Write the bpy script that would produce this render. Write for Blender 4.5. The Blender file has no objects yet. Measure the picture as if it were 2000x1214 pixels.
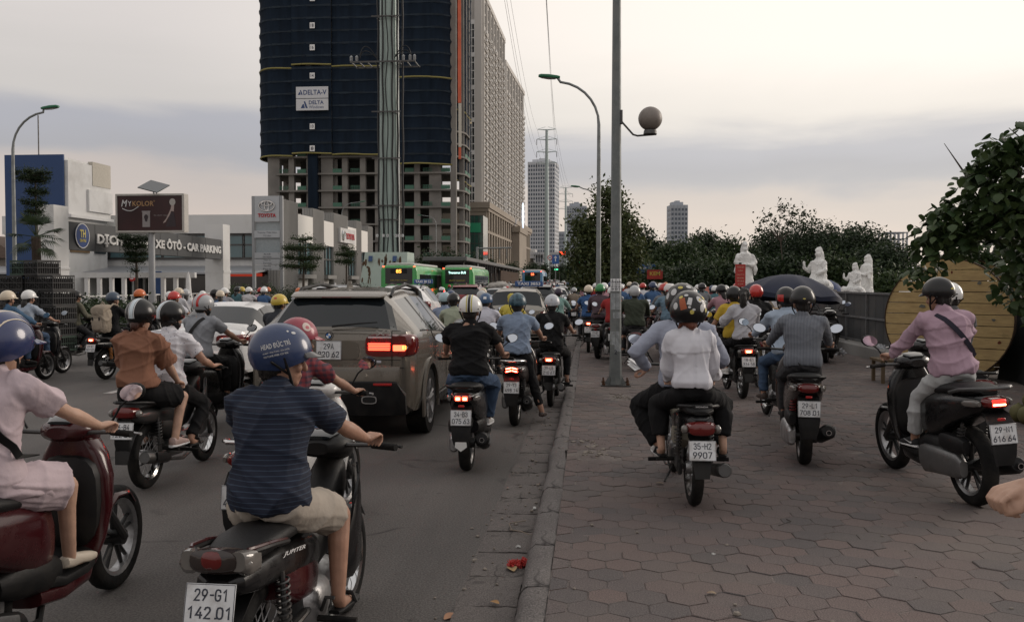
import bpy,bmesh,math,random
import numpy as np
from mathutils import Vector,Matrix,Euler
random.seed(7)
rng=np.random.default_rng(7)
S=bpy.context.scene
COL=S.collection
PI=math.pi
# ---------------------------------------------------------------- camera, sky, sun, exposure
CAM_H=1.78
YAW=math.atan(151/1750)
PITCH=math.atan(54/1750)
cam_d=bpy.data.cameras.new('camera')
cam_d.lens=36*1750/2000
cam_d.clip_start=0.05
cam_d.clip_end=6000
cam=bpy.data.objects.new('camera',cam_d)
cam.location=(0,0,CAM_H)
cam.rotation_euler=(PI/2-PITCH,0,YAW)
COL.objects.link(cam)
S.camera=cam
SUN_AZ=math.radians(58)     # from +Y towards +X
SUN_EL=math.radians(16)
world=bpy.data.worlds.new('World')
S.world=world
world.use_nodes=True
wn,wl=world.node_tree.nodes,world.node_tree.links
wn.clear()
def wnode(t,**kw):
 n=wn.new(t)
 for k,v in kw.items():
  setattr(n,k,v)
 return n
def wmath(op,a,b=None,clamp=False):
 n=wnode('ShaderNodeMath',operation=op,use_clamp=clamp)
 for i,v in enumerate((a,b)):
  if v is None:
   continue
  if isinstance(v,(int,float)):
   n.inputs[i].default_value=v
  else:
   wl.new(v,n.inputs[i])
 return n.outputs[0]
wout=wnode('ShaderNodeOutputWorld')
sky=wnode('ShaderNodeTexSky',sky_type='NISHITA',sun_disc=False,sun_elevation=SUN_EL,sun_rotation=SUN_AZ)
bg_sky=wnode('ShaderNodeBackground')
bg_sky.inputs['Strength'].default_value=0.06
wl.new(sky.outputs[0],bg_sky.inputs['Color'])
tc=wnode('ShaderNodeTexCoord')
sep=wnode('ShaderNodeSeparateXYZ')
wl.new(tc.outputs['Generated'],sep.inputs[0])
dx,dy,dz=sep.outputs
# slow waver of the cloud layers
mp=wnode('ShaderNodeMapping')
mp.inputs['Scale'].default_value=(1.6,1.6,8.0)
wl.new(tc.outputs['Generated'],mp.inputs[0])
nz=wnode('ShaderNodeTexNoise')
nz.inputs['Scale'].default_value=1.5
nz.inputs['Detail'].default_value=5
nz.inputs['Roughness'].default_value=0.5
nz.inputs['Distortion'].default_value=0.4
wl.new(mp.outputs[0],nz.inputs[0])
wav=wmath('SUBTRACT',nz.outputs[0],0.5)
zz=wmath('ADD',dz,wmath('MULTIPLY',wav,0.10))
zz=wmath('SUBTRACT',zz,wmath('MULTIPLY',wmath('ADD',dx,0.0),-0.03))
ramp=wnode('ShaderNodeValToRGB')
ramp.color_ramp.interpolation='EASE'
els=[(0.0,(.66,.57,.51)),(.06,(.66,.57,.515)),(.093,(.60,.535,.50)),(.118,(.455,.45,.475)),
  (.155,(.47,.47,.51)),(.185,(.66,.625,.60)),(.26,(.75,.70,.675)),(.45,(.80,.75,.725)),(1.0,(.80,.78,.77))]
cr=ramp.color_ramp.elements
cr[0].position,cr[0].color=els[0][0],(*els[0][1],1)
cr[1].position,cr[1].color=els[-1][0],(*els[-1][1],1)
for p_,c_ in els[1:-1]:
 e_=cr.new(p_)
 e_.color=(*c_,1)
wl.new(zz,ramp.inputs[0])
# broad brightening of the cloud towards the hidden sun
GA,GE=math.radians(30),math.radians(20)
sd=Vector((math.sin(GA)*math.cos(GE),math.cos(GA)*math.cos(GE),math.sin(GE)))
dp=wnode('ShaderNodeVectorMath',operation='DOT_PRODUCT')
wl.new(tc.outputs['Generated'],dp.inputs[0])
dp.inputs[1].default_value=sd
gl=wnode('ShaderNodeMapRange',interpolation_type='SMOOTHSTEP')
for i_,v_ in zip((1,2,3,4),(.55,1.0,0.0,1.0)):
 gl.inputs[i_].default_value=v_
wl.new(dp.outputs['Value'],gl.inputs[0])
mixc=wnode('ShaderNodeMix',data_type='RGBA',blend_type='ADD')
thin=wnode('ShaderNodeValToRGB')       # the cloud bank low down lets less of the glow through
te_=thin.color_ramp.elements
te_[0].position,te_[0].color=.06,(.45,.45,.45,1)
te_[1].position,te_[1].color=.24,(1,1,1,1)
for p_,v_ in ((.10,.42),(.13,.30),(.16,.40),(.19,.80)):
 te_.new(p_).color=(v_,v_,v_,1)
wl.new(zz,thin.inputs[0])
wl.new(wmath('MULTIPLY',gl.outputs[0],thin.outputs[0]),mixc.inputs[0])
wl.new(ramp.outputs[0],mixc.inputs[6])
mixc.inputs[7].default_value=(.40,.36,.29,1)
bg_cl=wnode('ShaderNodeBackground')
bg_cl.inputs['Strength'].default_value=1.0
wl.new(mixc.outputs[2],bg_cl.inputs['Color'])
mixs=wnode('ShaderNodeMixShader')
mixs.inputs[0].default_value=0.94
wl.new(bg_sky.outputs[0],mixs.inputs[1])
wl.new(bg_cl.outputs[0],mixs.inputs[2])
wl.new(mixs.outputs[0],wout.inputs['Surface'])
sun_d=bpy.data.lights.new('sun','SUN')
sun_d.energy=1.45
sun_d.angle=math.radians(25)
sun_d.color=(1.0,.88,.77)
sun=bpy.data.objects.new('sun',sun_d)
sun.rotation_euler=(PI/2-SUN_EL,0,PI-SUN_AZ)
sun.location=(20,30,30)
COL.objects.link(sun)
S.view_settings.view_transform='Standard'
S.view_settings.look='None'
S.view_settings.exposure=0
S.view_settings.gamma=1
S.view_settings.use_curve_mapping=False
S.render.engine='CYCLES'
S.cycles.use_denoising=True
S.cycles.max_bounces=6
S.cycles.diffuse_bounces=3
S.cycles.glossy_bounces=3
S.cycles.transmission_bounces=4
S.cycles.caustics_reflective=False
S.cycles.caustics_refractive=False
S.cycles.sample_clamp_indirect=4
# ---------------------------------------------------------------- measuring: a ray of the camera to a real place
_cp,_sp,_cy,_sy=math.cos(PITCH),math.sin(PITCH),math.cos(YAW),math.sin(YAW)
def ray(px,py):
 u,v=(px-1000)/1750,(607-py)/1750
 fy,fz=_cp+v*_sp,-_sp+v*_cp
 return Vector((u*_cy-fy*_sy,u*_sy+fy*_cy,fz))
def G(px,py,z=0.0):
 """the spot on level z seen at that spot of the photograph"""
 d=ray(px,py)
 t=(z-CAM_H)/d.z
 return d.x*t,d.y*t
def AT(px,py,Y):
 """x and z at distance Y down the road"""
 d=ray(px,py)
 t=Y/d.y
 return d.x*t,CAM_H+d.z*t
KZ=0.12        # pavement level above the road
def road_z(y):
 """the road climbs a little, far ahead"""
 return max(0.0,y-70)*0.0075 if y<420 else 350*0.0075
# ---------------------------------------------------------------- materials
MATS={}
def mat(name,col,rough=.6,metal=0.0,var=.12,scale=6.0,bump=0.0,bscale=60.0,coat=0.0,emit=0.0,ecol=None,dirt=None,dscale=2.5,objcol=False,spec=.4,stretch=None):
 if name in MATS:
  return MATS[name]
 m=bpy.data.materials.new(name)
 m.use_nodes=True
 n,l=m.node_tree.nodes,m.node_tree.links
 b=n['Principled BSDF']
 b.inputs['Roughness'].default_value=rough
 b.inputs['Metallic'].default_value=metal
 b.inputs['Specular IOR Level'].default_value=spec
 if coat:
  b.inputs['Coat Weight'].default_value=coat
  b.inputs['Coat Roughness'].default_value=.08
 t=n.new('ShaderNodeTexCoord')
 vec=t.outputs['Object']
 if stretch:
  mpn=n.new('ShaderNodeMapping')
  mpn.inputs['Scale'].default_value=stretch
  l.new(vec,mpn.inputs[0])
  vec=mpn.outputs[0]
 nz=n.new('ShaderNodeTexNoise')
 nz.inputs['Scale'].default_value=scale
 nz.inputs['Detail'].default_value=5
 nz.inputs['Roughness'].default_value=.6
 l.new(vec,nz.inputs[0])
 mr=n.new('ShaderNodeMapRange')
 mr.inputs[1].default_value,mr.inputs[2].default_value=.25,.75
 mr.inputs[3].default_value,mr.inputs[4].default_value=1-var,1+var
 l.new(nz.outputs[0],mr.inputs[0])
 mx=n.new('ShaderNodeMix')
 mx.data_type,mx.blend_type='RGBA','MULTIPLY'
 mx.inputs[0].default_value=1
 if objcol:
  oi=n.new('ShaderNodeObjectInfo')
  l.new(oi.outputs['Color'],mx.inputs[6])
 else:
  mx.inputs[6].default_value=(*col,1)
 l.new(mr.outputs[0],mx.inputs[7])
 out=mx.outputs[2]
 if dirt:
  nd=n.new('ShaderNodeTexNoise')
  nd.inputs['Scale'].default_value=dscale
  nd.inputs['Detail'].default_value=7
  nd.inputs['Roughness'].default_value=.65
  l.new(vec,nd.inputs[0])
  rd=n.new('ShaderNodeMapRange')
  rd.inputs[1].default_value,rd.inputs[2].default_value=.48,.72
  rd.inputs[3].default_value,rd.inputs[4].default_value=0,.75
  l.new(nd.outputs[0],rd.inputs[0])
  md=n.new('ShaderNodeMix')
  md.data_type='RGBA'
  l.new(rd.outputs[0],md.inputs[0])
  l.new(out,md.inputs[6])
  md.inputs[7].default_value=(*dirt,1)
  out=md.outputs[2]
  rr=n.new('ShaderNodeMapRange')
  rr.inputs[3].default_value,rr.inputs[4].default_value=rough,min(1,rough+.35)
  l.new(rd.outputs[0],rr.inputs[0])
  l.new(rr.outputs[0],b.inputs['Roughness'])
 l.new(out,b.inputs['Base Color'])
 if emit:
  b.inputs['Emission Color'].default_value=(*(ecol or col),1)
  b.inputs['Emission Strength'].default_value=emit
 if bump:
  nb=n.new('ShaderNodeTexNoise')
  nb.inputs['Scale'].default_value=bscale
  nb.inputs['Detail'].default_value=4
  l.new(vec,nb.inputs[0])
  bp=n.new('ShaderNodeBump')
  bp.inputs['Strength'].default_value=bump
  bp.inputs['Distance'].default_value=.02
  l.new(nb.outputs[0],bp.inputs['Height'])
  l.new(bp.outputs[0],b.inputs['Normal'])
 m['_b']=1
 MATS[name]=m
 return m
def striped(name,c1,c2,axis=2,period=.03,duty=.3,rough=.85,axis2=None,period2=.03,bump=.25):
 """woven cloth with printed stripes (or checks)"""
 if name in MATS:
  return MATS[name]
 m=mat(name,c1,rough,bump=bump,bscale=14)
 n,l=m.node_tree.nodes,m.node_tree.links
 b=n['Principled BSDF']
 base=b.inputs['Base Color'].links[0].from_socket
 t=n.new('ShaderNodeTexCoord')
 sp=n.new('ShaderNodeSeparateXYZ')
 l.new(t.outputs['Object'],sp.inputs[0])
 def band(ax,per,du):
  d=n.new('ShaderNodeMath'); d.operation='DIVIDE'
  l.new(sp.outputs[ax],d.inputs[0]); d.inputs[1].default_value=per
  f=n.new('ShaderNodeMath'); f.operation='FRACT'
  l.new(d.outputs[0],f.inputs[0])
  g=n.new('ShaderNodeMath'); g.operation='LESS_THAN'
  l.new(f.outputs[0],g.inputs[0]); g.inputs[1].default_value=du
  return g.outputs[0]
 s=band(axis,period,duty)
 if axis2 is not None:
  s2=band(axis2,period2,duty)
  a=n.new('ShaderNodeMath'); a.operation='ADD'
  l.new(s,a.inputs[0]); l.new(s2,a.inputs[1])
  h=n.new('ShaderNodeMath'); h.operation='MULTIPLY'
  l.new(a.outputs[0],h.inputs[0]); h.inputs[1].default_value=.5
  s=h.outputs[0]
 mx=n.new('ShaderNodeMix'); mx.data_type='RGBA'
 l.new(s,mx.inputs[0]); l.new(base,mx.inputs[6])
 mx.inputs[7].default_value=(*c2,1)
 l.new(mx.outputs[2],b.inputs['Base Color'])
 return m
def dotted(name,c1,c2,scale=22,thr=.2,rough=.85):
 if name in MATS:
  return MATS[name]
 m=mat(name,c1,rough,bump=.25,bscale=14)
 n,l=m.node_tree.nodes,m.node_tree.links
 b=n['Principled BSDF']
 base=b.inputs['Base Color'].links[0].from_socket
 t=n.new('ShaderNodeTexCoord')
 v=n.new('ShaderNodeTexVoronoi')
 v.inputs['Scale'].default_value=scale
 v.inputs['Randomness'].default_value=.35
 l.new(t.outputs['Object'],v.inputs['Vector'])
 g=n.new('ShaderNodeMath'); g.operation='LESS_THAN'
 l.new(v.outputs['Distance'],g.inputs[0]); g.inputs[1].default_value=thr
 mx=n.new('ShaderNodeMix'); mx.data_type='RGBA'
 l.new(g.outputs[0],mx.inputs[0]); l.new(base,mx.inputs[6])
 mx.inputs[7].default_value=(*c2,1)
 l.new(mx.outputs[2],b.inputs['Base Color'])
 return m
def cloth(name,col,rough=.88):
 return mat('cloth_'+name,col,rough,var=.10,scale=7,bump=.35,bscale=16,spec=.25)
BLK=mat('black_plastic',(.007,.007,.0075),.5,var=.3,bump=.05,dirt=(.026,.023,.020),dscale=5,spec=.28)
RUB=mat('tyre_rubber',(.010,.0098,.0098),.85,var=.3,bump=.3,bscale=30,dirt=(.038,.033,.028),dscale=6,spec=.2)
CHR=mat('chrome',(.62,.62,.62),.16,1.0,var=.1)
ALU=mat('cast_aluminium',(.38,.38,.385),.38,.9,var=.25,bump=.1,dirt=(.09,.08,.07),dscale=8)
STEEL=mat('dark_steel',(.09,.09,.09),.45,.8,var=.3,dirt=(.08,.06,.045),dscale=8)
SEAT=mat('seat_vinyl',(.008,.008,.0085),.5,var=.2,bump=.2,bscale=150,spec=.3)
LENS=mat('red_lens',(.11,.007,.006),.12,coat=.6)
LENS_C=mat('smoked_lens',(.13,.12,.11),.1,coat=.6)
AMB=mat('amber_lens',(.45,.16,.03),.15,coat=.5)
LIT=mat('lit_tail_lamp',(.8,.05,.03),.3,emit=7,ecol=(1,.07,.03))
LITC=mat('lit_tail_core',(1,.5,.3),.3,emit=14,ecol=(1,.36,.16))
LITS=mat('lit_brake_strip',(.8,.05,.03),.3,emit=18,ecol=(1,.022,.012))
HEADL=mat('lit_headlamp',(1,.9,.7),.3,emit=14,ecol=(1,.82,.6))
PLATE=mat('plate_white',(.62,.63,.64),.4,var=.08,dirt=(.32,.29,.26),dscale=9)
PLT_T=mat('plate_letters',(.03,.035,.05),.5)
MIRG=mat('mirror_glass',(.85,.87,.88),.03,1.0,var=.02)
SKIN=mat('skin',(.34,.19,.13),.55,var=.24,scale=11,bump=.08,bscale=90)
SKIN_L=mat('skin_pale',(.43,.265,.19),.55,var=.2,scale=11,bump=.06,bscale=90)
HAIR=mat('black_hair',(.012,.010,.009),.5,var=.4,scale=30,bump=.5,bscale=40,stretch=(4,4,.5))
WHT=mat('white_paint',(.72,.72,.72),.4,var=.06)
GLASS=mat('dark_glass',(.012,.016,.018),.04,var=.2,coat=.3)
CONC=mat('concrete',(.25,.245,.235),.9,var=.2,scale=1.2,bump=.25,bscale=30,dirt=(.13,.12,.11),dscale=.6)
# ---------------------------------------------------------------- mesh building
def xf(v,M):
 v=np.asarray(v,float)
 R=np.array(M.to_3x3())
 return v @ R.T+np.array(M.to_translation())
class MB:
 """collects shapes: vertices and faces of one mesh"""
 def __init__(self):
  self.v,self.f,self.n=[],[],0
 def add(self,v,f):
  v=np.asarray(v,float).reshape(-1,3)
  self.v.append(v)
  o=self.n
  self.f.extend([tuple(i+o for i in q) for q in f])
  self.n+=len(v)
  return self
 def arr(self):
  return np.concatenate(self.v) if self.v else np.zeros((0,3)),self.f
 def box(self,c,s,rot=None,ch=0.0):
  hx,hy,hz=[k/2 for k in s]
  if ch:
   ch=min(ch,hx*.9,hy*.9,hz*.9)
   vs,idx=[],{}
   for a in (-1,1):
    for b in (-1,1):
     for c_ in (-1,1):
      for k,p in enumerate(((a*hx,b*(hy-ch),c_*(hz-ch)),(a*(hx-ch),b*hy,c_*(hz-ch)),(a*(hx-ch),b*(hy-ch),c_*hz))):
       idx[(a,b,c_,k)]=len(vs)
       vs.append(p)
   F=[]
   def q(ids,nrm):
    p=[Vector(vs[i]) for i in ids]
    nn=(p[1]-p[0]).cross(p[2]-p[0])
    F.append(ids if nn.dot(Vector(nrm))>0 else ids[::-1])
   for s_ in (-1,1):
    q([idx[(s_,b,c_,0)] for b,c_ in ((-1,-1),(1,-1),(1,1),(-1,1))],(s_,0,0))
    q([idx[(a,s_,c_,1)] for a,c_ in ((-1,-1),(1,-1),(1,1),(-1,1))],(0,s_,0))
    q([idx[(a,b,s_,2)] for a,b in ((-1,-1),(1,-1),(1,1),(-1,1))],(0,0,s_))
   for a in (-1,1):
    for b in (-1,1):
     q([idx[(a,b,-1,0)],idx[(a,b,-1,1)],idx[(a,b,1,1)],idx[(a,b,1,0)]],(a,b,0))
     q([idx[(a,-1,b,0)],idx[(a,-1,b,2)],idx[(a,1,b,2)],idx[(a,1,b,0)]],(a,0,b))
     q([idx[(-1,a,b,1)],idx[(-1,a,b,2)],idx[(1,a,b,2)],idx[(1,a,b,1)]],(0,a,b))
     for c_ in (-1,1):
      q([idx[(a,b,c_,k)] for k in range(3)],(a,b,c_))
   v=np.array(vs)
  else:
   v=np.array([(x,y,z) for x in (-hx,hx) for y in (-hy,hy) for z in (-hz,hz)])
   F=[(0,1,3,2),(4,6,7,5),(0,4,5,1),(2,3,7,6),(0,2,6,4),(1,5,7,3)]
  if rot is not None:
   v=v @ np.array(rot.to_3x3()).T
  return self.add(v+np.array(c),F)
 def b2(self,x0,x1,y0,y1,z0,z1,ch=0.0):
  return self.box(((x0+x1)/2,(y0+y1)/2,(z0+z1)/2),(abs(x1-x0),abs(y1-y0),abs(z1-z0)),None,ch)
 def rings(self,R,cap=True,closed=False):
  """R: list of rings, each (n,3)"""
  R=[np.asarray(r,float) for r in R]
  n=len(R[0])
  v=np.concatenate(R)
  F=[]
  m=len(R)
  for i in range(m if closed else m-1):
   a,b=i*n,((i+1)%m)*n
   for k in range(n):
    k2=(k+1)%n
    F.append((a+k,a+k2,b+k2,b+k))
  if cap and not closed:
   F.append(tuple(range(n))[::-1])
   F.append(tuple((m-1)*n+k for k in range(n)))
  return self.add(v,F)
 def tube(self,pts,r,n=8,cap=True,ends=False):
  P=[Vector(p) for p in pts]
  rr=r if isinstance(r,(list,tuple)) else [r]*len(P)
  if ends:     # rounded ends
   d0,d1=(P[0]-P[1]).normalized(),(P[-1]-P[-2]).normalized()
   P=[P[0]+d0*rr[0]*.98,P[0]+d0*rr[0]*.75]+P+[P[-1]+d1*rr[-1]*.75,P[-1]+d1*rr[-1]*.98]
   rr=[rr[0]*.18,rr[0]*.66]+list(rr)+[rr[-1]*.66,rr[-1]*.18]
  up=None
  R=[]
  for i,p in enumerate(P):
   t=(P[min(i+1,len(P)-1)]-P[max(i-1,0)]).normalized()
   if up is None:
    up=Vector((0,0,1)) if abs(t.z)<.9 else Vector((1,0,0))
   u=t.cross(up)
   if u.length<1e-5:
    u=t.orthogonal()
   u.normalize()
   up=u.cross(t).normalized()
   R.append([p+(u*math.cos(a)+up*math.sin(a))*rr[i] for a in np.linspace(0,2*PI,n,endpoint=False)])
  return self.rings(np.array([[list(q) for q in r_] for r_ in R]),cap)
 def cap(self,p0,p1,r0,r1,n=14):
  return self.tube([p0,p1],[r0,r1],n,ends=True)
 def sph(self,c,r,rot=None,nu=16,nv=10):
  r=(r,r,r) if isinstance(r,(int,float)) else r
  R=[]
  for j in range(nv+1):
   th=-PI/2+PI*j/nv
   th=max(-1.55,min(1.55,th))
   R.append([(math.cos(th)*math.cos(a)*r[0],math.cos(th)*math.sin(a)*r[1],math.sin(th)*r[2]) for a in np.linspace(0,2*PI,nu,endpoint=False)])
  v=np.array(R).reshape(-1,3)
  if rot is not None:
   v=v @ np.array(rot.to_3x3()).T
  v=v+np.array(c)
  return self.rings(v.reshape(nv+1,nu,3))
 def lathe(self,prof,n=24,axis='z',c=(0,0,0),closed=False):
  """prof: list of (radius, height)"""
  R=[]
  for r,h in prof:
   ring=[]
   for a in np.linspace(0,2*PI,n,endpoint=False):
    x,y=r*math.cos(a),r*math.sin(a)
    ring.append({'z': (x,y,h),'x': (h,x,y),'y': (y,h,x)}[axis])
   R.append(ring)
  v=np.array(R)+np.array(c)
  return self.rings(v,True,closed)
 def loft_y(self,secs,n=20,p=2.6,x0=0.0):
  """secs: (y, cz, hw, hh[, cx]) super-ellipse sections along y"""
  R=[]
  for s in secs:
   y,cz,hw,hh=s[:4]
   cx=s[4] if len(s)>4 else x0
   ring=[]
   for a in np.linspace(0,2*PI,n,endpoint=False):
    ca,sa=math.cos(a),math.sin(a)
    ring.append((cx+hw*math.copysign(abs(ca)**(2/p),ca),y,cz+hh*math.copysign(abs(sa)**(2/p),sa)))
   R.append(ring[::-1])
  return self.rings(np.array(R))
 def prism(self,poly,d0,d1,axis='x'):
  """poly of (a,b) extruded along axis"""
  def mk(a,b,d):
   return {'x': (d,a,b),'y': (a,d,b),'z': (a,b,d)}[axis]
  n=len(poly)
  v=[mk(a,b,d0) for a,b in poly]+[mk(a,b,d1) for a,b in poly]
  F=[tuple(range(n)),tuple(range(n,2*n))[::-1]]+[((k+1)%n,k,n+k,n+(k+1)%n) for k in range(n)]
  return self.add(v,F)
 def quad(self,a,b,c,d):
  return self.add([a,b,c,d],[(0,1,2,3)])
 def xform(self,M):
  self.v=[xf(v,M) for v in self.v]
  return self
 def join(self,o,M=None):
  v,f=o.arr()
  return self.add(xf(v,M) if M is not None else v,f)
def mesh(name,v,f,mats,angle=40,midx=None,fixn=True):
 me=bpy.data.meshes.new(name)
 v=np.asarray(v,float)
 me.from_pydata(v.tolist(),[],[list(map(int,q)) for q in f] if not isinstance(f,np.ndarray) else f.tolist())
 for m in (mats if isinstance(mats,(list,tuple)) else [mats]):
  me.materials.append(m)
 if midx is not None:
  me.polygons.foreach_set('material_index',np.asarray(midx,dtype=np.int32))
 if fixn:
  bm=bmesh.new()
  bm.from_mesh(me)
  bmesh.ops.recalc_face_normals(bm,faces=bm.faces)
  bm.to_mesh(me)
  bm.free()
 if angle:
  me.polygons.foreach_set('use_smooth',[True]*len(me.polygons))
  if angle<180:
   me.set_sharp_from_angle(angle=math.radians(angle))
 me.update()
 return me
def link(name,me,parent=None,loc=None,rz=None):
 o=bpy.data.objects.new(name,me)
 COL.objects.link(o)
 if parent:
  o.parent=parent
 if loc is not None:
  o.location=loc
 if rz is not None:
  o.rotation_euler=(0,0,rz)
 return o
def obj(name,mb,m,parent=None,angle=40,loc=None,rz=None,fixn=True):
 v,f=mb.arr()
 return link(name,mesh(name,v,f,m,angle,fixn=fixn),parent,loc,rz)
def tag(o,label=None,cat=None,group=None,kind=None):
 for k,v in (('label',label),('category',cat),('group',group),('kind',kind)):
  if v:
   o[k]=v
 return o
def thing(name,label,cat,loc=(0,0,0),rz=0.0,group=None):
 o=bpy.data.objects.new(name,None)
 o.empty_display_size=.2
 COL.objects.link(o)
 o.location=loc
 o.rotation_euler=(0,0,rz)
 return tag(o,label,cat,group)
def setmat(o,m,slot=0):
 s=o.material_slots[slot]
 s.link='OBJECT'
 s.material=m
KIDS={}
def copy_tree(root,loc,rz=0.0,label=None,group=None,sub=None):
 """a copy of a thing with copies of its parts and sub-parts"""
 r=root.copy()
 COL.objects.link(r)
 r.location=loc
 r.rotation_euler=(0,0,rz)
 tag(r,label,None,group)
 out={}
 for ch in list(root.children):
  c=ch.copy()
  COL.objects.link(c)
  c.parent=r
  out.setdefault(ch.name.split('.')[0],[]).append(c)
  for g in ch.children:
   d=g.copy()
   COL.objects.link(d)
   d.parent=c
   out.setdefault(g.name.split('.')[0],[]).append(d)
 if sub:
  for k,m in sub.items():
   for c in out.get(k,[]):
    setmat(c,m)
 return r
class Kit:
 """the pieces of one thing, made into separate objects or into one small mesh for far away"""
 def __init__(self):
  self.p=[]
 def add(self,name,mb,m,parent=None,angle=40,label=None,fixn=True):
  v,f=mb.arr() if isinstance(mb,MB) else mb
  self.p.append((name,v,f,m,parent,angle,label,fixn))
  return len(self.p)-1
 def objects(self,root):
  out=[]
  for name,v,f,m,par,ang,lab,fx in self.p:
   o=link(name,mesh(name,v,f,m,ang,fixn=fx),out[par] if par is not None else root)
   if lab:
    o['label']=lab
   out.append(o)
  return out
 def merged(self,name,slots=()):
  """one mesh; slots: materials that come first, in that order"""
  ml=list(slots)
  V,F,I,n=[],[],[],0
  for nm,v,f,m,par,ang,lab,fx in self.p:
   if m not in ml:
    ml.append(m)
   V.append(v)
   f=f.tolist() if isinstance(f,np.ndarray) else f
   F.extend([[int(i)+n for i in q] for q in f])
   I.extend([ml.index(m)]*len(f))
   n+=len(v)
  return mesh(name,np.concatenate(V),F,ml,45,I)
TMP=bpy.data.scenes.new('workbench')      # meshes are evaluated in a scene of their own, removed at the end
def evaluated(o):
 TMP.collection.objects.link(o)
 vl=TMP.view_layers[0]
 vl.update()
 dg=vl.depsgraph
 return bpy.data.meshes.new_from_object(o.evaluated_get(dg))
def text_mb(body,height,width=None,extrude=.0015,res=2,bold=0.0,align='CENTER',shear=0.0):
 """letters standing in the x-z plane, facing -y, centred on the origin"""
 c=bpy.data.curves.new('letters','FONT')
 c.body=body
 c.size=1
 c.align_x=align
 c.extrude=0
 c.resolution_u=res
 c.offset=bold
 c.shear=shear
 o=bpy.data.objects.new('letters',c)
 me=evaluated(o)
 v=np.zeros(len(me.vertices)*3)
 me.vertices.foreach_get('co',v)
 v=v.reshape(-1,3)
 f=[tuple(p.vertices) for p in me.polygons]
 bpy.data.objects.remove(o)
 bpy.data.curves.remove(c)
 bpy.data.meshes.remove(me)
 mn,mx=v.min(0),v.max(0)
 sy=height/max(.01,(mx[1]-mn[1]))
 sx=sy if width is None else width/(mx[0]-mn[0])
 ctr=(mn+mx)/2
 x,z=(v[:,0]-ctr[0])*sx,(v[:,1]-ctr[1])*sy
 k=len(v)
 V=np.concatenate([np.stack([x,np.full(k,-extrude),z],1),np.stack([x,np.full(k,0.0),z],1)])
 # front faces, and the sides along the outline
 ed={}
 for q in f:
  for a,b in zip(q,q[1:]+q[:1]):
   ed[(a,b)]=1
 F=[tuple(q) for q in f]
 if extrude>.004:
  for a,b in ed:
   if (b,a) not in ed:
    F.append((a,a+k,b+k,b))
  return MB().add(V,F)
 return MB().add(V[:k],F)
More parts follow.
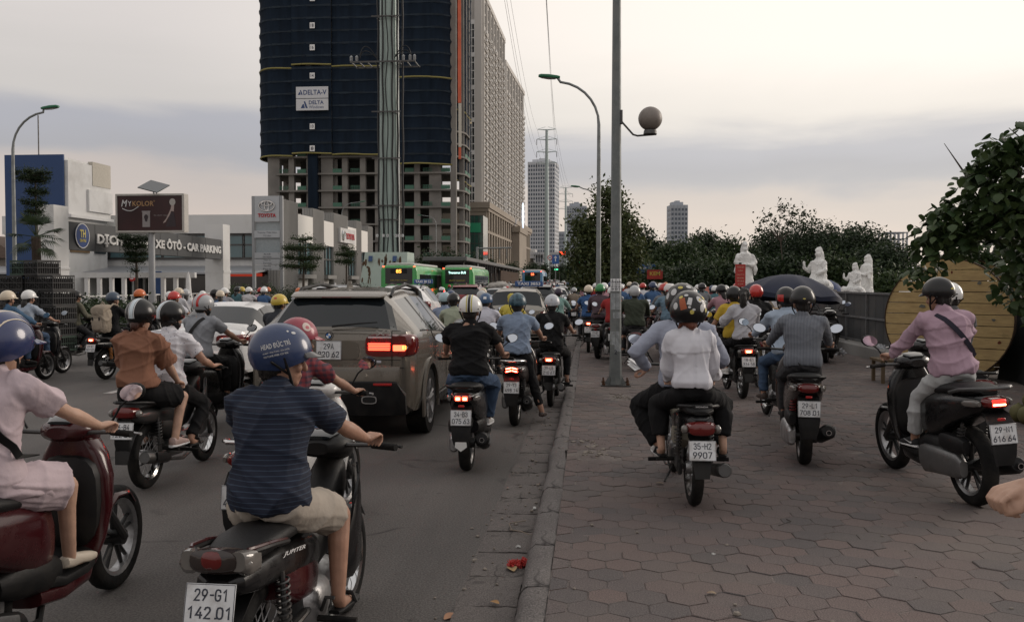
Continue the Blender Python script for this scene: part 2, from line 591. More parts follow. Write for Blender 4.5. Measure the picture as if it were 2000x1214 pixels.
GLY={'0': [[(.5,.25),(.5,.75),(.42,.95),(.25,1),(.08,.95),(0,.75),(0,.25),(.08,.05),(.25,0),(.42,.05),(.5,.25)]],
  '1': [[(.08,.76),(.30,1),(.30,0)]],'2': [[(.01,.78),(.08,.95),(.25,1),(.42,.94),(.48,.76),(.42,.58),(0,0),(.5,0)]],
  '3': [[(.01,.80),(.10,.96),(.25,1),(.42,.94),(.47,.77),(.40,.6),(.22,.54)],[(.22,.54),(.42,.48),(.5,.28),(.42,.06),(.25,0),(.08,.05),(0,.22)]],
  '4': [[(.36,1),(0,.28),(.52,.28)],[(.38,.55),(.38,0)]],'5': [[(.46,1),(.06,1),(.02,.55),(.25,.62),(.43,.55),(.5,.32),(.42,.07),(.24,0),(.08,.05),(0,.2)]],
  '6': [[(.38,1),(.05,.45),(0,.28),(.08,.06),(.25,0),(.42,.06),(.5,.3),(.42,.53),(.25,.6),(.08,.5)]],'7': [[(0,1),(.5,1),(.16,0)]],
  '8': [[(.25,.55),(.08,.62),(.03,.78),(.09,.95),(.25,1),(.41,.95),(.47,.78),(.42,.62),(.25,.55),(.07,.47),(0,.27),(.08,.05),(.25,0),(.42,.05),(.5,.27),(.43,.47),(.25,.55)]],
  '9': [[(.12,0),(.45,.55),(.5,.72),(.42,.94),(.25,1),(.08,.94),(0,.7),(.08,.47),(.25,.4),(.42,.5)]],'-': [[(.08,.5),(.42,.5)]],'.': [[(.2,.03),(.3,.03)]],
  'A': [[(0,0),(.25,1),(.5,0)],[(.1,.3),(.4,.3)]],'B': [[(.02,.54),(.3,.54),(.44,.64),(.46,.8),(.40,.95),(.26,1),(.02,1),(.02,0),(.3,0),(.45,.07),(.5,.28),(.44,.47),(.3,.54)]],
  'C': [[(.48,.78),(.42,.95),(.25,1),(.08,.95),(0,.75),(0,.25),(.08,.05),(.25,0),(.42,.05),(.48,.22)]],'D': [[(.02,0),(.02,1),(.25,1),(.44,.9),(.5,.7),(.5,.3),(.44,.1),(.25,0),(.02,0)]],
  'E': [[(.48,1),(.02,1),(.02,0),(.48,0)],[(.03,.52),(.4,.52)]],'F': [[(.48,1),(.02,1),(.02,0)],[(.03,.52),(.4,.52)]],'G': [[(.48,.78),(.42,.95),(.25,1),(.08,.95),(0,.75),(0,.25),(.08,.05),(.25,0),(.42,.05),(.5,.2),(.5,.47),(.28,.47)]],
  'H': [[(.02,0),(.02,1)],[(.5,0),(.5,1)],[(.03,.52),(.49,.52)]],'K': [[(.02,0),(.02,1)],[(.5,1),(.05,.45)],[(.16,.58),(.5,0)]],'L': [[(.04,1),(.04,0),(.48,0)]],
  'M': [[(0,0),(0,1),(.27,.4),(.54,1),(.54,0)]],'N': [[(.02,0),(.02,1),(.5,0),(.5,1)]],'P': [[(.02,0),(.02,1),(.3,1),(.46,.92),(.5,.75),(.46,.55),(.3,.48),(.03,.48)]],
  'R': [[(.02,0),(.02,1),(.3,1),(.46,.92),(.5,.75),(.46,.55),(.3,.48),(.03,.48)],[(.28,.47),(.5,0)]],'S': [[(.47,.82),(.38,.97),(.2,1),(.05,.9),(.04,.7),(.15,.56),(.4,.44),(.5,.26),(.42,.05),(.25,0),(.06,.06),(0,.22)]],
  'T': [[(0,1),(.52,1)],[(.26,.98),(.26,0)]],'U': [[(0,1),(0,.22),(.1,.04),(.25,0),(.4,.04),(.5,.22),(.5,1)]],'V': [[(0,1),(.25,0),(.5,1)]],'X': [[(0,1),(.5,0)],[(.5,1),(0,0)]],'Y': [[(0,1),(.26,.48),(.26,0)],[(.52,1),(.27,.5)]],'Z': [[(0,1),(.5,1),(0,0),(.5,0)]]}
def stamp(body,h,width,wt=.155):
 """pressed plate characters from strokes, in the x-z plane facing -y, centred"""
 m=MB()
 x=0.0
 k=0
 for ch in body:
  for st in GLY.get(ch,[]):
   P=[Vector((a+x,b)) for a,b in st]
   V=[]
   closed=(P[0]-P[-1]).length<1e-6
   n=len(P)
   for i,p in enumerate(P):
    a=P[i-1] if i>0 else (P[-2] if closed else None)
    b=P[i+1] if i<n-1 else (P[1] if closed else None)
    d1=(p-a).normalized() if a is not None else None
    d2=(b-p).normalized() if b is not None else None
    if d1 is None or d2 is None:
     d=d1 or d2
     nr=Vector((-d.y,d.x))*wt/2
     p=p+(d if d1 else -d)*wt*.3
    else:
     nb=Vector((-(d1.y+d2.y),d1.x+d2.x)).normalized()
     c=max(.55,nb.dot(Vector((-d1.y,d1.x))))
     nr=nb*wt/2/c
    V+=[(p.x+nr.x,-k*.0004,p.y+nr.y),(p.x-nr.x,-k*.0004,p.y-nr.y)]
   m.add(V,[(2*i,2*i+1,2*i+3,2*i+2) for i in range(n-1)])
   k+=1
  x+=.34 if ch=='.' else (.62 if ch=='-' else .74)
 v,f=m.arr()
 mn,mx=v.min(0),v.max(0)
 v=(v-(mn+mx)/2)*np.array((width/(mx[0]-mn[0]),.02,h/(mx[2]-mn[2])))
 return MB().add(v,f)
def remesh(mb,voxel,smooth=4,fac=.5):
 v,f=mb.arr()
 me=bpy.data.meshes.new('tmp')
 me.from_pydata(v.tolist(),[],f)
 bm=bmesh.new(); bm.from_mesh(me)
 bmesh.ops.recalc_face_normals(bm,faces=bm.faces)
 bm.to_mesh(me); bm.free()
 o=bpy.data.objects.new('tmp',me)
 r=o.modifiers.new('r','REMESH')
 r.mode='VOXEL'
 r.voxel_size=voxel
 if smooth:
  s=o.modifiers.new('s','SMOOTH')
  s.factor=fac
  s.iterations=smooth
 m2=evaluated(o)
 k=len(m2.vertices)
 V=np.zeros(k*3); m2.vertices.foreach_get('co',V)
 N=np.zeros(k*3); m2.vertex_normals.foreach_get('vector',N)
 nf=len(m2.polygons)
 L=np.zeros(len(m2.loops),dtype=np.int32); m2.loops.foreach_get('vertex_index',L)
 T=np.zeros(nf,dtype=np.int32); m2.polygons.foreach_get('loop_total',T)
 if (T==4).all():
  F=L.reshape(-1,4)
 else:
  F,i=[],0
  for t in T:
   F.append(tuple(L[i:i+t])); i+=t
 bpy.data.objects.remove(o)
 bpy.data.meshes.remove(me)
 bpy.data.meshes.remove(m2)
 return V.reshape(-1,3),F,N.reshape(-1,3)
def folds(V,N,amp,seed,freq=13.0,squash=(1,1,1)):
 """creases of cloth: warped ridges moved along the normal"""
 r=np.random.default_rng(seed)
 P=V*np.array(squash)
 w=np.zeros_like(P)
 for _ in range(4):
  k=r.normal(size=3)*freq*.45
  w+=np.outer(np.sin(P @ k+r.uniform(0,6.28)),r.normal(size=3))*.035
 h=np.zeros(len(P))
 q=1+0*h
 for i in range(5):
  k=r.normal(size=3)
  k *= freq*(1+.55*i)/np.linalg.norm(k)
  s=np.sin((P+w) @ k+r.uniform(0,6.28))
  h+=(1-np.abs(s))**3*(1/(1+.5*i))*(.35+.65*q)
  k2=r.normal(size=3)*4
  q=np.clip(.5+.9*np.sin(P @ k2+r.uniform(0,6.28)),0,1.3)
 h-=h.mean()
 amp=amp*3.4
 return V+N*(h*amp)[:,None]
# ---------------------------------------------------------------- motorbikes (rear axle at y=0, wheels on z=0, forward +y)
def wheel_parts(kit,y,r,w,style,lod=False):
 rim=r*.70
 mid,ht=(r+rim)/2,(r-rim)/2
 n=14 if lod else 30
 prof=[(mid+ht*math.copysign(abs(math.cos(a))**.8,math.cos(a)),w/2*math.copysign(abs(math.sin(a))**.7,math.sin(a))) for a in np.linspace(0,2*PI,8 if lod else 14,endpoint=False)]
 hub=MB().lathe([(.012,-w*.75),(.045,-w*.7),(.05,-w*.4),(.05,w*.4),(.045,w*.7),(.012,w*.75)],12,'x',(0,y,r))
 if not lod:
  if style=='wire':
   for k in range(18):
    a=2*PI*k/18
    b=a+(.35 if k%2 else -.35)
    sx=.025 if k%4<2 else -.025
    hub.tube([(sx,y+.045*math.cos(b),r+.045*math.sin(b)),(0,y+rim*math.cos(a),r+rim*math.sin(a))],.0028,4)
  else:
   for k in range(5):
    a=2*PI*k/5+.3
    for da in (-.16,.16):
     hub.tube([(0,y+.04*math.cos(a),r+.04*math.sin(a)),(0,y+rim*math.cos(a+da),r+rim*math.sin(a+da))],[.017,.011],6)
 iw=kit.add('wheel',hub,ALU if style=='wire' else mat('wheel_black',(.03,.03,.03),.4,.5))
 kit.add('tyre',MB().lathe(prof,n,'x',(0,y,r),True),RUB,iw)
 kit.add('rim',MB().lathe([(rim-.012,-w*.3),(rim+.012,-w*.42),(rim+.012,w*.42),(rim-.012,w*.3)],n,'x',(0,y,r),True),CHR if style=='wire' else ALU,iw)
def spring(kit,p0,p1,mcoil,lod=False,r=.026):
 P0,P1=Vector(p0),Vector(p1)
 a=MB().tube([P0,P0.lerp(P1,.45)],.019,8).tube([P0.lerp(P1,.4),P1],.012,8)
 i=kit.add('shock_absorber',a,STEEL)
 if lod:
  return
 d=(P1-P0)
 u=d.cross(Vector((1,0,0))).normalized()
 w=d.cross(u).normalized()
 pts=[P0+d*(.25+.65*t)+(u*math.cos(t*2*PI*8)+w*math.sin(t*2*PI*8))*r for t in np.linspace(0,1,80)]
 kit.add('coil_spring',MB().tube(pts,.0055,5),mcoil,i)
def mirror_parts(kit,base,head,tilt=0.0,rx=.062,rz=.042,lod=False,turn=0.0):
 hb,hd=Vector(base),Vector(head)
 out=math.copysign(1,head[0])
 M=Matrix.Translation(hd) @ Matrix.Rotation(turn,4,'Z') @ Matrix.Rotation(tilt,4,'Y')
 sh=MB().sph((0,.012,0),(rx+.006,.026,rz+.006),nu=14,nv=8).xform(M)
 sh.tube([hb,hb.lerp(hd,.45)+Vector((0,.015,.03)),hd+Vector((-.015*out,.02,-rz*.6))],.0065,6)
 i=kit.add('mirror',sh,BLK)
 kit.add('mirror_glass',MB().lathe([(.001,0),(1,0),(1,.004),(.001,.004)],18,'y').xform(M @ Matrix.Translation((0,-.0175,0)) @ Matrix.Rotation(-.10,4,'X') @ Matrix.Diagonal((rx,1,rz,1))),MIRG,i)
def plate_parts(kit,c,tilt,text,w=.19,h=.14,lod=False,rz=0.0):
 M=Matrix.Translation(c) @ Matrix.Rotation(rz,4,'Z') @ Matrix.Rotation(tilt,4,'X')
 i=kit.add('number_plate',MB().box((0,0,0),(w,.004,h),None,.0015).xform(M),PLATE)
 if text and not lod:
  t=stamp(text[0],h*.33,w*(.66 if len(text[0])>3 else .42)).xform(Matrix.Translation((0,-.0032,h*.225)))
  t.join(stamp(text[1],h*.33,w*(.84 if len(text[1])>4 else .72)),Matrix.Translation((0,-.0032,-h*.215)))
  kit.add('plate_text',t.xform(M),PLT_T,i)
  b=MB()
  for x0,x1,z0,z1 in ((-.5,.5,.47,.485),(-.5,.5,-.485,-.47),(-.49,-.478,-.47,.47),(.478,.49,-.47,.47)):
   b.b2(x0*w,x1*w,-.0029,-.0021,z0*h,z1*h)
  kit.add('plate_border',b.xform(M),PLT_T,i)
def plate_sheet(pts,w,t=.006):
 """bent sheet through (y,z) points, w wide (list or number)"""
 R=[]
 P=[Vector((0,a,b)) for a,b in pts]
 ws=w if isinstance(w,(list,tuple)) else [w]*len(P)
 for i,p in enumerate(P):
  tg=(P[min(i+1,len(P)-1)]-P[max(i-1,0)]).normalized()
  nr=Vector((0,-tg.z,tg.y))*t
  h=ws[i]/2
  q=nr*2.2
  R.append([list(p+Vector((-h,0,0))-q),list(p+Vector((-h*.6,0,0))),list(p+Vector((h*.6,0,0))),list(p+Vector((h,0,0))-q),
     list(p+Vector((h,0,0))-q-nr),list(p+Vector((h*.6,0,0))-nr),list(p+Vector((-h*.6,0,0))-nr),list(p+Vector((-h,0,0))-q-nr)])
 return MB().rings(np.array(R))
def bike_kit(kind,paint,plate=None,lit=1,lod=False,coil=None,trim=None,mirrors=(1,1),tailtext=None,side_text=None,td=.11,accent=None,lift=0.0):
 k=Kit()
 coil=coil or STEEL
 trim=trim or BLK
 info={}
 if kind=='wave':
  r,wb=.285,1.22
  wheel_parts(k,0,r,.085,'wire',lod)
  wheel_parts(k,wb,r,.075,'wire',lod)
  sw=MB()
  for s in (-1,1):
   sw.tube([(s*.075,0,r),(s*.085,.42,.33)],[.018,.022],8)
  k.add('swing_arm',sw,STEEL)
  k.add('chain_case',MB().loft_y([(-.08,r,.012,.035,-.105),(-.03,r,.018,.055,-.105),(.3,.31,.018,.05,-.105),(.42,.32,.016,.045,-.105)],12,3.5),BLK)
  for s in (-1,1):
   spring(k,(s*.125,.0,r+.01),(s*.115,-.02,.62),coil,lod)
  k.add('tail_cowl',MB().loft_y([(-.36,.665,.055,.022),(-.33,.665,.095,.05),(-.2,.655,.115,.07),(0,.64,.12,.085),(.25,.60,.12,.10),(.45,.56,.11,.10),(.55,.54,.08,.07)],20,2.8),paint)
  k.add('side_cover',MB().loft_y([(.02,.55,.11,.07),(.2,.50,.125,.11),(.4,.47,.12,.11),(.5,.45,.09,.08)],18,3),accent or trim)
  k.add('seat',MB().loft_y([(-.33,.735,.05,.012),(-.28,.745,.10,.03),(-.1,.755,.125,.042),(.12,.75,.125,.045),(.3,.735,.115,.042),(.46,.715,.09,.035),(.54,.70,.06,.02)],20,2.8),SEAT)
  gr=MB().tube([(-.125,.02,.73),(-.135,-.15,.765),(-.125,-.30,.785),(-.07,-.37,.79),(.07,-.37,.79),(.125,-.30,.785),(.135,-.15,.765),(.125,.02,.73)],.0125,8)
  ig=k.add('grab_rail',gr,BLK)
  if accent:
   for s in (-1,1):
    k.add('rail_stripe',MB().tube([(s*.128,.0,.745),(s*.137,-.15,.778),(s*.127,-.30,.798),(s*.11,-.34,.80)],.008,6),accent,ig)
    k.add('clear_lens',MB().loft_y([(-.395,.60+td,.03,.036,s*.092),(-.36,.605+td*.9,.035,.048,s*.108),(-.28,.61+td*.8,.02,.04,s*.118)],14,3),LENS_C,ig)
  if tailtext and not lod:
   k.add('grab_rail_pad',MB().box((0,-.385,.79),(.13,.014,.028),None,.004),BLK,ig)
   k.add('lettering',text_mb(tailtext,.011,.085).xform(Matrix.Translation((0,-.3935,.79))),WHT,ig)
  tl=MB().loft_y([(-.41,.60+td,.065,.03),(-.40,.60+td,.088,.043),(-.36,.605+td*.9,.104,.05),(-.30,.61+td*.8,.105,.05)],20,3)
  it=k.add('tail_light',tl,LENS if not accent else mat('dark_smoked_lens',(.03,.022,.02),.12,coat=.4))
  if accent:
   k.add('red_centre',MB().loft_y([(-.418,.605+td,.03,.022),(-.408,.605+td,.042,.034),(-.37,.605+td,.045,.036)],16,2.6),LENS,it)
  if lit==1:
   k.add('lit_bulb',MB().box((0,-.409,.603+td),(.095,.012,.042),None,.005),LIT,it)
   k.add('lit_filament',MB().box((0,-.414,.596+td),(.06,.01,.022),None,.003),LITC,it)
  for s in (-1,1):
   k.add('turn_signal',MB().sph((s*.115,-.355,.60+td*.9),(.028,.04,.032),nu=10,nv=7),LENS_C)
  a=[(.12*1,r+.325-.015)]
  fender=[(.24,r+.235),(.14,r+.295),(.02,r+.325),(-.10,r+.315),(-.22,r+.27),(-.33,r+.20),(-.40,r+.10),(-.425,r+.0)]
  k.add('rear_fender',plate_sheet(fender,[.11,.115,.12,.13,.14,.14,.13,.10]),BLK)
  plate_parts(k,(0,-.425,.455+td),math.radians(-14),plate,lod=lod)
  if td>.05:
   k.add('plate_bracket',plate_sheet([(-.30,.66),(-.37,.64),(-.40,.56),(-.405,.46),(-.39,.38)],[.10,.12,.13,.13,.11]),BLK)
  k.add('engine',MB().loft_y([(.33,.33,.08,.09),(.38,.32,.125,.115),(.5,.31,.13,.11),(.6,.32,.115,.09),(.64,.33,.08,.06)],14,3.2).tube([(0,.6,.34),(0,.82,.37)],[.075,.07],12),ALU)
  ie=k.add('exhaust',MB().tube([(.07,.72,.30),(.10,.66,.20),(.125,.45,.18),(.135,.2,.22),(.14,.1,.245)],.017,8).tube([(.14,.14,.235),(.15,.05,.26),(.165,-.36,.335),(.166,-.375,.337)],[.02,.046,.052,.045],14),STEEL)
  k.add('heat_shield',MB().loft_y([(-.25,.327,.012,.035,.212),(-.1,.30,.012,.04,.206),(.04,.27,.008,.03,.198)],10,3),CHR if lit==3 else BLK,ie)
  for s in (-1,1):
   k.add('foot_peg',MB().tube([(s*.10,.40,.27),(s*.30,.40,.265)],.016,8),RUB)
   k.add('pillion_peg',MB().tube([(s*.10,.06,.34),(s*.27,.05,.335)],.016,8).tube([(s*.10,.06,.34),(s*.095,.3,.34)],.012,6),RUB)
  k.add('kick_stand',MB().tube([(-.10,.42,.22),(-.19,.2,.13)],.01,6),STEEL)
  if not lod:
   k.add('gear_pedal',MB().tube([(-.14,.30,.24),(-.16,.44,.22),(-.16,.6,.24)],.008,6),STEEL)
   k.add('kick_starter',MB().tube([(.13,.42,.3),(.17,.36,.38),(.21,.36,.38)],.009,6),STEEL)
  fx,hz=.34,.985
  shield=[(.80,.36,.10,.03),(.86,.45,.19,.09)]
  fairing=MB()
  for s in (-1,1):
   fairing.loft_y([(.66,.42,.012,.06,s*.15),(.74,.50,.016,.15,s*.175),(.84,.60,.016,.22,s*.18),(.92,.68,.014,.2,s*.15),(.96,.72,.01,.14,s*.12)],14,3)
  k.add('leg_shield',fairing,paint)
  k.add('spine_cover',MB().loft_y([(.44,.56,.055,.09),(.6,.52,.06,.10),(.75,.60,.075,.15),(.86,.72,.09,.16),(.95,.80,.085,.12),(.99,.82,.05,.06)],16,2.8),trim)
  k.add('front_fender',plate_sheet([(wb-.30,r+.12),(wb-.22,r+.22),(wb-.08,r+.30),(wb+.08,r+.30),(wb+.22,r+.20)],[.10,.12,.125,.12,.09]),paint)
  fk=(.97,.80)
  hcz=.97
 else:
  sh=kind=='sh'
  r,wb=(.30,1.33) if sh else (.262,1.26)
  wheel_parts(k,0,r,.11,'alloy',lod)
  wheel_parts(k,wb,r,.095,'alloy',lod)
  k.add('transmission_case',MB().loft_y([(-.10,r+.0,.03,.06,-.115),(-.05,r+.01,.045,.095,-.12),(.08,r+.01,.05,.10,-.125),(.3,r+.0,.055,.11,-.13),(.42,r-.01,.055,.115,-.13),(.5,r,.04,.08,-.125)],16,3),ALU if not sh else mat('grey_alloy',(.22,.22,.22),.4,.8,dirt=(.07,.065,.06)))
  k.add('air_filter_box',MB().loft_y([(-.16,r+.17,.03,.045,-.115),(-.1,r+.175,.045,.065,-.12),(.12,r+.175,.045,.065,-.12),(.2,r+.17,.03,.05,-.115)],12,3.4),BLK)
  ie=k.add('exhaust',MB().tube([(.06,.5,.22),(.1,.4,.15),(.13,.26,.17),(.14,.15,.22)],.018,8).tube([(.145,.2,.2),(.155,.12,.24),(.175,-.27,.345),(.176,-.30,.353)],[.03,.062,.068,.05],14),BLK)
  k.add('heat_shield',MB().loft_y([(-.24,.345,.012,.05,.238),(-.1,.31,.012,.055,.228),(.06,.27,.01,.045,.213)],10,3),ALU,ie)
  k.add('exhaust_tip',MB().lathe([(.018,0),(.024,0),(.024,.05),(.018,.05)],12,'y',(.178,-.335,.345),True),CHR,ie)
  spring(k,(-.115,-.03,r+.05),(-.105,-.10,.64),coil,lod)
  if sh:
   spring(k,(.115,-.03,r+.05),(.105,-.10,.64),coil,lod)
  k.add('body_panel',MB().loft_y([(-.37,.725,.07,.03),(-.33,.72,.105,.06),(-.22,.70,.135,.09),(-.05,.665,.155,.125),(.15,.62,.165,.165),(.32,.58,.165,.20),(.45,.55,.155,.205),(.52,.53,.12,.15)],24,2.9),paint)
  k.add('lower_cover',MB().loft_y([(.12,.40,.10,.06),(.25,.40,.14,.10),(.45,.38,.15,.12),(.55,.36,.14,.08)],16,3),BLK)
  k.add('seat',MB().loft_y([(-.30,.80,.06,.015),(-.24,.805,.115,.035),(-.08,.805,.145,.045),(.08,.79,.14,.045),(.2,.775,.145,.045),(.38,.76,.125,.042),(.5,.745,.09,.035),(.56,.73,.05,.02)],22,2.8),SEAT)
  k.add('grab_rail',MB().tube([(-.135,.0,.775),(-.15,-.17,.815),(-.14,-.32,.835),(-.08,-.40,.84),(.08,-.40,.84),(.14,-.32,.835),(.15,-.17,.815),(.135,.0,.775)],.015,10),trim)
  it=k.add('tail_light',MB().loft_y([(-.415,.735,.055,.02),(-.405,.735,.078,.034),(-.36,.735,.092,.042),(-.32,.735,.09,.042)],20,2.8),LENS)
  if lit==1:     # two clusters of lamps
   for s in (-1,1):
    k.add('lit_bulb',MB().box((s*.032,-.415,.735),(.05,.012,.04),None,.005),LIT,it)
    k.add('lit_filament',MB().box((s*.032,-.421,.733),(.03,.01,.022),None,.003),LITC,it)
  elif lit==2:   # one bright strip
   k.add('lit_bulb',MB().box((0,-.413,.738),(.10,.012,.05),None,.006),mat('dim_tail_lamp',(.5,.02,.015),.3,emit=2.2,ecol=(1,.03,.02)),it)
   k.add('lit_filament',MB().box((0,-.42,.726),(.09,.01,.012),None,.003),LITC,it)
  elif lit==4:   # chevrons
   for dz in (0,.034):
    for s in (-1,1):
     k.add('lit_bulb',MB().box((s*.036,-.42,.72+dz),(.08,.012,.018),Matrix.Rotation(s*.22,3,'Y'),.003),LIT if dz else LITS,it)
     k.add('lit_filament',MB().box((s*.036,-.425,.72+dz),(.062,.008,.008),Matrix.Rotation(s*.22,3,'Y'),.002),LITC,it)
  for s in (-1,1):
   k.add('turn_signal',MB().loft_y([(-.37,.73,.012,.016,s*.115),(-.33,.73,.024,.028,s*.122),(-.24,.725,.02,.026,s*.142),(-.2,.72,.008,.012,s*.15)],12,2.6),LENS_C)
  k.add('rear_fender',plate_sheet([(-.28,.66),(-.36,.64),(-.405,.57),(-.43,.47),(-.435,.37),(-.425,.30)],[.16,.18,.19,.185,.16,.12],.007),BLK)
  k.add('reflector',MB().box((0,-.432+(0 if sh else .02),.625 if sh else .665),(.055,.012,.02),None,.003),mat('red_reflector',(.35,.012,.012),.2,coat=.5))
  plate_parts(k,(0,-.452,.525 if sh else .565),math.radians(-8),plate,lod=lod)
  k.add('floor_board',MB().loft_y([(.44,.33,.13,.05),(.55,.30,.165,.035),(.75,.30,.17,.035),(.86,.33,.15,.06)],16,3.6),BLK)
  k.add('side_skirt',MB().loft_y([(.40,.26,.12,.05),(.55,.245,.16,.05),(.78,.26,.16,.05),(.9,.31,.12,.05)],16,3),paint)
  legs=MB()
  R=[]
  for z,y,w,d in ((.30,.86,.15,.05),(.42,.90,.185,.07),(.58,.935,.205,.09),(.74,.95,.20,.11),(.86,.95,.165,.12),(.95,.935,.11,.11),(.98,.93,.06,.06)):
   R.append([(w*math.copysign(abs(math.cos(a))**.75,math.cos(a)),y+.03+d*math.sin(a)-.05*abs(math.cos(a))**2,z) for a in np.linspace(0,2*PI,22,endpoint=False)])
  k.add('leg_shield',legs.rings(np.array(R)),paint)
  k.add('inner_panel',MB().loft_y([(.80,.60,.11,.16),(.84,.62,.165,.24),(.90,.64,.17,.25)],18,3.2),BLK)
  k.add('front_fender',plate_sheet([(wb-.27,r+.10),(wb-.2,r+.2),(wb-.06,r+.275),(wb+.1,r+.265),(wb+.22,r+.17)],[.10,.125,.13,.125,.09],.01),paint)
  fx,hz=.345,1.0
  fk=(.98,.78)
  hcz=1.0
 ya=fk[0]-.13
 fo=MB()
 for s in (-1,1):
  fo.tube([(s*.07,wb,r),(s*.065,fk[0]+.06,.62)],[.022,.02],8)
 k.add('fork',fo,STEEL)
 k.add('headstock_cowl',MB().loft_y([(ya-.09,hcz,.06,.03),(ya-.05,hcz+.005,.115,.055),(ya+.05,hcz+.0,.14,.07),(ya+.13,hcz-.02,.12,.075),(ya+.19,hcz-.03,.06,.05)],18,2.5),paint if kind!='wave' else trim)
 k.add('instrument_panel',MB().loft_y([(ya-.075,hcz+.052,.06,.008),(ya-.02,hcz+.066,.085,.012),(ya+.04,hcz+.072,.08,.01)],14,2.6),GLASS)
 k.add('headlight',MB().sph((0,ya+.175,hcz-.03),(.085,.03,.05),nu=14,nv=8),HEADL if lit else LENS_C)
 k.add('handlebar',MB().tube([(-.39,ya-.085,hz),(-.25,ya-.03,hz),(-.1,ya,hz-.01),(.1,ya,hz-.01),(.25,ya-.03,hz),(.39,ya-.085,hz)],.0115,8),STEEL)
 for s in (-1,1):
  k.add('grip',MB().tube([(s*.265,ya-.037,hz),(s*.395,ya-.088,hz)],.0175,10),RUB)
  if not lod:
   k.add('brake_lever',MB().tube([(s*.24,ya+.0,hz),(s*.28,ya+.03,hz-.005),(s*.385,ya+.005,hz-.012),(s*.405,ya-.005,hz-.012)],[.009,.008,.0065,.009],6),ALU if kind!='wave' else BLK)
 mz=1.19 if kind=='wave' else 1.21
 for s in (-1,1):
  if mirrors[0 if s<0 else 1]:
   mirror_parts(k,(s*.22,ya+.01,hz+.01),(s*.37,ya-.02,mz),-s*.25,lod=lod)
 if side_text and not lod:
  for s in (1,):
   k.add('side_lettering',text_mb(side_text,.022,.26,bold=.01,shear=.3).xform(Matrix.Translation((s*.1235,.10,.665)) @ Matrix.Rotation(math.radians(-9),4,'X') @ Matrix.Rotation(PI/2,4,'Z')),WHT)
 if lift:
  for p_ in k.p:
   if p_[0] in ('body_panel','seat','grab_rail','tail_light','lit_bulb','lit_filament','turn_signal','rear_fender','reflector','number_plate','plate_text','plate_border'):
    p_[1][:,2]+=lift*(1 if p_[0]!='tail_light' else 1.0)
 info.update(grip=(.33,ya-.062,hz),seat=(.14,.785) if kind=='wave' else (.20,.82),pseat=(-.16,.795) if kind=='wave' else (-.12,.85),
    lift=lift,foot=(.205,.47,.29) if kind=='wave' else (.135,.66,.335),pfoot=(.23,.10,.352),wb=wb)
 return k,info
BIKES={}
def motorbike(label,cat,x,y,rz,kind,paint,z=0.0,name='motorbike',group=None,**kw):
 k,info=bike_kit(kind,paint,**kw)
 t=thing(name,label,cat,(x,y,z),rz,group)
 k.objects(t)
 info.update(x=x,y=y,z=z,rz=rz)
 return t,info
# ---------------------------------------------------------------- people
def ik(a,b,l1,l2,pole):
 a,b,pole=Vector(a),Vector(b),Vector(pole)
 d=b-a
 L=d.length
 mx=(l1+l2)*.998
 if L>mx:
  b=a+d*(mx/L)
  d=b-a
  L=mx
 L=max(L,abs(l1-l2)+.01)
 ca=(l1*l1+L*L-l2*l2)/(2*l1*L)
 h=math.sqrt(max(0,1-ca*ca))*l1
 u=d.normalized()
 p=pole-u*pole.dot(u)
 p.normalize()
 return a+u*(ca*l1)+p*h,b
TORSO=[(-.17,.085,.075),(-.10,.145,.115),(0,.168,.125),(.12,.165,.122),(.30,.150,.108),(.46,.156,.108),(.62,.172,.115),(.76,.182,.115),(.87,.172,.10),(.94,.12,.08),(1.0,.07,.066),(1.08,.056,.058)]
def torso_rings(P,sp,fw,L,kw,kd,add,lo,hi,blouse=0.0,n=22,bend=.0):
 R=[]
 tt=[t for t,_,_ in TORSO]
 ts=sorted(set([lo,hi]+[t for t in tt if lo<t<hi]+list(np.linspace(lo,hi,9))))
 for t in ts:
  hw=np.interp(t,tt,[a[1] for a in TORSO])*kw+add
  hd=np.interp(t,tt,[a[2] for a in TORSO])*kd+add
  b=blouse*math.exp(-((t-lo-.12)/.16)**2)
  hw+=b
  hd+=b
  c=P+sp*(t*L)-fw*(bend*math.sin(max(0,min(1,t))*PI))
  R.append([list(c+Vector((1,0,0))*hw*math.copysign(abs(math.cos(a))**.85,math.cos(a))+fw*hd*math.sin(a)) for a in np.linspace(0,2*PI,n,endpoint=False)])
 return np.array(R)
def hand_prims(mb,wr,grip,u,v,w,s,curl=1.0,sc=1.0):
 """u along the bar outwards, v the way the knuckles point, w up"""
 g=Vector(grip)
 def Pt(a,b,c):
  return g+(u*a+v*b+w*c)*sc
 wr=Vector(wr)
 kn=[-.033,-.011,.011,.032]
 for i,a in enumerate(kn):
  mb.cap(wr+u*a*.45*sc,Pt(a*.92,.006,.028),.018*sc,.0128*sc,10)
  ln=(.9,1.0,.96,.8)[i]
  pts=[Pt(a,.012,.030),Pt(a*1.02,.012+.030*ln,.022-.004*i),Pt(a*1.02,.010+.034*ln*(1-.25*curl),-.006-.012*curl),Pt(a,.012-.016*curl+.05*(1-curl),-.022*curl-.012)]
  mb.tube(pts,[.0096*sc,.0090*sc,.0082*sc,.0070*sc],8,ends=True)
 mb.tube([wr+(u*-.018+v*.015)*sc,Pt(-.045,-.028,.012),Pt(-.048,.002,-.010),Pt(-.036,.022,-.016)],[.017*sc,.0135*sc,.0115*sc,.009*sc],8,ends=True)
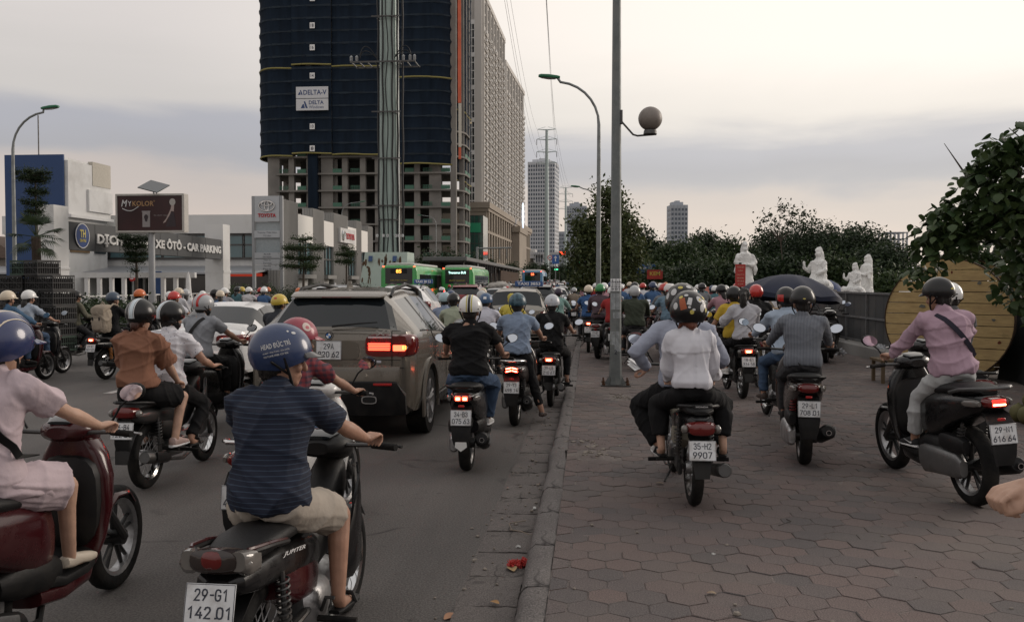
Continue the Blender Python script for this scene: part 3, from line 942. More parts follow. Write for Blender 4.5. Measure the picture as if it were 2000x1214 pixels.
def head_prims(mb,hc,R,s=1.0,face=True):
 def T(p):
  return hc+R @ (Vector(p)*s)
 mb.sph(T((0,-.012,.03)),(.076*s,.096*s,.094*s),R,18,12)
 mb.sph(T((0,.022,-.045)),(.060*s,.066*s,.076*s),R,16,10)
 mb.sph(T((0,.060,-.098)),(.027*s,.024*s,.022*s),R,10,8)
 if face:
  mb.cap(T((0,.092,.006)),T((0,.108,-.036)),.010*s,.0165*s,8)
  mb.cap(T((-.034,.078,.018)),T((.034,.078,.018)),.015*s,.015*s,8)
  mb.cap(T((-.017,.083,-.066)),T((.017,.083,-.066)),.010*s,.010*s,8)
  mb.cap(T((-.013,.080,-.080)),T((.013,.080,-.080)),.0095*s,.0095*s,8)
  for q in (-1,1):
   mb.sph(T((q*.078,-.012,-.018)),(.011*s,.022*s,.034*s),R @ Matrix.Rotation(-q*.35,3,'Z'),10,8)
   mb.sph(T((q*.04,.062,-.03)),(.026*s,.024*s,.024*s),R,8,6)
HEL=(.119,.144,.132)
def helmet_shell(R0,style='half',n=36):
 """shell in head space; R0 radii; returns mb"""
 rx,ry,rz=R0
 c=Vector((0,-.008,.038))
 def rim(a):           # a: 0 front .. pi back
  f=(1-math.cos(a))/2
  if style=='half':
   return -.05-.18*math.sin(a)**2*0-.30*f
  if style=='full':
   return -.12-.62*min(1,f*2.2)**.7
  return -.05-.55*min(1,f*1.7)**.8
 rows=12
 outer,inner=[],[]
 for j in range(rows+1):
  ro,ri=[],[]
  for a in np.linspace(0,2*PI,n,endpoint=False):
   e1=math.asin(max(-.95,rim(a)))
   e=1.535+(e1-1.535)*j/rows
   fx,fy,fz=math.sin(a)*math.cos(e),math.cos(a)*math.cos(e),math.sin(e)
   if fz<0:
    fx *= 1-.25*fz*fz
   ro.append((c.x+rx*fx,c.y+ry*fy,c.z+rz*fz))
   ri.append((c.x+(rx-.014)*fx,c.y+(ry-.014)*fy,c.z+(rz-.014)*fz))
  outer.append(ro)
  inner.append(ri)
 return MB().rings(np.array(outer+inner[::-1]))
def on_helmet(x,z,R0,az,el,lift=.0012,roll=0.0):
 """flat marks (x right, z up, metres) wrapped on the shell around azimuth az (0 front, pi back), elevation el"""
 rx,ry,rz=R0
 cr,sr=math.cos(roll),math.sin(roll)
 x,z=x*cr-z*sr,x*sr+z*cr
 a=az-x/.135/max(.35,math.cos(el))
 e=el+z/.142
 f=1+lift/.13
 return np.stack([rx*f*np.sin(a)*np.cos(e),-.008+ry*f*np.cos(a)*np.cos(e),.038+rz*f*np.sin(e)],-1)
def helmet_mark(kind,R0,az,el,w,h,roll=0.0,text=None,lift=.0012):
 if kind=='text':
  t=text_mb(text,h,w,bold=.015)
  v,f=t.arr()
  return MB().add(on_helmet(v[:,0],v[:,2],R0,az,el,lift,roll),f)
 if kind=='patch':
  nu,nv=max(2,int(w/.012)),max(2,int(h/.012))
  xs,zs=np.meshgrid(np.linspace(-w/2,w/2,nu+1),np.linspace(-h/2,h/2,nv+1))
  v=on_helmet(xs.ravel(),zs.ravel(),R0,az,el,lift,roll)
  return MB().add(v,[(j*(nu+1)+i,j*(nu+1)+i+1,(j+1)*(nu+1)+i+1,(j+1)*(nu+1)+i) for j in range(nv) for i in range(nu)])
 if kind=='disc':
  n=18
  v=[(0,0)]+[(w/2*q*math.cos(a),h/2*q*math.sin(a)) for q in (.55,1) for a in np.linspace(0,2*PI,n,endpoint=False)]
  v=np.array(v)
  F=[(0,1+i,1+(i+1)%n) for i in range(n)]+[(1+i,1+n+i,1+n+(i+1)%n,1+(i+1)%n) for i in range(n)]
  return MB().add(on_helmet(v[:,0],v[:,1],R0,az,el,lift,roll),F)
def stripe_band(R0,x0,x1,e0=-.2,e1=PI+.35,lift=.0014,n=40):
 """front-to-back band over the crown between sideways offsets x0..x1"""
 rx,ry,rz=R0
 f=1+lift/.13
 V=[]
 for t in np.linspace(e0,e1,n+1):
  for x in np.linspace(x0,x1,4):
   q=math.sqrt(max(0,1-(x/rx)**2))
   V.append((x*f,-.008+ry*f*q*math.cos(t),.038+rz*f*q*math.sin(t)))
 return MB().add(V,[(i*4+j,i*4+j+1,(i+1)*4+j+1,(i+1)*4+j) for i in range(n) for j in range(3)])
def person(label,base,look,pose,lod=False,group=None,root_only=True):
 """base: info of the bike (x,y,z,rz) or (x,y,z,rz); pose in that frame"""
 s=look.get('s',.905)
 fem=look.get('fem',False)
 kw=(.86 if fem else 1.0)*look.get('wide',1.0)
 kd=(.9 if fem else 1.0)*look.get('deep',1.0)
 vox=look.get('vox',.012) if not lod else .028
 sk=look.get('skin',SKIN)
 seed=look.get('seed',1)
 P=Vector(pose['hip'])
 lean=pose.get('lean',.15)
 tw=pose.get('roll',0.0)
 sp=Vector((math.sin(tw),math.sin(lean),math.cos(lean))).normalized()
 fw=Vector((0,math.cos(lean),-math.sin(lean)))
 L=.515*s
 bend=pose.get('bend',.015)
 N=P+sp*L
 X=Vector((1,0,0))
 shw=(.165 if fem else .185)*s*look.get('wide',1.0)
 hy,hp,hr=pose.get('head',(0,0,0))
 RH=Matrix.Rotation(hy,3,'Z') @ Matrix.Rotation(-hp,3,'X') @ Matrix.Rotation(hr,3,'Y')
 hs=look.get('hs',.96)
 hc=N+sp*.045*s+Vector((0,.028,.10*s))+RH @ Vector((0,.012,0))
 body=MB()
 body.rings(torso_rings(P,sp,fw,L,kw*s,kd*s,0,-.17,1.08,bend=bend))
 body.tube([N-sp*.02,hc+RH @ Vector((0,-.02,-.075))],[.06*s,.052*s],14,ends=True)
 head_prims(body,hc,RH,hs,not lod)
 ua,fa,th,sn=.285*s,.255*s,.43*s,.42*s
 arms,legs=[],[]
 for q in (-1,1):
  A=pose['arm'][0 if q<0 else 1]
  sh=N-sp*.065*s+X*q*shw
  tgt=Vector(A['hand'])
  u=Vector(A.get('u',(q,-.35,0))).normalized()
  w=Vector(A.get('w',(0,0,1))).normalized()
  v=Vector(A['v']).normalized() if 'v' in A else (w.cross(u)*q).normalized()
  if A.get('v') is None and v.y<0:
   v=-v
  wr=tgt+w*.030*s-v*.062*s
  el,wr2=ik(sh,wr,ua,fa,A.get('pole',(q*.8,-.4,-1)))
  if (wr2-wr).length>.001:
   tgt=tgt+(wr2-wr)
   wr=wr2
  arms.append((sh,el,wr))
  body.cap(sh-X*q*.02,sh,.058*s,.058*s)
  body.tube([sh,sh.lerp(el,.35),sh.lerp(el,.75),el],[.05*s,.0525*s,.043*s,.0385*s],12,ends=True)
  body.tube([el,el.lerp(wr,.22),el.lerp(wr,.5),el.lerp(wr,.8),wr],[.036*s,.0435*s,.039*s,.029*s,.0255*s],12,ends=True)
  if lod:
   body.cap(wr,tgt,.03,.03,6)
  else:
   hand_prims(body,wr,tgt,u,v,w,q,A.get('curl',1.0),s*(.92 if fem else 1.0))
   if A.get('fist'):
    body.cap(tgt-u*.025+v*.004,tgt+u*.028+v*.004,.021,.019,10)
  B=pose['leg'][0 if q<0 else 1]
  hj=P+X*q*.088*s-sp*.03
  an=Vector(B['foot'])+Vector((0,-.045,.075))*s
  kn,an=ik(hj,an,th,sn,B.get('pole',(q*.25,1,.6)))
  legs.append((hj,kn,an,B.get('yaw',0.0),B.get('pitch',0.0)))
  body.cap(hj,kn,.088*s*kw,.055*s,14)
  body.tube([kn,kn.lerp(an,.3)-Vector((0,.015,0)),an],[.055*s,.056*s*kw,.036*s],12,ends=True)
  RF=Matrix.Rotation(B.get('yaw',0),3,'Z') @ Matrix.Rotation(B.get('pitch',0),3,'X')
  for a,b,c in ((-.03,-.05,.033),(.06,-.052,.028)):
   pass
  body.tube([an,an+RF @ Vector((0,.02,-.035))*s,an+RF @ Vector((0,.14,-.055))*s],[.036*s,.036*s,.022*s],10,ends=True)
 kit=Kit()
 V,F,Nn=remesh(body,vox,3 if not lod else 2)
 if look.get('top'):      # the skin under the clothes lies a little deeper
  rel=V-np.array(P)
  tt_=rel @ np.array(sp)/L
  rad_=np.linalg.norm(rel-np.outer(tt_*L,np.array(sp)),axis=1)
  msk=(tt_>-.12) & (tt_<.95) & (rad_<.235*s*look.get('wide',1.0))
  V=V-Nn*(msk*.009)[:,None]
 kit.add('body',(V,F),sk,None,180,fixn=False)
 # --- upper clothes
 top=look.get('top')
 if top:
  c=MB()
  hem=top.get('hem',-.06)
  ad=(top.get('add',.016)+.003)*s
  c.rings(torso_rings(P,sp,fw,L,kw*s,kd*s,ad,hem,.985,top.get('blouse',.012),bend=bend))
  c.cap(N-sp*.045,N+sp*.012,.082*s,.074*s)
  if top.get('collar'):
   c.tube([N+sp*.005,N+sp*.035*s+fw*.008],[.080*s,.074*s],14)
  sl=top.get('sleeve',.6)      # in upper arm lengths; >1 goes down the forearm
  for i,q in ((0,-1),(1,1)):
   sh,el,wr=arms[i]
   bag=top.get('bag',0.0)
   c.cap(N-sp*.05*s+X*q*shw*.55,sh,(.07*s+ad*.5),.063*s+ad*.6)
   if sl<=1:
    e=sh.lerp(el,sl)
    c.tube([sh,sh.lerp(e,.5),e],[.062*s+ad*.7,.058*s+ad*.8+bag*.5,.052*s+ad+bag],14,ends=False)
   else:
    e=el.lerp(wr,min(1,sl-1))
    c.tube([sh,sh.lerp(el,.5),el],[.062*s+ad*.7,.054*s+ad*.8+bag*.4,.046*s+ad*.8+bag*.6],14,ends=True)
    c.tube([el,el.lerp(e,.5),el.lerp(e,.86),e],[.046*s+ad*.8+bag*.6,.042*s+ad*.7+bag*.8,.036*s+ad*.7+bag*.7,.031*s+ad*.6],14,ends=False)
  if top.get('skirt'):
   for i,q in ((0,-1),(1,1)):
    hj,kn,an,_,_=legs[i]
    e=hj.lerp(kn,top['skirt'])
    c.cap(hj,hj.lerp(e,.6),.115*s*kw,.105*s)
    c.tube([hj.lerp(e,.5),e],[.112*s,.098*s],14)
   e0,e1=legs[0][0].lerp(legs[0][1],top['skirt']),legs[1][0].lerp(legs[1][1],top['skirt'])
   c.cap(e0+Vector((.03,-.02,.015)),e1+Vector((-.03,-.02,.015)),.085*s,.085*s)
   c.cap(P+fw*.03,(e0+e1)/2,.11*s,.08*s)
  V,F,Nn=remesh(c,max(vox,.009) if not lod else .028,4 if not lod else 2)
  if not lod:
   V0=V-np.array(P)
   V=folds(V,Nn,top.get('crease',.0045),seed,top.get('freq',12.0),top.get('squash',(1,1,1)))
   if top.get('yoke'):     # back yoke seam and box pleat
    t_=V0 @ np.array(sp)/L
    bk=(V0 @ np.array(fw)<-.02) & (np.abs(V0[:,0])<.30*s)
    V+=Nn*(bk*(t_>top['yoke'])*.007)[:,None]
    V-=Nn*(bk*(np.abs(V0[:,0]-.005)<.011)*(t_<top['yoke'])*.007)[:,None]
  kit.add(top.get('name','shirt'),(V,F),top['m'],None,180,fixn=False)
 # --- lower clothes
 bot=look.get('bottom')
 if bot:
  c=MB()
  ad=bot.get('add',.012)*s
  c.rings(torso_rings(P,sp,fw,L,kw*s,kd*s,ad,-.17,min(.10,(look.get('top') or {}).get('hem',.1)+.085),bend=bend))
  ln=bot.get('length',1.9)     # 0..1 thigh, 1..2 shin
  for i,q in ((0,-1),(1,1)):
   hj,kn,an,_,_=legs[i]
   lo_=bot.get('loose',.0)
   if ln<=1:
    e=hj.lerp(kn,ln)
    c.cap(hj,hj.lerp(e,.5),.09*s*kw+ad,.078*s+ad,16)
    c.tube([hj,hj.lerp(e,.5),e],[.09*s*kw+ad,.08*s+ad+lo_,.068*s+ad+lo_*1.5],16)
   else:
    e=kn.lerp(an,ln-1)
    c.cap(hj,kn,.09*s*kw+ad,.058*s+ad+lo_*.5,16)
    c.tube([kn,kn.lerp(e,.4)-Vector((0,.012,0)),e],[.058*s+ad+lo_*.5,.056*s+ad+lo_,.042*s+ad+lo_],16,ends=False)
  if bot.get('skirt'):
   e0,e1=legs[0][0].lerp(legs[0][1],ln),legs[1][0].lerp(legs[1][1],ln)
   c.cap(P+fw*.03,(e0+e1)/2,.11*s,.085*s)
  V,F,Nn=remesh(c,max(vox,.010) if not lod else .028,4 if not lod else 2)
  if not lod:
   V=folds(V,Nn,bot.get('crease',.004),seed+50,14)
  kit.add(bot.get('name','trousers'),(V,F),bot['m'],None,180,fixn=False)
 # --- shoes
 sho=look.get('shoe')
 if sho:
  for hj,kn,an,yw,pt in legs:
   RF=(Matrix.Rotation(yw,4,'Z') @ Matrix.Rotation(pt,4,'X'))
   M=Matrix.Translation(an+Vector((0,.045,-.075))*s) @ RF @ Matrix.Diagonal((s,s,s,1))
   if sho=='sandal':
    up=MB().loft_y([(-.085,.012,.03,.010),(-.06,.012,.042,.013),(.05,.012,.045,.013),(.12,.012,.05,.013),(.175,.012,.03,.010)],16,3)
    up.tube([(-.046,.085,.012),(-.03,.08,.06),(.03,.08,.06),(.046,.085,.012)],.013,6)
   else:
    hi=.032 if sho=='flat' else .044
    up=MB().loft_y([(-.10,.042,.018,.02),(-.085,.048,.036,hi),(-.03,.050,.042,hi+.012),(.03,.042,.042,hi),(.10,.030,.046,.032),(.15,.025,.042,.024),(.178,.022,.025,.015)],18,2.6)
   i=kit.add('shoe',up.xform(M),look['shoe_m'])
   if look.get('sole_m') and not lod:
    kit.add('sole',MB().loft_y([(-.105,.011,.022,.011),(-.09,.012,.039,.013),(.0,.011,.044,.012),(.10,.011,.049,.011),(.16,.012,.042,.010),(.185,.014,.022,.008)],18,3).xform(M),look['sole_m'],i)
    if look.get('tick'):
     kit.add('emblem',MB().prism([(-.05,.058),(-.055,.045),(-.045,.036),(-.02,.040),(.07,.066),(-.02,.050),(-.04,.049)],-.045,-.047,'x').xform(M),WHT,i)
 # --- hair
 hair=look.get('hair')
 MH=Matrix.Translation(hc) @ RH.to_4x4() @ Matrix.Diagonal((hs,hs,hs,1))
 if hair:
  h=MB()
  h.sph((0,-.022,.028),(.083,.098,.102),nu=18,nv=12)
  h.sph((0,-.055,-.03),(.07,.05,.07),nu=14,nv=10)
  if hair=='long':
   h.tube([(0,-.07,-.02),(0,-.105,-.10),(0,-.11,-.20),(.01,-.10,-.33)],[.06,.06,.055,.02],12,ends=True)
  elif hair=='pony':
   h.tube([(0,-.08,.06),(0,-.135,.03),(0,-.13,-.08),(.005,-.115,-.24),(.01,-.10,-.34)],[.03,.045,.05,.045,.012],12,ends=True)
  elif hair=='bun':
   h.tube([(0,-.07,-.02),(.0,-.10,-.075)],[.05,.04],12,ends=True)
   h.tube([(-.06,-.03,-.05),(-.085,-.02,-.115)],[.02,.012],8,ends=True)
  h.xform(MH)
  if lod:
   kit.add('hair',h,HAIR,None,180)
  else:
   V,F,Nn=remesh(h,max(vox*.9,.009),3)
   V=folds(V,Nn,.003,seed+9,40,(1.6,1.6,.25))
   kit.add('hair',(V,F),look.get('hair_m',HAIR),None,180,fixn=False)
 # --- helmet
 he=look.get('helmet')
 hel_i=None
 if he:
  R0=tuple(a*he.get('size',1.0) for a in HEL)
  st=he.get('style','half')
  hm=helmet_shell(R0,st,36 if not lod else 16).xform(MH)
  hel_i=kit.add('helmet',hm,he['m'],None,60)
  if he.get('visor',True):
   vz=MB()
   R=[]
   for a in np.linspace(-.95,.95,13):
    e=math.asin(-.03)
    x,y=R0[0]*math.sin(a),-.008+R0[1]*math.cos(a)
    k_=he.get('brim',.045)*math.cos(a*1.55)**.8 if abs(a*1.55)<PI/2 else 0
    x2,y2=x+math.sin(a)*k_*.6,y+k_
    z0=.038-.01
    R.append([(x*.97,y*.97,z0+.018),(x2,y2,z0-.004),(x2,y2,z0-.010),(x*.97,y*.97,z0-.002)])
   kit.add('visor',MB().rings(np.array(R)).xform(MH),he.get('visor_m',he['m']),hel_i)
  if not lod:
   st_=MB()
   for q in (-1,1):
    st_.tube([(q*.112,-.02,.02),(q*.09,.015,-.06),(q*.05,.045,-.125),(0,.055,-.135)],.007,6)
    st_.tube([(q*.108,-.075,.0),(q*.088,.01,-.055)],.006,6)
   kit.add('chin_strap',st_.xform(MH),BLK,hel_i)
   rimb=MB()
   for mk in he.get('marks',[]):
    mm=stripe_band(R0,*mk[1:3]) if mk[0]=='band' else helmet_mark(mk[0],R0,*mk[1:-1])
    kit.add({'band': 'stripe','text': 'lettering'}.get(mk[0],'sticker'),mm.xform(MH),mk[-1],hel_i)
 # --- mask, strap, extras
 if look.get('mask') and not lod:
  V,F,Nn=remesh(MB().sph((0,.028,-.06),(.066,.075,.058)).xform(MH),.01,3)
  kit.add('face_mask',(V,F),look['mask'],None,180,fixn=False)
 if look.get('strap') and not lod:
  q=look['strap'][0]
  a=N-sp*.02*s-X*q*.075
  b=P+sp*.12*s+X*q*.165
  pts=[]
  for t in np.linspace(0,1,9):
   c=a.lerp(b,t)
   tt_=(c-P).dot(sp)/L
   xx_=c.x-P.x
   ta=[k_[0] for k_ in TORSO]
   ad_=((top or {}).get('add',.016)+.003)*s+(top or {}).get('blouse',.012)*math.exp(-((tt_-(top or {}).get('hem',-.06)-.12)/.16)**2)
   hw_=np.interp(tt_,ta,[k_[1] for k_ in TORSO])*kw*s+ad_
   hd_=np.interp(tt_,ta,[k_[2] for k_ in TORSO])*kd*s+ad_
   c=P+sp*(tt_*L)+X*xx_-fw*(bend*math.sin(max(0,min(1,tt_))*PI)+hd_*math.sqrt(max(.05,1-(xx_/hw_)**2))+.013)
   pts.append(c)
  pts=[a+fw*.09+sp*-.03,a+fw*.03+sp*.022]+pts+[b+fw*.08]
  R=[]
  for i,p in enumerate(pts):
   t=(pts[min(i+1,len(pts)-1)]-pts[max(0,i-1)]).normalized()
   nrm=-fw if 1<i<len(pts)-1 else sp
   w_=t.cross(nrm).normalized()*.019
   nrm=w_.cross(t).normalized()*.003
   R.append([list(p-w_-nrm),list(p+w_-nrm),list(p+w_+nrm),list(p-w_+nrm)])
  kit.add('bag_strap',MB().rings(np.array(R)),look['strap'][1])
 if look.get('eyes') and not lod:
  for q in (-1,1):
   kit.add('eye',MB().sph((q*.032,.083,.0),.0115,nu=10,nv=8).xform(MH),mat('eye',(.05,.04,.035),.2))
 if lod:
  return kit,hel_i
 x,y,z,rz=(base['x'],base['y'],base['z'],base['rz']) if isinstance(base,dict) else base
 # the body is the thing; what it wears are its parts
 nm,v,f,m,par,ang,lab,fx=kit.p[0]
 root=link('person',mesh('person',v,f,m,180,fixn=False),None,(x,y,z),rz)
 tag(root,label,'person',group)
 out=[root]
 for nm,v,f,m,par,ang,lab,fx in kit.p[1:]:
  o=link(nm,mesh(nm,v,f,m,ang,fixn=fx),out[par] if par is not None else root)
  out.append(o)
 return root
def ride(info,lean=.15,dy=0.0,head=(0,0,0),passenger=False,hand=None,feet=None,**kw):
 """pose of someone sitting on a bike"""
 if passenger:
  sy,sz=info['pseat']
  gx=.2
  h=hand or [(-.16,sy+.34,.98),(.16,sy+.34,.98)]
  ft=feet or [(-info['pfoot'][0],info['pfoot'][1],info['pfoot'][2]),info['pfoot']]
  ap=kw.get('apole',.6)
  arms=[dict(hand=h[0],u=(-1,0,0),v=(0,1,-.2),pole=(-ap,-.6,-1)),dict(hand=h[1],u=(1,0,0),v=(0,1,-.2),pole=(ap,-.6,-1))]
 else:
  sy,sz=info['seat']
  gx,gy,gz=info['grip']
  h=hand or [None,None]
  arms=[]
  for q,hh in ((-1,h[0]),(1,h[1])):
   if isinstance(hh,dict):
    arms.append(hh)
   else:
    arms.append(dict(hand=hh or (q*gx,gy,gz),u=(q,-.36,0),w=(0,-.25,1),pole=(q*kw.get('elbow',.55),-.35,-.8)))
  fx,fy,fz=info['foot']
  ft=feet or [(-fx,fy,fz),(fx,fy,fz)]
 legs=[]
 for q,f in ((-1,ft[0]),(1,ft[1])):
  legs.append(dict(foot=f,pole=(q*kw.get('knee',.3),1,.55),yaw=-q*.12,pitch=0))
 d=dict(hip=(kw.get('hx',0.0),sy+dy,sz+.083+info.get('lift',0)+kw.get('dz',0)),lean=lean,head=head,arm=arms,leg=legs)
 for a in ('roll','bend'):
  if a in kw:
   d[a]=kw[a]
 return d
# ---------------------------------------------------------------- ground, road, kerb, pavement
def ground_mat(name,base,dark,light,big=.35,fine=140,bump=.35,rough=.9,crack=0.0,spec=.3,road=False):
 m=bpy.data.materials.new(name)
 m.use_nodes=True
 n,l=m.node_tree.nodes,m.node_tree.links
 b=n['Principled BSDF']
 b.inputs['Roughness'].default_value=rough
 b.inputs['Specular IOR Level'].default_value=spec
 t=n.new('ShaderNodeTexCoord')
 def noise(sc,det=5,ro=.6,st=None):
  q=n.new('ShaderNodeTexNoise')
  q.inputs['Scale'].default_value=sc
  q.inputs['Detail'].default_value=det
  q.inputs['Roughness'].default_value=ro
  v=t.outputs['Object']
  if st:
   mp_=n.new('ShaderNodeMapping'); mp_.inputs['Scale'].default_value=st
   l.new(v,mp_.inputs[0]); v=mp_.outputs[0]
  l.new(v,q.inputs[0])
  return q.outputs[0]
 def rng_(v,a,b_,c=0,d=1):
  q=n.new('ShaderNodeMapRange')
  for i,k in zip((1,2,3,4),(a,b_,c,d)):
   q.inputs[i].default_value=k
  l.new(v,q.inputs[0])
  return q.outputs[0]
 def mix(f,a,c):
  q=n.new('ShaderNodeMix'); q.data_type='RGBA'
  if isinstance(f,float):
   q.inputs[0].default_value=f
  else:
   l.new(f,q.inputs[0])
  for i,v in ((6,a),(7,c)):
   if isinstance(v,tuple):
    q.inputs[i].default_value=(*v,1)
   else:
    l.new(v,q.inputs[i])
  return q.outputs[2]
 big_n=noise(big,6)
 c=mix(rng_(big_n,.35,.7),base,light)
 c=mix(rng_(noise(big*2.3,7,.7,(1.0,.35,1)),.5,.75,0,.8),c,dark)
 if road:
  # tyre polish along the lanes, oil spots, older patches of surfacing
  c=mix(rng_(noise(1.1,4,.6,(1.0,.03,1)),.46,.66,0,.55),c,tuple(x*.72 for x in base))
  c=mix(rng_(noise(2.6,3,.5),.66,.74,0,.7),c,tuple(x*.5 for x in base))
  c=mix(rng_(noise(9.0,2,.5),.70,.76,0,.6),c,tuple(x*.45 for x in base))
  vp=n.new('ShaderNodeTexVoronoi'); vp.inputs['Scale'].default_value=.16
  l.new(t.outputs['Object'],vp.inputs['Vector'])
  sc_=n.new('ShaderNodeSeparateColor'); l.new(vp.outputs['Color'],sc_.inputs[0])
  c=mix(rng_(sc_.outputs[0],.62,.66,0,.35),c,light)
 fn=noise(fine,3,.7)
 k=rng_(fn,.3,.72,.45,1.6)
 q=n.new('ShaderNodeMix'); q.data_type='RGBA'; q.blend_type='MULTIPLY'
 q.inputs[0].default_value=1
 l.new(c,q.inputs[6]); l.new(k,q.inputs[7])
 c=q.outputs[2]
 h=fn
 if crack:
  v=n.new('ShaderNodeTexVoronoi'); v.feature='DISTANCE_TO_EDGE'
  v.inputs['Scale'].default_value=crack
  wv=n.new('ShaderNodeMix'); wv.data_type='VECTOR'
  nn_=n.new('ShaderNodeTexNoise'); nn_.inputs['Scale'].default_value=2.2
  l.new(t.outputs['Object'],nn_.inputs[0])
  wv.inputs[0].default_value=.25
  l.new(t.outputs['Object'],wv.inputs[4]); l.new(nn_.outputs[1],wv.inputs[5])
  l.new(wv.outputs[1],v.inputs['Vector'])
  ck=rng_(v.outputs['Distance'],.0,.012,1,0)
  mk=n.new('ShaderNodeMath'); mk.operation='MULTIPLY'
  l.new(ck,mk.inputs[0]); l.new(rng_(noise(.9,3),.5,.62),mk.inputs[1])
  c=mix(mk.outputs[0],c,tuple(x*.35 for x in base))
 l.new(c,b.inputs['Base Color'])
 bp=n.new('ShaderNodeBump')
 bp.inputs['Strength'].default_value=bump
 bp.inputs['Distance'].default_value=.006
 l.new(h,bp.inputs['Height'])
 l.new(bp.outputs[0],b.inputs['Normal'])
 MATS[name]=m
 return m
ASPH=ground_mat('asphalt',(.088,.080,.076),(.052,.048,.046),(.116,.107,.101),.25,75,.8,.82,crack=.55,spec=.35,road=True)
SOIL=ground_mat('dry_soil',(.17,.145,.12),(.10,.085,.07),(.21,.185,.15),.6,60,.5)
BED=ground_mat('sand_bed',(.140,.119,.110),(.082,.071,.067),(.172,.148,.134),1.4,90,.6)
GUT=ground_mat('gutter_concrete',(.106,.094,.090),(.056,.050,.048),(.132,.118,.110),1.2,110,.6,crack=1.6)
KERB=ground_mat('kerb_stone',(.112,.101,.098),(.054,.049,.047),(.142,.130,.124),1.6,90,.6,crack=1.2)
FORE=ground_mat('forecourt_paving',(.20,.195,.185),(.13,.125,.12),(.24,.235,.225),.2,30,.2)
PAV=ground_mat('paver_clay',(.110,.092,.090),(.080,.071,.071),(.130,.112,.106),.9,120,.45,.9)
_n,_l=PAV.node_tree.nodes,PAV.node_tree.links
_b=_n['Principled BSDF']
_src=_b.inputs['Base Color'].links[0].from_socket
_oi,_ge=_n.new('ShaderNodeObjectInfo'),_n.new('ShaderNodeNewGeometry')
_ad=_n.new('ShaderNodeMath'); _ad.operation='ADD'
_l.new(_oi.outputs['Random'],_ad.inputs[0]); _l.new(_ge.outputs['Random Per Island'],_ad.inputs[1])
_fr=_n.new('ShaderNodeMath'); _fr.operation='FRACT'
_l.new(_ad.outputs[0],_fr.inputs[0])
_rp=_n.new('ShaderNodeValToRGB')
_e=_rp.color_ramp.elements
_e[0].color,_e[1].color=(.80,.84,.86,1),(1.12,1.0,.96,1)
_e2=_e.new(.5); _e2.color=(1.0,.97,.96,1)
_l.new(_fr.outputs[0],_rp.inputs[0])
_mx=_n.new('ShaderNodeMix'); _mx.data_type='RGBA'; _mx.blend_type='MULTIPLY'; _mx.inputs[0].default_value=1
_l.new(_src,_mx.inputs[6]); _l.new(_rp.outputs[0],_mx.inputs[7])
# sand swept over the paving, in world space
_te=_n.new('ShaderNodeTexNoise'); _te.inputs['Scale'].default_value=.55; _te.inputs['Detail'].default_value=6; _te.inputs['Roughness'].default_value=.65
_l.new(_ge.outputs['Position'],_te.inputs[0])
_mr=_n.new('ShaderNodeMapRange'); _mr.inputs[1].default_value,_mr.inputs[2].default_value,_mr.inputs[3].default_value,_mr.inputs[4].default_value=.5,.72,0,.75
_l.new(_te.outputs[0],_mr.inputs[0])
_m2=_n.new('ShaderNodeMix'); _m2.data_type='RGBA'; _m2.inputs[7].default_value=(.140,.118,.104,1)
_l.new(_mr.outputs[0],_m2.inputs[0]); _l.new(_mx.outputs[2],_m2.inputs[6])
_l.new(_m2.outputs[2],_b.inputs['Base Color'])
def strip(x0,x1,ys,zf,nx=1):
 V,F=[],[]
 xs=np.linspace(x0,x1,nx+1)
 for y in ys:
  for x in xs:
   V.append((x,y,zf(x,y)))
 k=nx+1
 for i in range(len(ys)-1):
  for j in range(nx):
   F.append((i*k+j,i*k+j+1,(i+1)*k+j+1,(i+1)*k+j))
 return MB().add(V,F)
YS=[-30,-10]+list(np.arange(0,71,5))+list(np.arange(80,430,20))+[600,1200]
ROAD_L,ROAD_R=-19.0,-.73
tag(obj('ground',strip(-1495,1495,[-58,0,300,2590],lambda x,y:-.06,4),SOIL,angle=0,fixn=False),kind='structure')
rd=obj('road',strip(ROAD_L,ROAD_R+.02,YS,lambda x,y: road_z(y),2),ASPH,angle=30,fixn=False)
tag(rd,kind='structure')
sk=MB()
sk.join(strip(ROAD_L,ROAD_L+.001,[70,200,420,1200],lambda x,y: road_z(y)))
for xs_ in (ROAD_L-.002,3.0):
 for a_,b_ in ((70,200),(200,420),(420,1200)):
  sk.quad((xs_,a_,-.1),(xs_,b_,-.1),(xs_,b_,road_z(b_)-.01),(xs_,a_,road_z(a_)-.01))
tag(obj('road_embankment',sk,CONC,angle=0,fixn=False),kind='structure')
# lane paint
LANE=mat('road_paint',(.42,.41,.39),.8,var=.2,scale=3,dirt=(.10,.095,.09),dscale=3)
lm=MB()
for y0 in np.arange(1.6,200,9.0):
 for xl in (-7.75,-13.5):
  lm.quad((xl-.08,y0+12.2-9,road_z(y0)+.005),(xl+.08,y0+3.2,road_z(y0)+.005),(xl+.08,y0+6.4,road_z(y0+3)+.005),(xl-.08,y0+6.4,road_z(y0+3)+.005))
o_=obj('road_markings',lm,LANE,angle=0,fixn=False)
tag(o_,kind='structure')
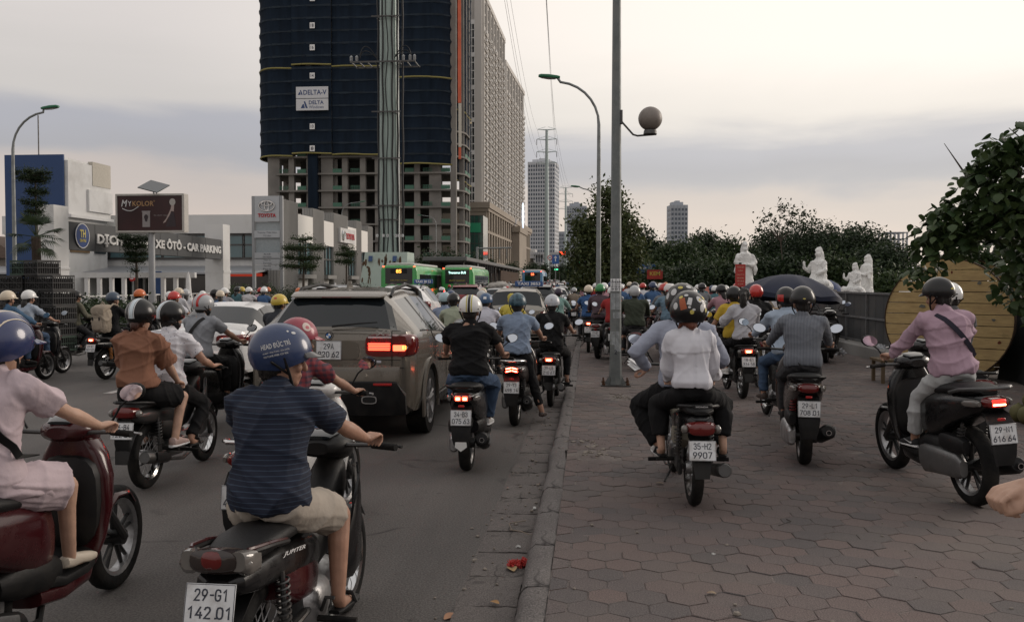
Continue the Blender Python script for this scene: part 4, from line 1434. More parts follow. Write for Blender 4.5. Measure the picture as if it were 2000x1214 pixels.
# gutter of concrete slabs
gut=obj('gutter',strip(ROAD_R-.01,-.385,YS,lambda x,y: road_z(y)-.002+(.004 if y<29.9 else .012)),GUT,angle=0,fixn=False)
tag(gut,kind='structure')
def rough_block(nx,ny,sx,sy,h,seed,amp=.004,chip=.012):
 """a worn slab: top grid with chipped edges, skirts going down"""
 r=np.random.default_rng(seed)
 V,F=[],[]
 for j in range(ny+1):
  for i in range(nx+1):
   e=min(i,nx-i,j,ny-j)
   x,y=(i/nx-.5)*sx,(j/ny-.5)*sy
   if e==0:
    x+=-math.copysign(abs(r.normal())*chip*.25,x) if i in (0,nx) else 0
    y+=-math.copysign(abs(r.normal())*chip*.35,y) if j in (0,ny) else 0
   z=h+r.normal()*amp-(chip*(.4+.6*r.random()) if e==0 else 0)
   V.append((x,y,z))
 k=nx+1
 F=[(j*k+i,j*k+i+1,(j+1)*k+i+1,(j+1)*k+i) for j in range(ny) for i in range(nx)]
 edge=[i for i in range(k)]+[j*k+nx for j in range(1,ny+1)]+[ny*k+i for i in range(nx-1,-1,-1)]+[j*k for j in range(ny-1,0,-1)]
 b0=len(V)
 for i in edge:
  V.append((V[i][0],V[i][1],-.02))
 m=len(edge)
 F+=[(edge[(q+1)%m],edge[q],b0+q,b0+(q+1)%m) for q in range(m)]
 return MB().add(V,F)
slab_me=[mesh('gutter_slab',*rough_block(6,8,.335,.485,.02,40+i,.0028,.010).arr(),GUT,35,fixn=False) for i in range(5)]
for i in range(56):
 o_=link('gutter_slab',slab_me[i%5],gut,(-.558,2.6+i*.497+random.uniform(-.006,.006),-.004))
 o_.rotation_euler=(random.uniform(-.012,.012),random.uniform(.0,.03),random.uniform(-.02,.02)+(PI if i%2 else 0))
# kerb of worn stones
kb=MB()
kb.prism([(-.388,0),(-.365,.105),(-.345,KZ),(-.215,KZ),(-.215,0)],38,70,'y')
kerb=obj('kerb',kb.b2(-.36,-.24,1.5,38,-.05,.05),KERB,angle=30)
tag(kerb,kind='structure')
def kerb_stone(L,seed):
 r=np.random.default_rng(seed)
 prof=[(-.086,-.05),(-.086,.02),(-.076,.085),(-.06,.108),(-.035,.122),(.03,.124),(.075,.122),(.087,.114),(.087,-.05)]
 n=11
 R=[]
 for j in range(n):
  t=j/(n-1)
  e=1 if j in (0,n-1) else 0
  y=(t-.5)*L
  R.append([(x+r.normal()*.0028,y+(r.normal()*.006 if e else 0),z-(.010*e if z>.08 else 0)+(r.normal()*.0035 if z>0 else 0)-(max(0,r.normal()-1.1)*.014 if (z>.09 and x<0) else 0)) for x,z in prof])
 return MB().rings(np.array(R))
kerb_me=[mesh('kerb_stone',*kerb_stone(.785,90+i).arr(),KERB,50) for i in range(6)]
for i in range(45):
 y_=2.9+i*.797
 o_=link('kerb_stone',kerb_me[i%6],kerb,(-.301+random.uniform(-.006,.006),y_,random.uniform(-.008,.004)))
 o_.rotation_euler=(random.uniform(-.012,.012),random.uniform(-.03,.03),random.uniform(-.012,.012))
 if i==7:
  o_.rotation_euler=(.05,-.05,.04)
# pavement: sand bed, hexagonal pavers, beyond them one sheet
PX0,PX1=-.214,9.0
pave=obj('pavement',strip(PX0,PX1,[-6,3,10,24,36,70],lambda x,y: KZ-.0055 if y<23.5 else KZ-.002),BED,angle=0,fixn=False)
tag(pave,kind='structure')
W_,RS=.2075,.1800
Rh=W_/math.sqrt(3)
def hexv(rad,z,jit=0,r=None):
 return [((rad+(r.normal()*jit if r is not None else 0))*math.sin(a),(rad+(r.normal()*jit if r is not None else 0))*math.cos(a),z) for a in [-k*PI/3 for k in range(6)]]
def hex_mb(seed,gap=.0017):
 r=np.random.default_rng(seed)
 return hexv(Rh-gap-.004,0,.0018,r),hexv(Rh-gap,-.004,.0015,r),hexv(Rh-gap,-.03)
HF=[(0,1,2,3,4,5)]+[(k,k+6,(k+1)%6+6,(k+1)%6) for k in range(6)]+[(k+6,k+12,(k+1)%6+12,(k+1)%6+6) for k in range(6)]
HF=[q[::1] for q in HF]
hex_me=[]
for i in range(6):
 a_,b_,c_=hex_mb(200+i)
 hex_me.append(mesh('paver',a_+b_+c_,HF,PAV,25))
cells=[]
for j in range(int((23.5-2.4)/RS)):
 y=2.4+j*RS
 i0=0
 while True:
  x=PX0+W_*(.5 if j%2 else 1.0)+i0*W_+.003
  if x+W_/2>7.0:
   break
  cells.append((x,y))
  i0+=1
hole=[G(1165,885,KZ),G(1215,775,KZ),G(1150,868,KZ),G(1260,790,KZ)]
def broken(x,y):
 for k,(hx_,hy_) in enumerate(hole):
  if math.hypot((x-hx_),(y-hy_)*.6)<(.19,.26,.12,.16)[k]:
   return True
 return False
cells=[c for c in cells if not broken(*c)]
vis=[c for c in cells if 3.9<c[1] and c[0]<c[1]*.49+.3]
vis.sort(key=lambda c: c[1]+abs(c[0]-1)*.15)
near=set(vis[:300])
for c in near:
 o_=link('paver',random.choice(hex_me),pave,(c[0],c[1],KZ+random.gauss(0,.0022)))
 o_.rotation_euler=(random.gauss(0,.007),random.gauss(0,.007),random.gauss(0,.012))
pv,pf=[],[]
PRV={}
for ii,c in enumerate([c for c in cells if c not in near]):
 a_,b_,c_=hex_mb(ii)
 q=np.array(a_+b_+c_)
 tx,ty=rng.normal(0,.007,2)
 q[:,2]+=q[:,0]*tx+q[:,1]*ty+rng.normal(0,.002)
 q+=np.array((c[0],c[1],KZ))
 o0=len(pv)*18
 pv.append(q)
 pf+=[tuple(k+o0 for k in f) for f in HF]
# edge pieces beside the kerb: halves
for j in range(int((23.5-2.4)/RS)):
 if j%2==0:
  y=2.4+j*RS
  q=np.array([(0,Rh*.5,0),(W_/2-.008,Rh-.008-.0,0),(W_/2-.006,Rh*.0,0)]*6)
  x0=PX0+.003
  a_=[(x0,y-Rh+.01,0),(x0+W_/2-.01,y-Rh/2+.004,0),(x0+W_/2-.01,y+Rh/2-.004,0),(x0,y+Rh-.01,0)]
  o0=sum(len(k) for k in pv)
  pv.append(np.array([(p[0],p[1],KZ-.001) for p in a_]+[(p[0],p[1],KZ-.02) for p in a_]))
  pf+=[tuple(k+o0 for k in f) for f in ((0,1,2,3),(0,4,5,1),(1,5,6,2),(2,6,7,3),(3,7,4,0))]
rest=link('pavers_beyond',mesh('pavers_beyond',np.concatenate(pv),pf,PAV,25),pave)
rest['kind']='stuff'
far_pave=obj('pavement_beyond',strip(PX0,9.0,[23.5,30,40,70],lambda x,y: KZ+.001),PAV,pave,angle=0,fixn=False)
# loose broken pieces, grit, leaves
r_=random.Random(3)
bits=MB()
for k in range(420):
 if k%3==0:
  x,y,z=r_.uniform(-.72,-.41),r_.uniform(3.6,22),.018
 elif k%3==1:
  x,y,z=r_.gauss(-.72,.10),r_.uniform(3.6,20),.002
 else:
  x,y,z=r_.uniform(-.2,4.5),r_.uniform(3.7,14),KZ
 s=abs(r_.gauss(.006,.005))+.003
 bits.sph((x,y,z+s*.3),(s,s*r_.uniform(.6,1.3),s*.6),Matrix.Rotation(r_.uniform(0,3),3,'Z'),5,4)
for hx_,hy_ in hole:
 for k in range(26):
  s=r_.uniform(.008,.028)
  bits.box((hx_+r_.gauss(0,.12),hy_+r_.gauss(0,.16),KZ-.008+s*.2),(s*r_.uniform(.8,2.2),s*r_.uniform(.8,2),s*.9),Euler((r_.uniform(-.3,.3),r_.uniform(-.3,.3),r_.uniform(0,3))).to_matrix())
tag(obj('gravel',bits,mat('grit',(.20,.175,.15),.95,var=.4,scale=20),angle=30),kind='stuff')
for hx_,hy_ in hole[:3]:
 for k in range(5):
  a_,b_,c_=hex_mb(900+k)
  q=MB().add(a_[:4]+b_[:4]+c_[:4],[(0,1,2,3),(0,4,5,1),(1,5,6,2),(2,6,7,3),(3,7,4,0)])
  o_=obj('paver',q,PAV,pave,25,(hx_+r_.gauss(0,.14),hy_+r_.gauss(0,.2),KZ-.006))
  o_.rotation_euler=(r_.uniform(-.06,.06),r_.uniform(-.06,.06),r_.uniform(0,6))
def leaf_thing(px,py,z,col,label,size=.05,curl=.3):
 x,y=G(px,py,z)
 v,f=[],[]
 n=7
 for i in range(n):
  t=i/(n-1)
  w=size*.35*math.sin(PI*(t*.92+.04))**.8
  for s in (-1,0,1):
   v.append((s*w,(t-.5)*size,.004+abs(s)*w*curl+.012*math.sin(t*3)*curl))
 for i in range(n-1):
  for j in range(2):
   f.append((i*3+j,i*3+j+1,(i+1)*3+j+1,(i+1)*3+j))
 o=link('fallen_leaf',mesh('fallen_leaf',v,f,mat('leaf_'+label[:8],col,.8,var=.25),180,fixn=False),None,(x,y,z+.002),r_.uniform(0,6))
 tag(o,label,'leaf')
leaf_thing(1000,1112,.02,(.30,.20,.10),'curled tan leaf below the red scrap in the gutter',.09)
leaf_thing(882,1206,.0,(.32,.17,.10),'pinkish brown leaf on the asphalt at the bottom edge',.10)
leaf_thing(1288,945,KZ,(.16,.12,.09),'dry brown leaf on the pavers left of the motorbike wheel',.07)
leaf_thing(1390,1160,KZ,(.24,.18,.12),'small tan leaf on the near pavement pavers',.05)
leaf_thing(966,1178,.02,(.30,.17,.07),'orange brown leaf on a near gutter slab',.06)
# crumpled red wrapper
x_,y_=G(1013,1104,.02)
w_=MB()
for k in range(5):
 w_.sph((r_.gauss(0,.02),r_.gauss(0,.02),.016+r_.random()*.012),(.028,.02,.014),Euler((r_.random(),r_.random(),r_.random()*3)).to_matrix(),9,6)
V_,F_,N_=remesh(w_,.004,1)
V_=folds(V_,N_,.006,4,90)
tag(link('red_wrapper',mesh('red_wrapper',V_,F_,mat('red_wrapper',(.42,.03,.025),.45),40,fixn=False),None,(x_,y_,.018)),'crumpled red plastic wrapper lying in the gutter by the kerb','litter')
def twig(pts,z,label,rad=.004,m=None):
 P3=[Vector((*G(px,py,z),z+rad+.002+(.012 if i==1 else 0))) for i,(px,py) in enumerate(pts)]
 tag(obj('twig',MB().tube(P3,[rad,rad*.9,rad*.6][:len(P3)] if len(P3)==3 else rad,6),m or mat('twig',(.22,.18,.14),.9)),label,'twig')
twig([(1027,1017),(994,1026),(1000,1036)],.022,'thin pale twig bent double on the gutter slab',.004)
twig([(996,1035),(1018,1042),(1038,1046)],.022,'straight pale twig lying towards the kerb',.004)
twig([(1536,1014),(1545,1022),(1520,1027)],KZ,'small dark forked twig on the pavement pavers',.003,mat('twig_dark',(.05,.04,.035),.9))
def scrap(px,py,z,label,s=.02,col=(.6,.6,.58)):
 x,y=G(px,py,z)
 m=MB().sph((0,0,s*.35),(s,s*.7,s*.35),nu=8,nv=5).sph((s*.7,s*.2,s*.3),(s*.6,s*.5,s*.3),nu=7,nv=5)
 V,F,N=remesh(m,s*.16,1)
 V=folds(V,N,s*.15,int(px),6/s*.4)
 tag(link('paper_scrap',mesh('paper_scrap',V,F,mat('scrap',col,.8),40,fixn=False),None,(x,y,z),r_.uniform(0,6)),label,'litter')
scrap(1105,751,.02,'crumpled white tissue by the dark drain opening',.06)
scrap(1044,993,.02,'small white scrap in the gutter close to the kerb',.018)
scrap(1013,1068,.02,'tiny white scrap above the red wrapper in the gutter',.016)
scrap(1393,1082,KZ,'white cigarette end on the pavers below the motorbike',.012)
# storm drain openings in the gutter
for px,py,w,lab in ((1098,744,.5,'dark storm drain opening at the kerb beside white tissue'),(1108,697,.5,'farther storm drain opening at the kerb')):
 x,y=G(px,py,.02)
 d=thing('storm_drain',lab,'drain',(-.55,y,.012))
 dm=MB()
 for k in range(6):
  dm.b2(-.15+k*.055,-.135+k*.055,-.25,.25,.008,.024)
 for yy in (-.25,.25):
  dm.b2(-.16,.16,yy-.014,yy+.014,.0095,.0265)
 obj('grate',dm,STEEL,d)
 obj('pit',MB().b2(-.158,.158,-.262,.262,.0062,.0102),mat('pit_dark',(.01,.01,.01),1),d)  # flat dark sheet under the bars, shade of the depth put in its colour
# left verge
lv=obj('verge',strip(-25.5,ROAD_L-.15,[-20,20,70,105],lambda x,y: .14),SOIL,angle=0,fixn=False)
tag(lv,kind='structure')
lk=MB()
for i in range(70):
 lk.b2(ROAD_L-.15,ROAD_L,4+i*1.5,4+i*1.5+1.485,-.05,.15+r_.uniform(-.006,.006),.012)
lk_o=obj('kerb',lk,KERB,angle=30)
tag(lk_o,kind='structure')
tag(obj('forecourt',strip(-120,-25.5,[-20,30,70,200],lambda x,y: .1),FORE,angle=0,fixn=False),kind='structure')
# ---------------------------------------------------------------- buildings
WALLW=mat('white_render',(.64,.64,.63),.85,var=.05,scale=.4,bump=.05,dirt=(.42,.41,.39),dscale=.35)
WALLG=mat('ribbed_grey_cladding',(.24,.235,.225),.6,var=.08,scale=.5)
GREYM=mat('grey_metal',(.30,.31,.32),.5,.3,var=.1,scale=1)
WINB=mat('blue_window_glass',(.10,.17,.19),.08,var=.25,scale=.25,coat=.5)
WIND=mat('dark_window_glass',(.03,.036,.04),.06,var=.3,scale=.3,coat=.4)
DARKI=mat('dark_interior',(.012,.012,.012),.9)
CONCT=mat('bare_concrete',(.20,.19,.175),.92,var=.2,scale=.15,bump=.1,bscale=4,dirt=(.11,.105,.10),dscale=.12)
def put(t,name,mb,m,parent=None,angle=30,label=None,**kw):
 o=obj(name,mb,m,parent or t,angle,**kw)
 if label:
  o['label']=label
 return o
def face_text(body,h,w,m,parent,loc,rz=0.0,ex=.03,bold=.0,name='lettering',shear=0.0):
 t=text_mb(body,h,w,ex,bold=bold,shear=shear).xform(Matrix.Translation(loc) @ Matrix.Rotation(rz,4,'Z'))
 return obj(name,t,m,parent,0,fixn=False)
def rrect(x0,x1,y0,y1,r,n=7):
 pts=[]
 for cx,cy,a0 in ((x1-r,y0+r,-PI/2),(x1-r,y1-r,0),(x0+r,y1-r,PI/2),(x0+r,y0+r,PI)):
  pts+=[(cx+r*math.cos(a0+PI/2*k/n),cy+r*math.sin(a0+PI/2*k/n)) for k in range(n+1)]
 return pts
# ---- tower under construction
TY=219.0
tx0,tx1=AT(510,400,TY)[0],AT(905,400,TY)[0]
tw=thing('tower_block','dark high rise under construction wrapped in navy netting above bare concrete floors','tower',((tx0+tx1)/2,TY+20,0))
ox,oy=(tx0+tx1)/2,TY+20
hx=(tx1-tx0)/2
lv_=[4.0+4.2*k for k in range(8)]+[33.4+3.06*k for k in range(1,21)]
outl=rrect(-hx,hx,-20,-2,6.5)
outl_i=rrect(-hx+1.2,hx-1.2,-18.6,-3.2,5.8)
for i,z in enumerate(lv_):
 if z<40:
  put(tw,'floor_slab',MB().prism(outl,z-.42,z,'z'),CONCT)
 elif i%1==0:
  put(tw,'floor_slab',MB().prism(outl_i,z-.35,z,'z'),CONCT)
put(tw,'core',MB().prism(rrect(-hx+7.5,hx-7.5,-13.5,-4,2),0,96,'z'),mat('dark_core',(.05,.048,.045),.95))  # core block coloured dark, so shade inside the open floors is painted
colm=MB()
k=0
for x in np.linspace(-hx+3,hx-2.6,11):
 c=MB().b2(x-(.7 if k%3 else 1.5),x+(.7 if k%3 else 1.5),-19.2,-17.8,0,96)
 put(tw,'column',c,CONCT)
 k+=1
for y in np.linspace(-15,-4.5,3):
 put(tw,'column',MB().b2(hx-1.7,hx-.5,y-.5,y+.5,0,96),CONCT)
 put(tw,'column',MB().b2(-hx+.5,-hx+1.7,y-.5,y+.5,0,96),CONCT)
for i,z in enumerate(lv_[:8]):
 xs=np.linspace(-hx+3,hx-2.6,11)
 for j in (2,3,6):
  put(tw,'infill_wall',MB().b2(xs[j]+1.0,xs[j+1]-2.2,-17.9,-17.5,z,z+3.7),CONCT)
GRN=mat('green_safety_rail',(.07,.17,.12),.7)
for z in lv_[:8]:
 xs=np.linspace(-hx+3,hx-2.6,11)
 for j in range(10):
  if j in (2,5):
   continue
  a,b=xs[j]+1.6,xs[j+1]-.8
  bl=MB()
  for dz in (.35,.7,1.05):
   bl.b2(a,b,-19.35,-19.29,z+dz-.05,z+dz+.03)
  bl.b2(a,b,-19.33,-19.32,z+.05,z+.95) if j%2 else None
  for x in np.linspace(a,b,6):
   bl.b2(x-.04,x+.04,-19.36,-19.28,z,z+1.1)
  put(tw,'safety_rail',bl,GRN)
 for y in (-14.2,-9):
  put(tw,'safety_rail',MB().b2(hx-.35,hx-.3,y,y+4.2,z+.1,z+1.0),GRN)
NET=mat('navy_net',(.0085,.0155,.027),.9,var=.35,scale=.25,spec=.15,stretch=(2.5,2.5,.3))
def net(pts,z0,z1,seed,dz=.51,amp=.12):
 r=np.random.default_rng(seed)
 # resample the plan outline
 P=[Vector((a,b)) for a,b in pts]
 Q=[]
 for a,b in zip(P,P[1:]):
  n=max(1,int((b-a).length/.9))
  Q+=[a.lerp(b,k/n) for k in range(n)]
 Q.append(P[-1])
 zs=np.arange(z0,z1+.01,dz)
 V=[]
 ph=r.uniform(0,6,4)
 cx=np.mean([q.x for q in Q]); cyy=np.mean([q.y for q in Q])
 for z in zs:
  fl=abs(((z-33.4)/3.06+.5)%1-.5)*2
  for i,q in enumerate(Q):
   t=(Q[min(i+1,len(Q)-1)]-Q[max(i-1,0)]).normalized()
   nr=Vector((t.y,-t.x))
   o=amp*(1.3*(1-fl)**3+.5*math.sin(i*.55+ph[0]+.3*math.sin(z*.3))*fl+.35*math.sin(i*1.7+ph[1]))
   V.append((q.x+nr.x*o,q.y+nr.y*o,z+(.12*math.sin(i*.4+ph[2]) if z in (zs[0],) else 0)))
 n=len(Q)
 return MB().add(V,[(j*n+i,j*n+i+1,(j+1)*n+i+1,(j+1)*n+i) for j in range(len(zs)-1) for i in range(n-1)]),Q
def arc(cx,cy,r,a0,a1,n=8):
 return [(cx+r*math.cos(a0+(a1-a0)*k/n),cy+r*math.sin(a0+(a1-a0)*k/n)) for k in range(n+1)]
nx0,nx1=AT(496,200,TY)[0]-ox,AT(886,200,TY-1)[0]-ox
xa,xb,xc,xd=AT(573,200,TY)[0]-ox,AT(650,200,TY)[0]-ox,AT(733,200,TY)[0]-ox,AT(783,200,TY)[0]-ox
YEL=mat('yellow_edge_rope',(.25,.22,.075),.8)
panels=[
 ([(nx0,-2)]+arc(nx0+6,-14.5,6,PI,PI*1.5)+[(xa,-20.6)],33.4,55.0,96),
 ([(xa,-21.1),(xb,-21.1)],33.9,55.7,96),
 ([(xb,-20.6),(xd,-20.6)],33.6,55.2,96),
 ([(xd,-21.6),(nx1-5.5,-21.6)]+arc(nx1-5.5,-16.1,5.5,-PI/2,-.1),31.0,52.0,96),
 ([(nx1,-17),(nx1+.3,-12),(nx1+1.5,-11.5),(nx1+1.6,-1)],27.5,45.0,96)]
for i,(pts,z0,zm,z1) in enumerate(panels):
 m1,Q=net(pts,z0,zm,i*2)
 put(tw,'netting',m1,NET,angle=180,fixn=False)
 m2,Q2=net([(a*1.0,b) for a,b in pts],zm,z1,i*2+1,amp=.16)
 put(tw,'netting',m2,NET,angle=180,fixn=False)
 fl_=MB()
 for z in np.arange(33.4,95,3.06):
  for dz_ in (0.0,):
   if z>z0+.4:
    Qf=net(pts,z,z+.01,i*2,amp=.0)[1]
    for qa,qb in zip(Qf,Qf[1:]):
     t_=(qb-qa).normalized()
     n_=Vector((t_.y,-t_.x))*.19
     w_=.16+.12*math.sin(qa.x*.7+z)**2
     fl_.quad((qa.x+n_.x,qa.y+n_.y,z-w_),(qb.x+n_.x,qb.y+n_.y,z-w_),(qb.x+n_.x,qb.y+n_.y,z+w_),(qa.x+n_.x,qa.y+n_.y,z+w_))
 put(tw,'net_hem',fl_,mat('net_hem',(.013,.022,.033),.9,var=.5,scale=.3),angle=0,fixn=False)['kind']='stuff'
 for z in (z0,zm):
  put(tw,'edge_rope',MB().tube([(q.x*1.001,q.y-.25,z+.12*math.sin(j*.4)) for j,q in enumerate(Q)],.19,5),YEL,angle=60)
# side net strip behind the left edge (white ties)
put(tw,'netting',MB().b2(nx0+.1,nx0+.3,-2.4,-1.8,33.4,96),NET)
for z in np.arange(35,95,3.06):
 put(tw,'net_tie',MB().sph((nx0+1.0,-17.2,z),(.28,.2,.9),nu=6,nv=4),WHT)
# orange and white banner down the corner
bx,_=AT(899,200,TY)
ORG=mat('orange_banner',(.55,.12,.06),.7,var=.2,scale=.3)
ban=MB()
zb=[AT(899,y,TY)[1] for y in (313,290,205,-60)]
put(tw,'banner',MB().b2(bx-ox-.25,bx-ox+.55,-22.4,-22.25,zb[2],96),ORG,label='orange upper length of the long vertical banner')
put(tw,'banner',MB().b2(bx-ox-.1,bx-ox+.6,-22.4,-22.25,zb[1],zb[2]-.1),mat('cream_banner',(.5,.47,.40),.7),label='cream lower length of the long vertical banner')
put(tw,'banner',MB().b2(bx-ox-.1,bx-ox+.5,-22.4,-22.25,zb[0],zb[1]-.1),ORG,label='short red tail of the long vertical banner')
# floor numbers
for n_,py in ((20,-3),(18,50),(16,93),(14,148),(10,247),(8,290)):
 x,z=AT(610,py,TY-1.6)
 sg=put(tw,'floor_sign',MB().b2(x-ox-.62,x-ox+.62,-21.72,-21.6,z-.7,z+.7),WHT)
 face_text(str(n_),.85,.75,PLT_T,sg,(x-ox,-21.74,z),ex=.001,bold=.02)
xa_,z1_=AT(578,170,TY-2)
xb_,z0_=AT(641,215,TY-2)
NAVY=mat('navy_print',(.03,.06,.16),.6)
zc_=(z0_+z1_)/2
for za,zb_ in ((zc_+.08,z1_),(z0_,zc_-.08)):
 put(tw,'company_sign',MB().b2(xa_-ox,xb_-ox,-22.0,-21.8,za,zb_),mat('sign_white',(.55,.56,.58),.6,var=.05))
sgn=tw
wS=xb_-xa_
cxS=(xa_+xb_)/2-ox
hS=(z1_-z0_)/2
face_text('DELTA-V',hS*.42,wS*.72,NAVY,tw,(cxS+wS*.09,-22.02,zc_+hS*.52),ex=.001,bold=.02)
face_text('DELTA',hS*.32,wS*.46,NAVY,tw,(cxS+wS*.13,-22.02,zc_-hS*.34),ex=.001,bold=.02)
face_text('Windows',hS*.24,wS*.46,NAVY,tw,(cxS+wS*.13,-22.02,zc_-hS*.72),ex=.001)
for k,(cx_,cz_,sc_) in enumerate(((cxS-wS*.37,zc_+hS*.52,hS*.40),(cxS-wS*.25,zc_-hS*.52,hS*.58))):
 lg=MB()
 lg.prism([(cx_-sc_*.05,cz_+sc_*.5),(cx_+sc_*.15,cz_+sc_*.5),(cx_+sc_*.55,cz_-sc_*.5),(cx_+sc_*.25,cz_-sc_*.5)],-22.03,-22.005,'y')
 lg.prism([(cx_-sc_*.18,cz_+sc_*.1),(cx_-sc_*.05,cz_+sc_*.1),(cx_+sc_*.12,cz_-sc_*.5),(cx_-sc_*.5,cz_-sc_*.5)],-22.03,-22.005,'y')
 put(tw,'emblem',lg,NAVY,angle=0)
# dark shaft strip in the lower floors
put(tw,'hoist_shaft',MB().b2(AT(612,400,TY)[0]-ox-1.2,AT(612,400,TY)[0]-ox+1.2,-20.5,-19.4,0,33.8),NET)
# ---- beige apartment slabs
BEI=mat('beige_cladding',(.49,.475,.45),.8,var=.07,scale=.08,dirt=(.43,.415,.39),dscale=.05)
BEI2=mat('beige_panel',(.54,.52,.49),.8,var=.06,scale=.1)
BRN=mat('brown_stone',(.31,.265,.215),.75,var=.12,scale=.1)
def slab_tower(label,x0,y0,x1,y1,h,depth,floors,cols,glassbay,zb0):
 rz=math.atan2(-(x1-x0),y1-y0)
 Ls=math.hypot(x1-x0,y1-y0)
 t=thing('apartment_tower',label,'tower',(x0,y0,0),rz)
 # local: +y along the street, x=0 the street side face, body to -x
 put(t,'wall',MB().b2(-depth,0,0,Ls,0,h),BEI)
 put(t,'roof_parapet',MB().b2(-depth-.2,.35,-.2,Ls+.2,h,h+1.6),BEI2)
 put(t,'attic_storey',MB().b2(-depth+2,-1.5,1.5,Ls-1.5,h+1.6,h+4.2),BEI)
 fh=(h-zb0-9)/floors
 win,sill,pil,rail=MB(),MB(),MB(),MB()
 bw=Ls/cols
 for c in range(cols):
  ya=c*bw
  if c%2==0:
   pil.b2(0,.55,ya-.25,ya+.25,zb0,h)
  for f in range(floors):
   z=zb0+f*fh
   win.b2(.02,.06,ya+bw*.36,ya+bw*.74,z+1.0,z+fh*.84)
   sill.b2(0,.5,ya+bw*.22,ya+bw*.90,z+.55,z+.85)
   if c%3==1:
    rail.b2(.45,.75,ya+bw*.25,ya+bw*.6,z+.95,z+1.75)
  for z0 in (h-8.2,h-4.4):
   win.b2(.02,.06,ya+bw*.34,ya+bw*.68,z0,z0+3.2)
 put(t,'pilasters',pil,BEI2)['kind']='stuff'
 put(t,'windows',win,WIND)['kind']='stuff'
 put(t,'window_sills',sill,BEI2)['kind']='stuff'
 put(t,'air_conditioners',rail,WALLW)['kind']='stuff'
 if glassbay:
  g=put(t,'glass_bay',MB().b2(-depth*1.0,-2.2,-1.2,0.0,12,h-8),WIND)
  fr=MB()
  nf=int((h-20)/fh/1)
  for f in range(nf+1):
   z=12+f*fh
   if z>h-8:
    break
   fr.b2(-depth-.1,-2.1,-1.32,-1.2,z-.12,z+.12)
   if f%4==0:
    fr.b2(-depth-.1,-2.1,-1.4,-1.18,z-.75,z+.55)
  for k in range(5):
   x=-2.2-(depth-2.2)*k/4
   fr.b2(x-.1,x+.1,-1.33,-1.2,12,h-8)
  put(t,'bay_frame',fr,WALLW)
  put(t,'lit_window',MB().b2(-depth*.95,-3.2,-1.36,-1.33,h*.56,h*.56+2.2),mat('lit_room',(.5,.42,.3),.5,emit=.9,ecol=(1,.75,.42)))
  put(t,'corner_pier',MB().b2(-2.2,.0,-1.3,0,0,h),BEI2)
 return t
slab_tower('beige apartment slab with glazed end bay beside the netted tower',-32.0,268,-30.6,324,88,5.4,22,15,True,26)
slab_tower('second beige apartment slab farther along the avenue',-31.3,334,-28.4,390,83,12,21,14,False,26)
pod=thing('podium_block','brown stone shopping podium with heavy cornice under the beige slabs','building',(-29.6,258,0),-math.atan2(3.6,134))
put(pod,'wall',MB().b2(-14,0,0,134,0,23.5),BRN)
put(pod,'cornice',MB().b2(-14.5,1.0,-.8,134.6,23.5,25.2).b2(-14.2,.6,-.4,134.3,22.6,23.46),BRN)
put(pod,'string_course',MB().b2(-14.2,.45,-.3,134.2,16.2,17.0).b2(-14.2,.4,-.3,134.2,7.6,8.2),BRN)
pw,pp=MB(),MB()
for k in range(22):
 y=2+k*6.05
 pp.b2(.01,.5,y-.9,y+.6,0,16.1)
 pp.b2(.01,.5,y-.9,y+.6,17.1,22.5)
 pw.b2(.01,.08,y+1.0,y+4.6,8.6,15.6)
 pw.b2(.01,.08,y+1.0,y+4.6,17.5,21.8)
 pw.b2(.01,.08,y+.9,y+4.9,.5,7.0)
put(pod,'pilasters',pp,BRN)['kind']='stuff'
put(pod,'windows',pw,WIND)['kind']='stuff'
put(pod,'gable_block',MB().b2(.5,3.0,62,88,0,21).b2(.3,3.4,61,89,20,22),BRN)
put(pod,'oval_sign',MB().lathe([(.01,0),(1,0),(1,.35),(.01,.35)],24,'x',(3.3,0,0)).xform(Matrix.Translation((0,70,26.5)) @ Matrix.Diagonal((1,2.2,4.6,1))),mat('lit_oval',(.6,.7,.9),.5,emit=1.1,ecol=(.72,.82,1)))
gg=thing('glass_block','green glass corner block at the foot of the beige slab','building',(AT(925,500,240)[0],243,0))
put(gg,'glass_wall',MB().b2(-3,2.6,-3,8,0,20),mat('green_glass',(.02,.075,.06),.1,var=.4,scale=.5,coat=.4))
gf=MB()
for z in np.arange(0,20.1,2.5):
 gf.b2(-3.05,2.65,-3.06,-3.0,z-.08,z+.08)
for x in np.arange(-3,2.7,1.1):
 gf.b2(x-.05,x+.05,-3.05,-3.0,0,20)
put(gg,'mullions',gf,STEEL)
put(gg,'green_band',MB().b2(-2.4,2,-3.12,-3.07,15.5,18),mat('green_band',(.02,.28,.14),.4))
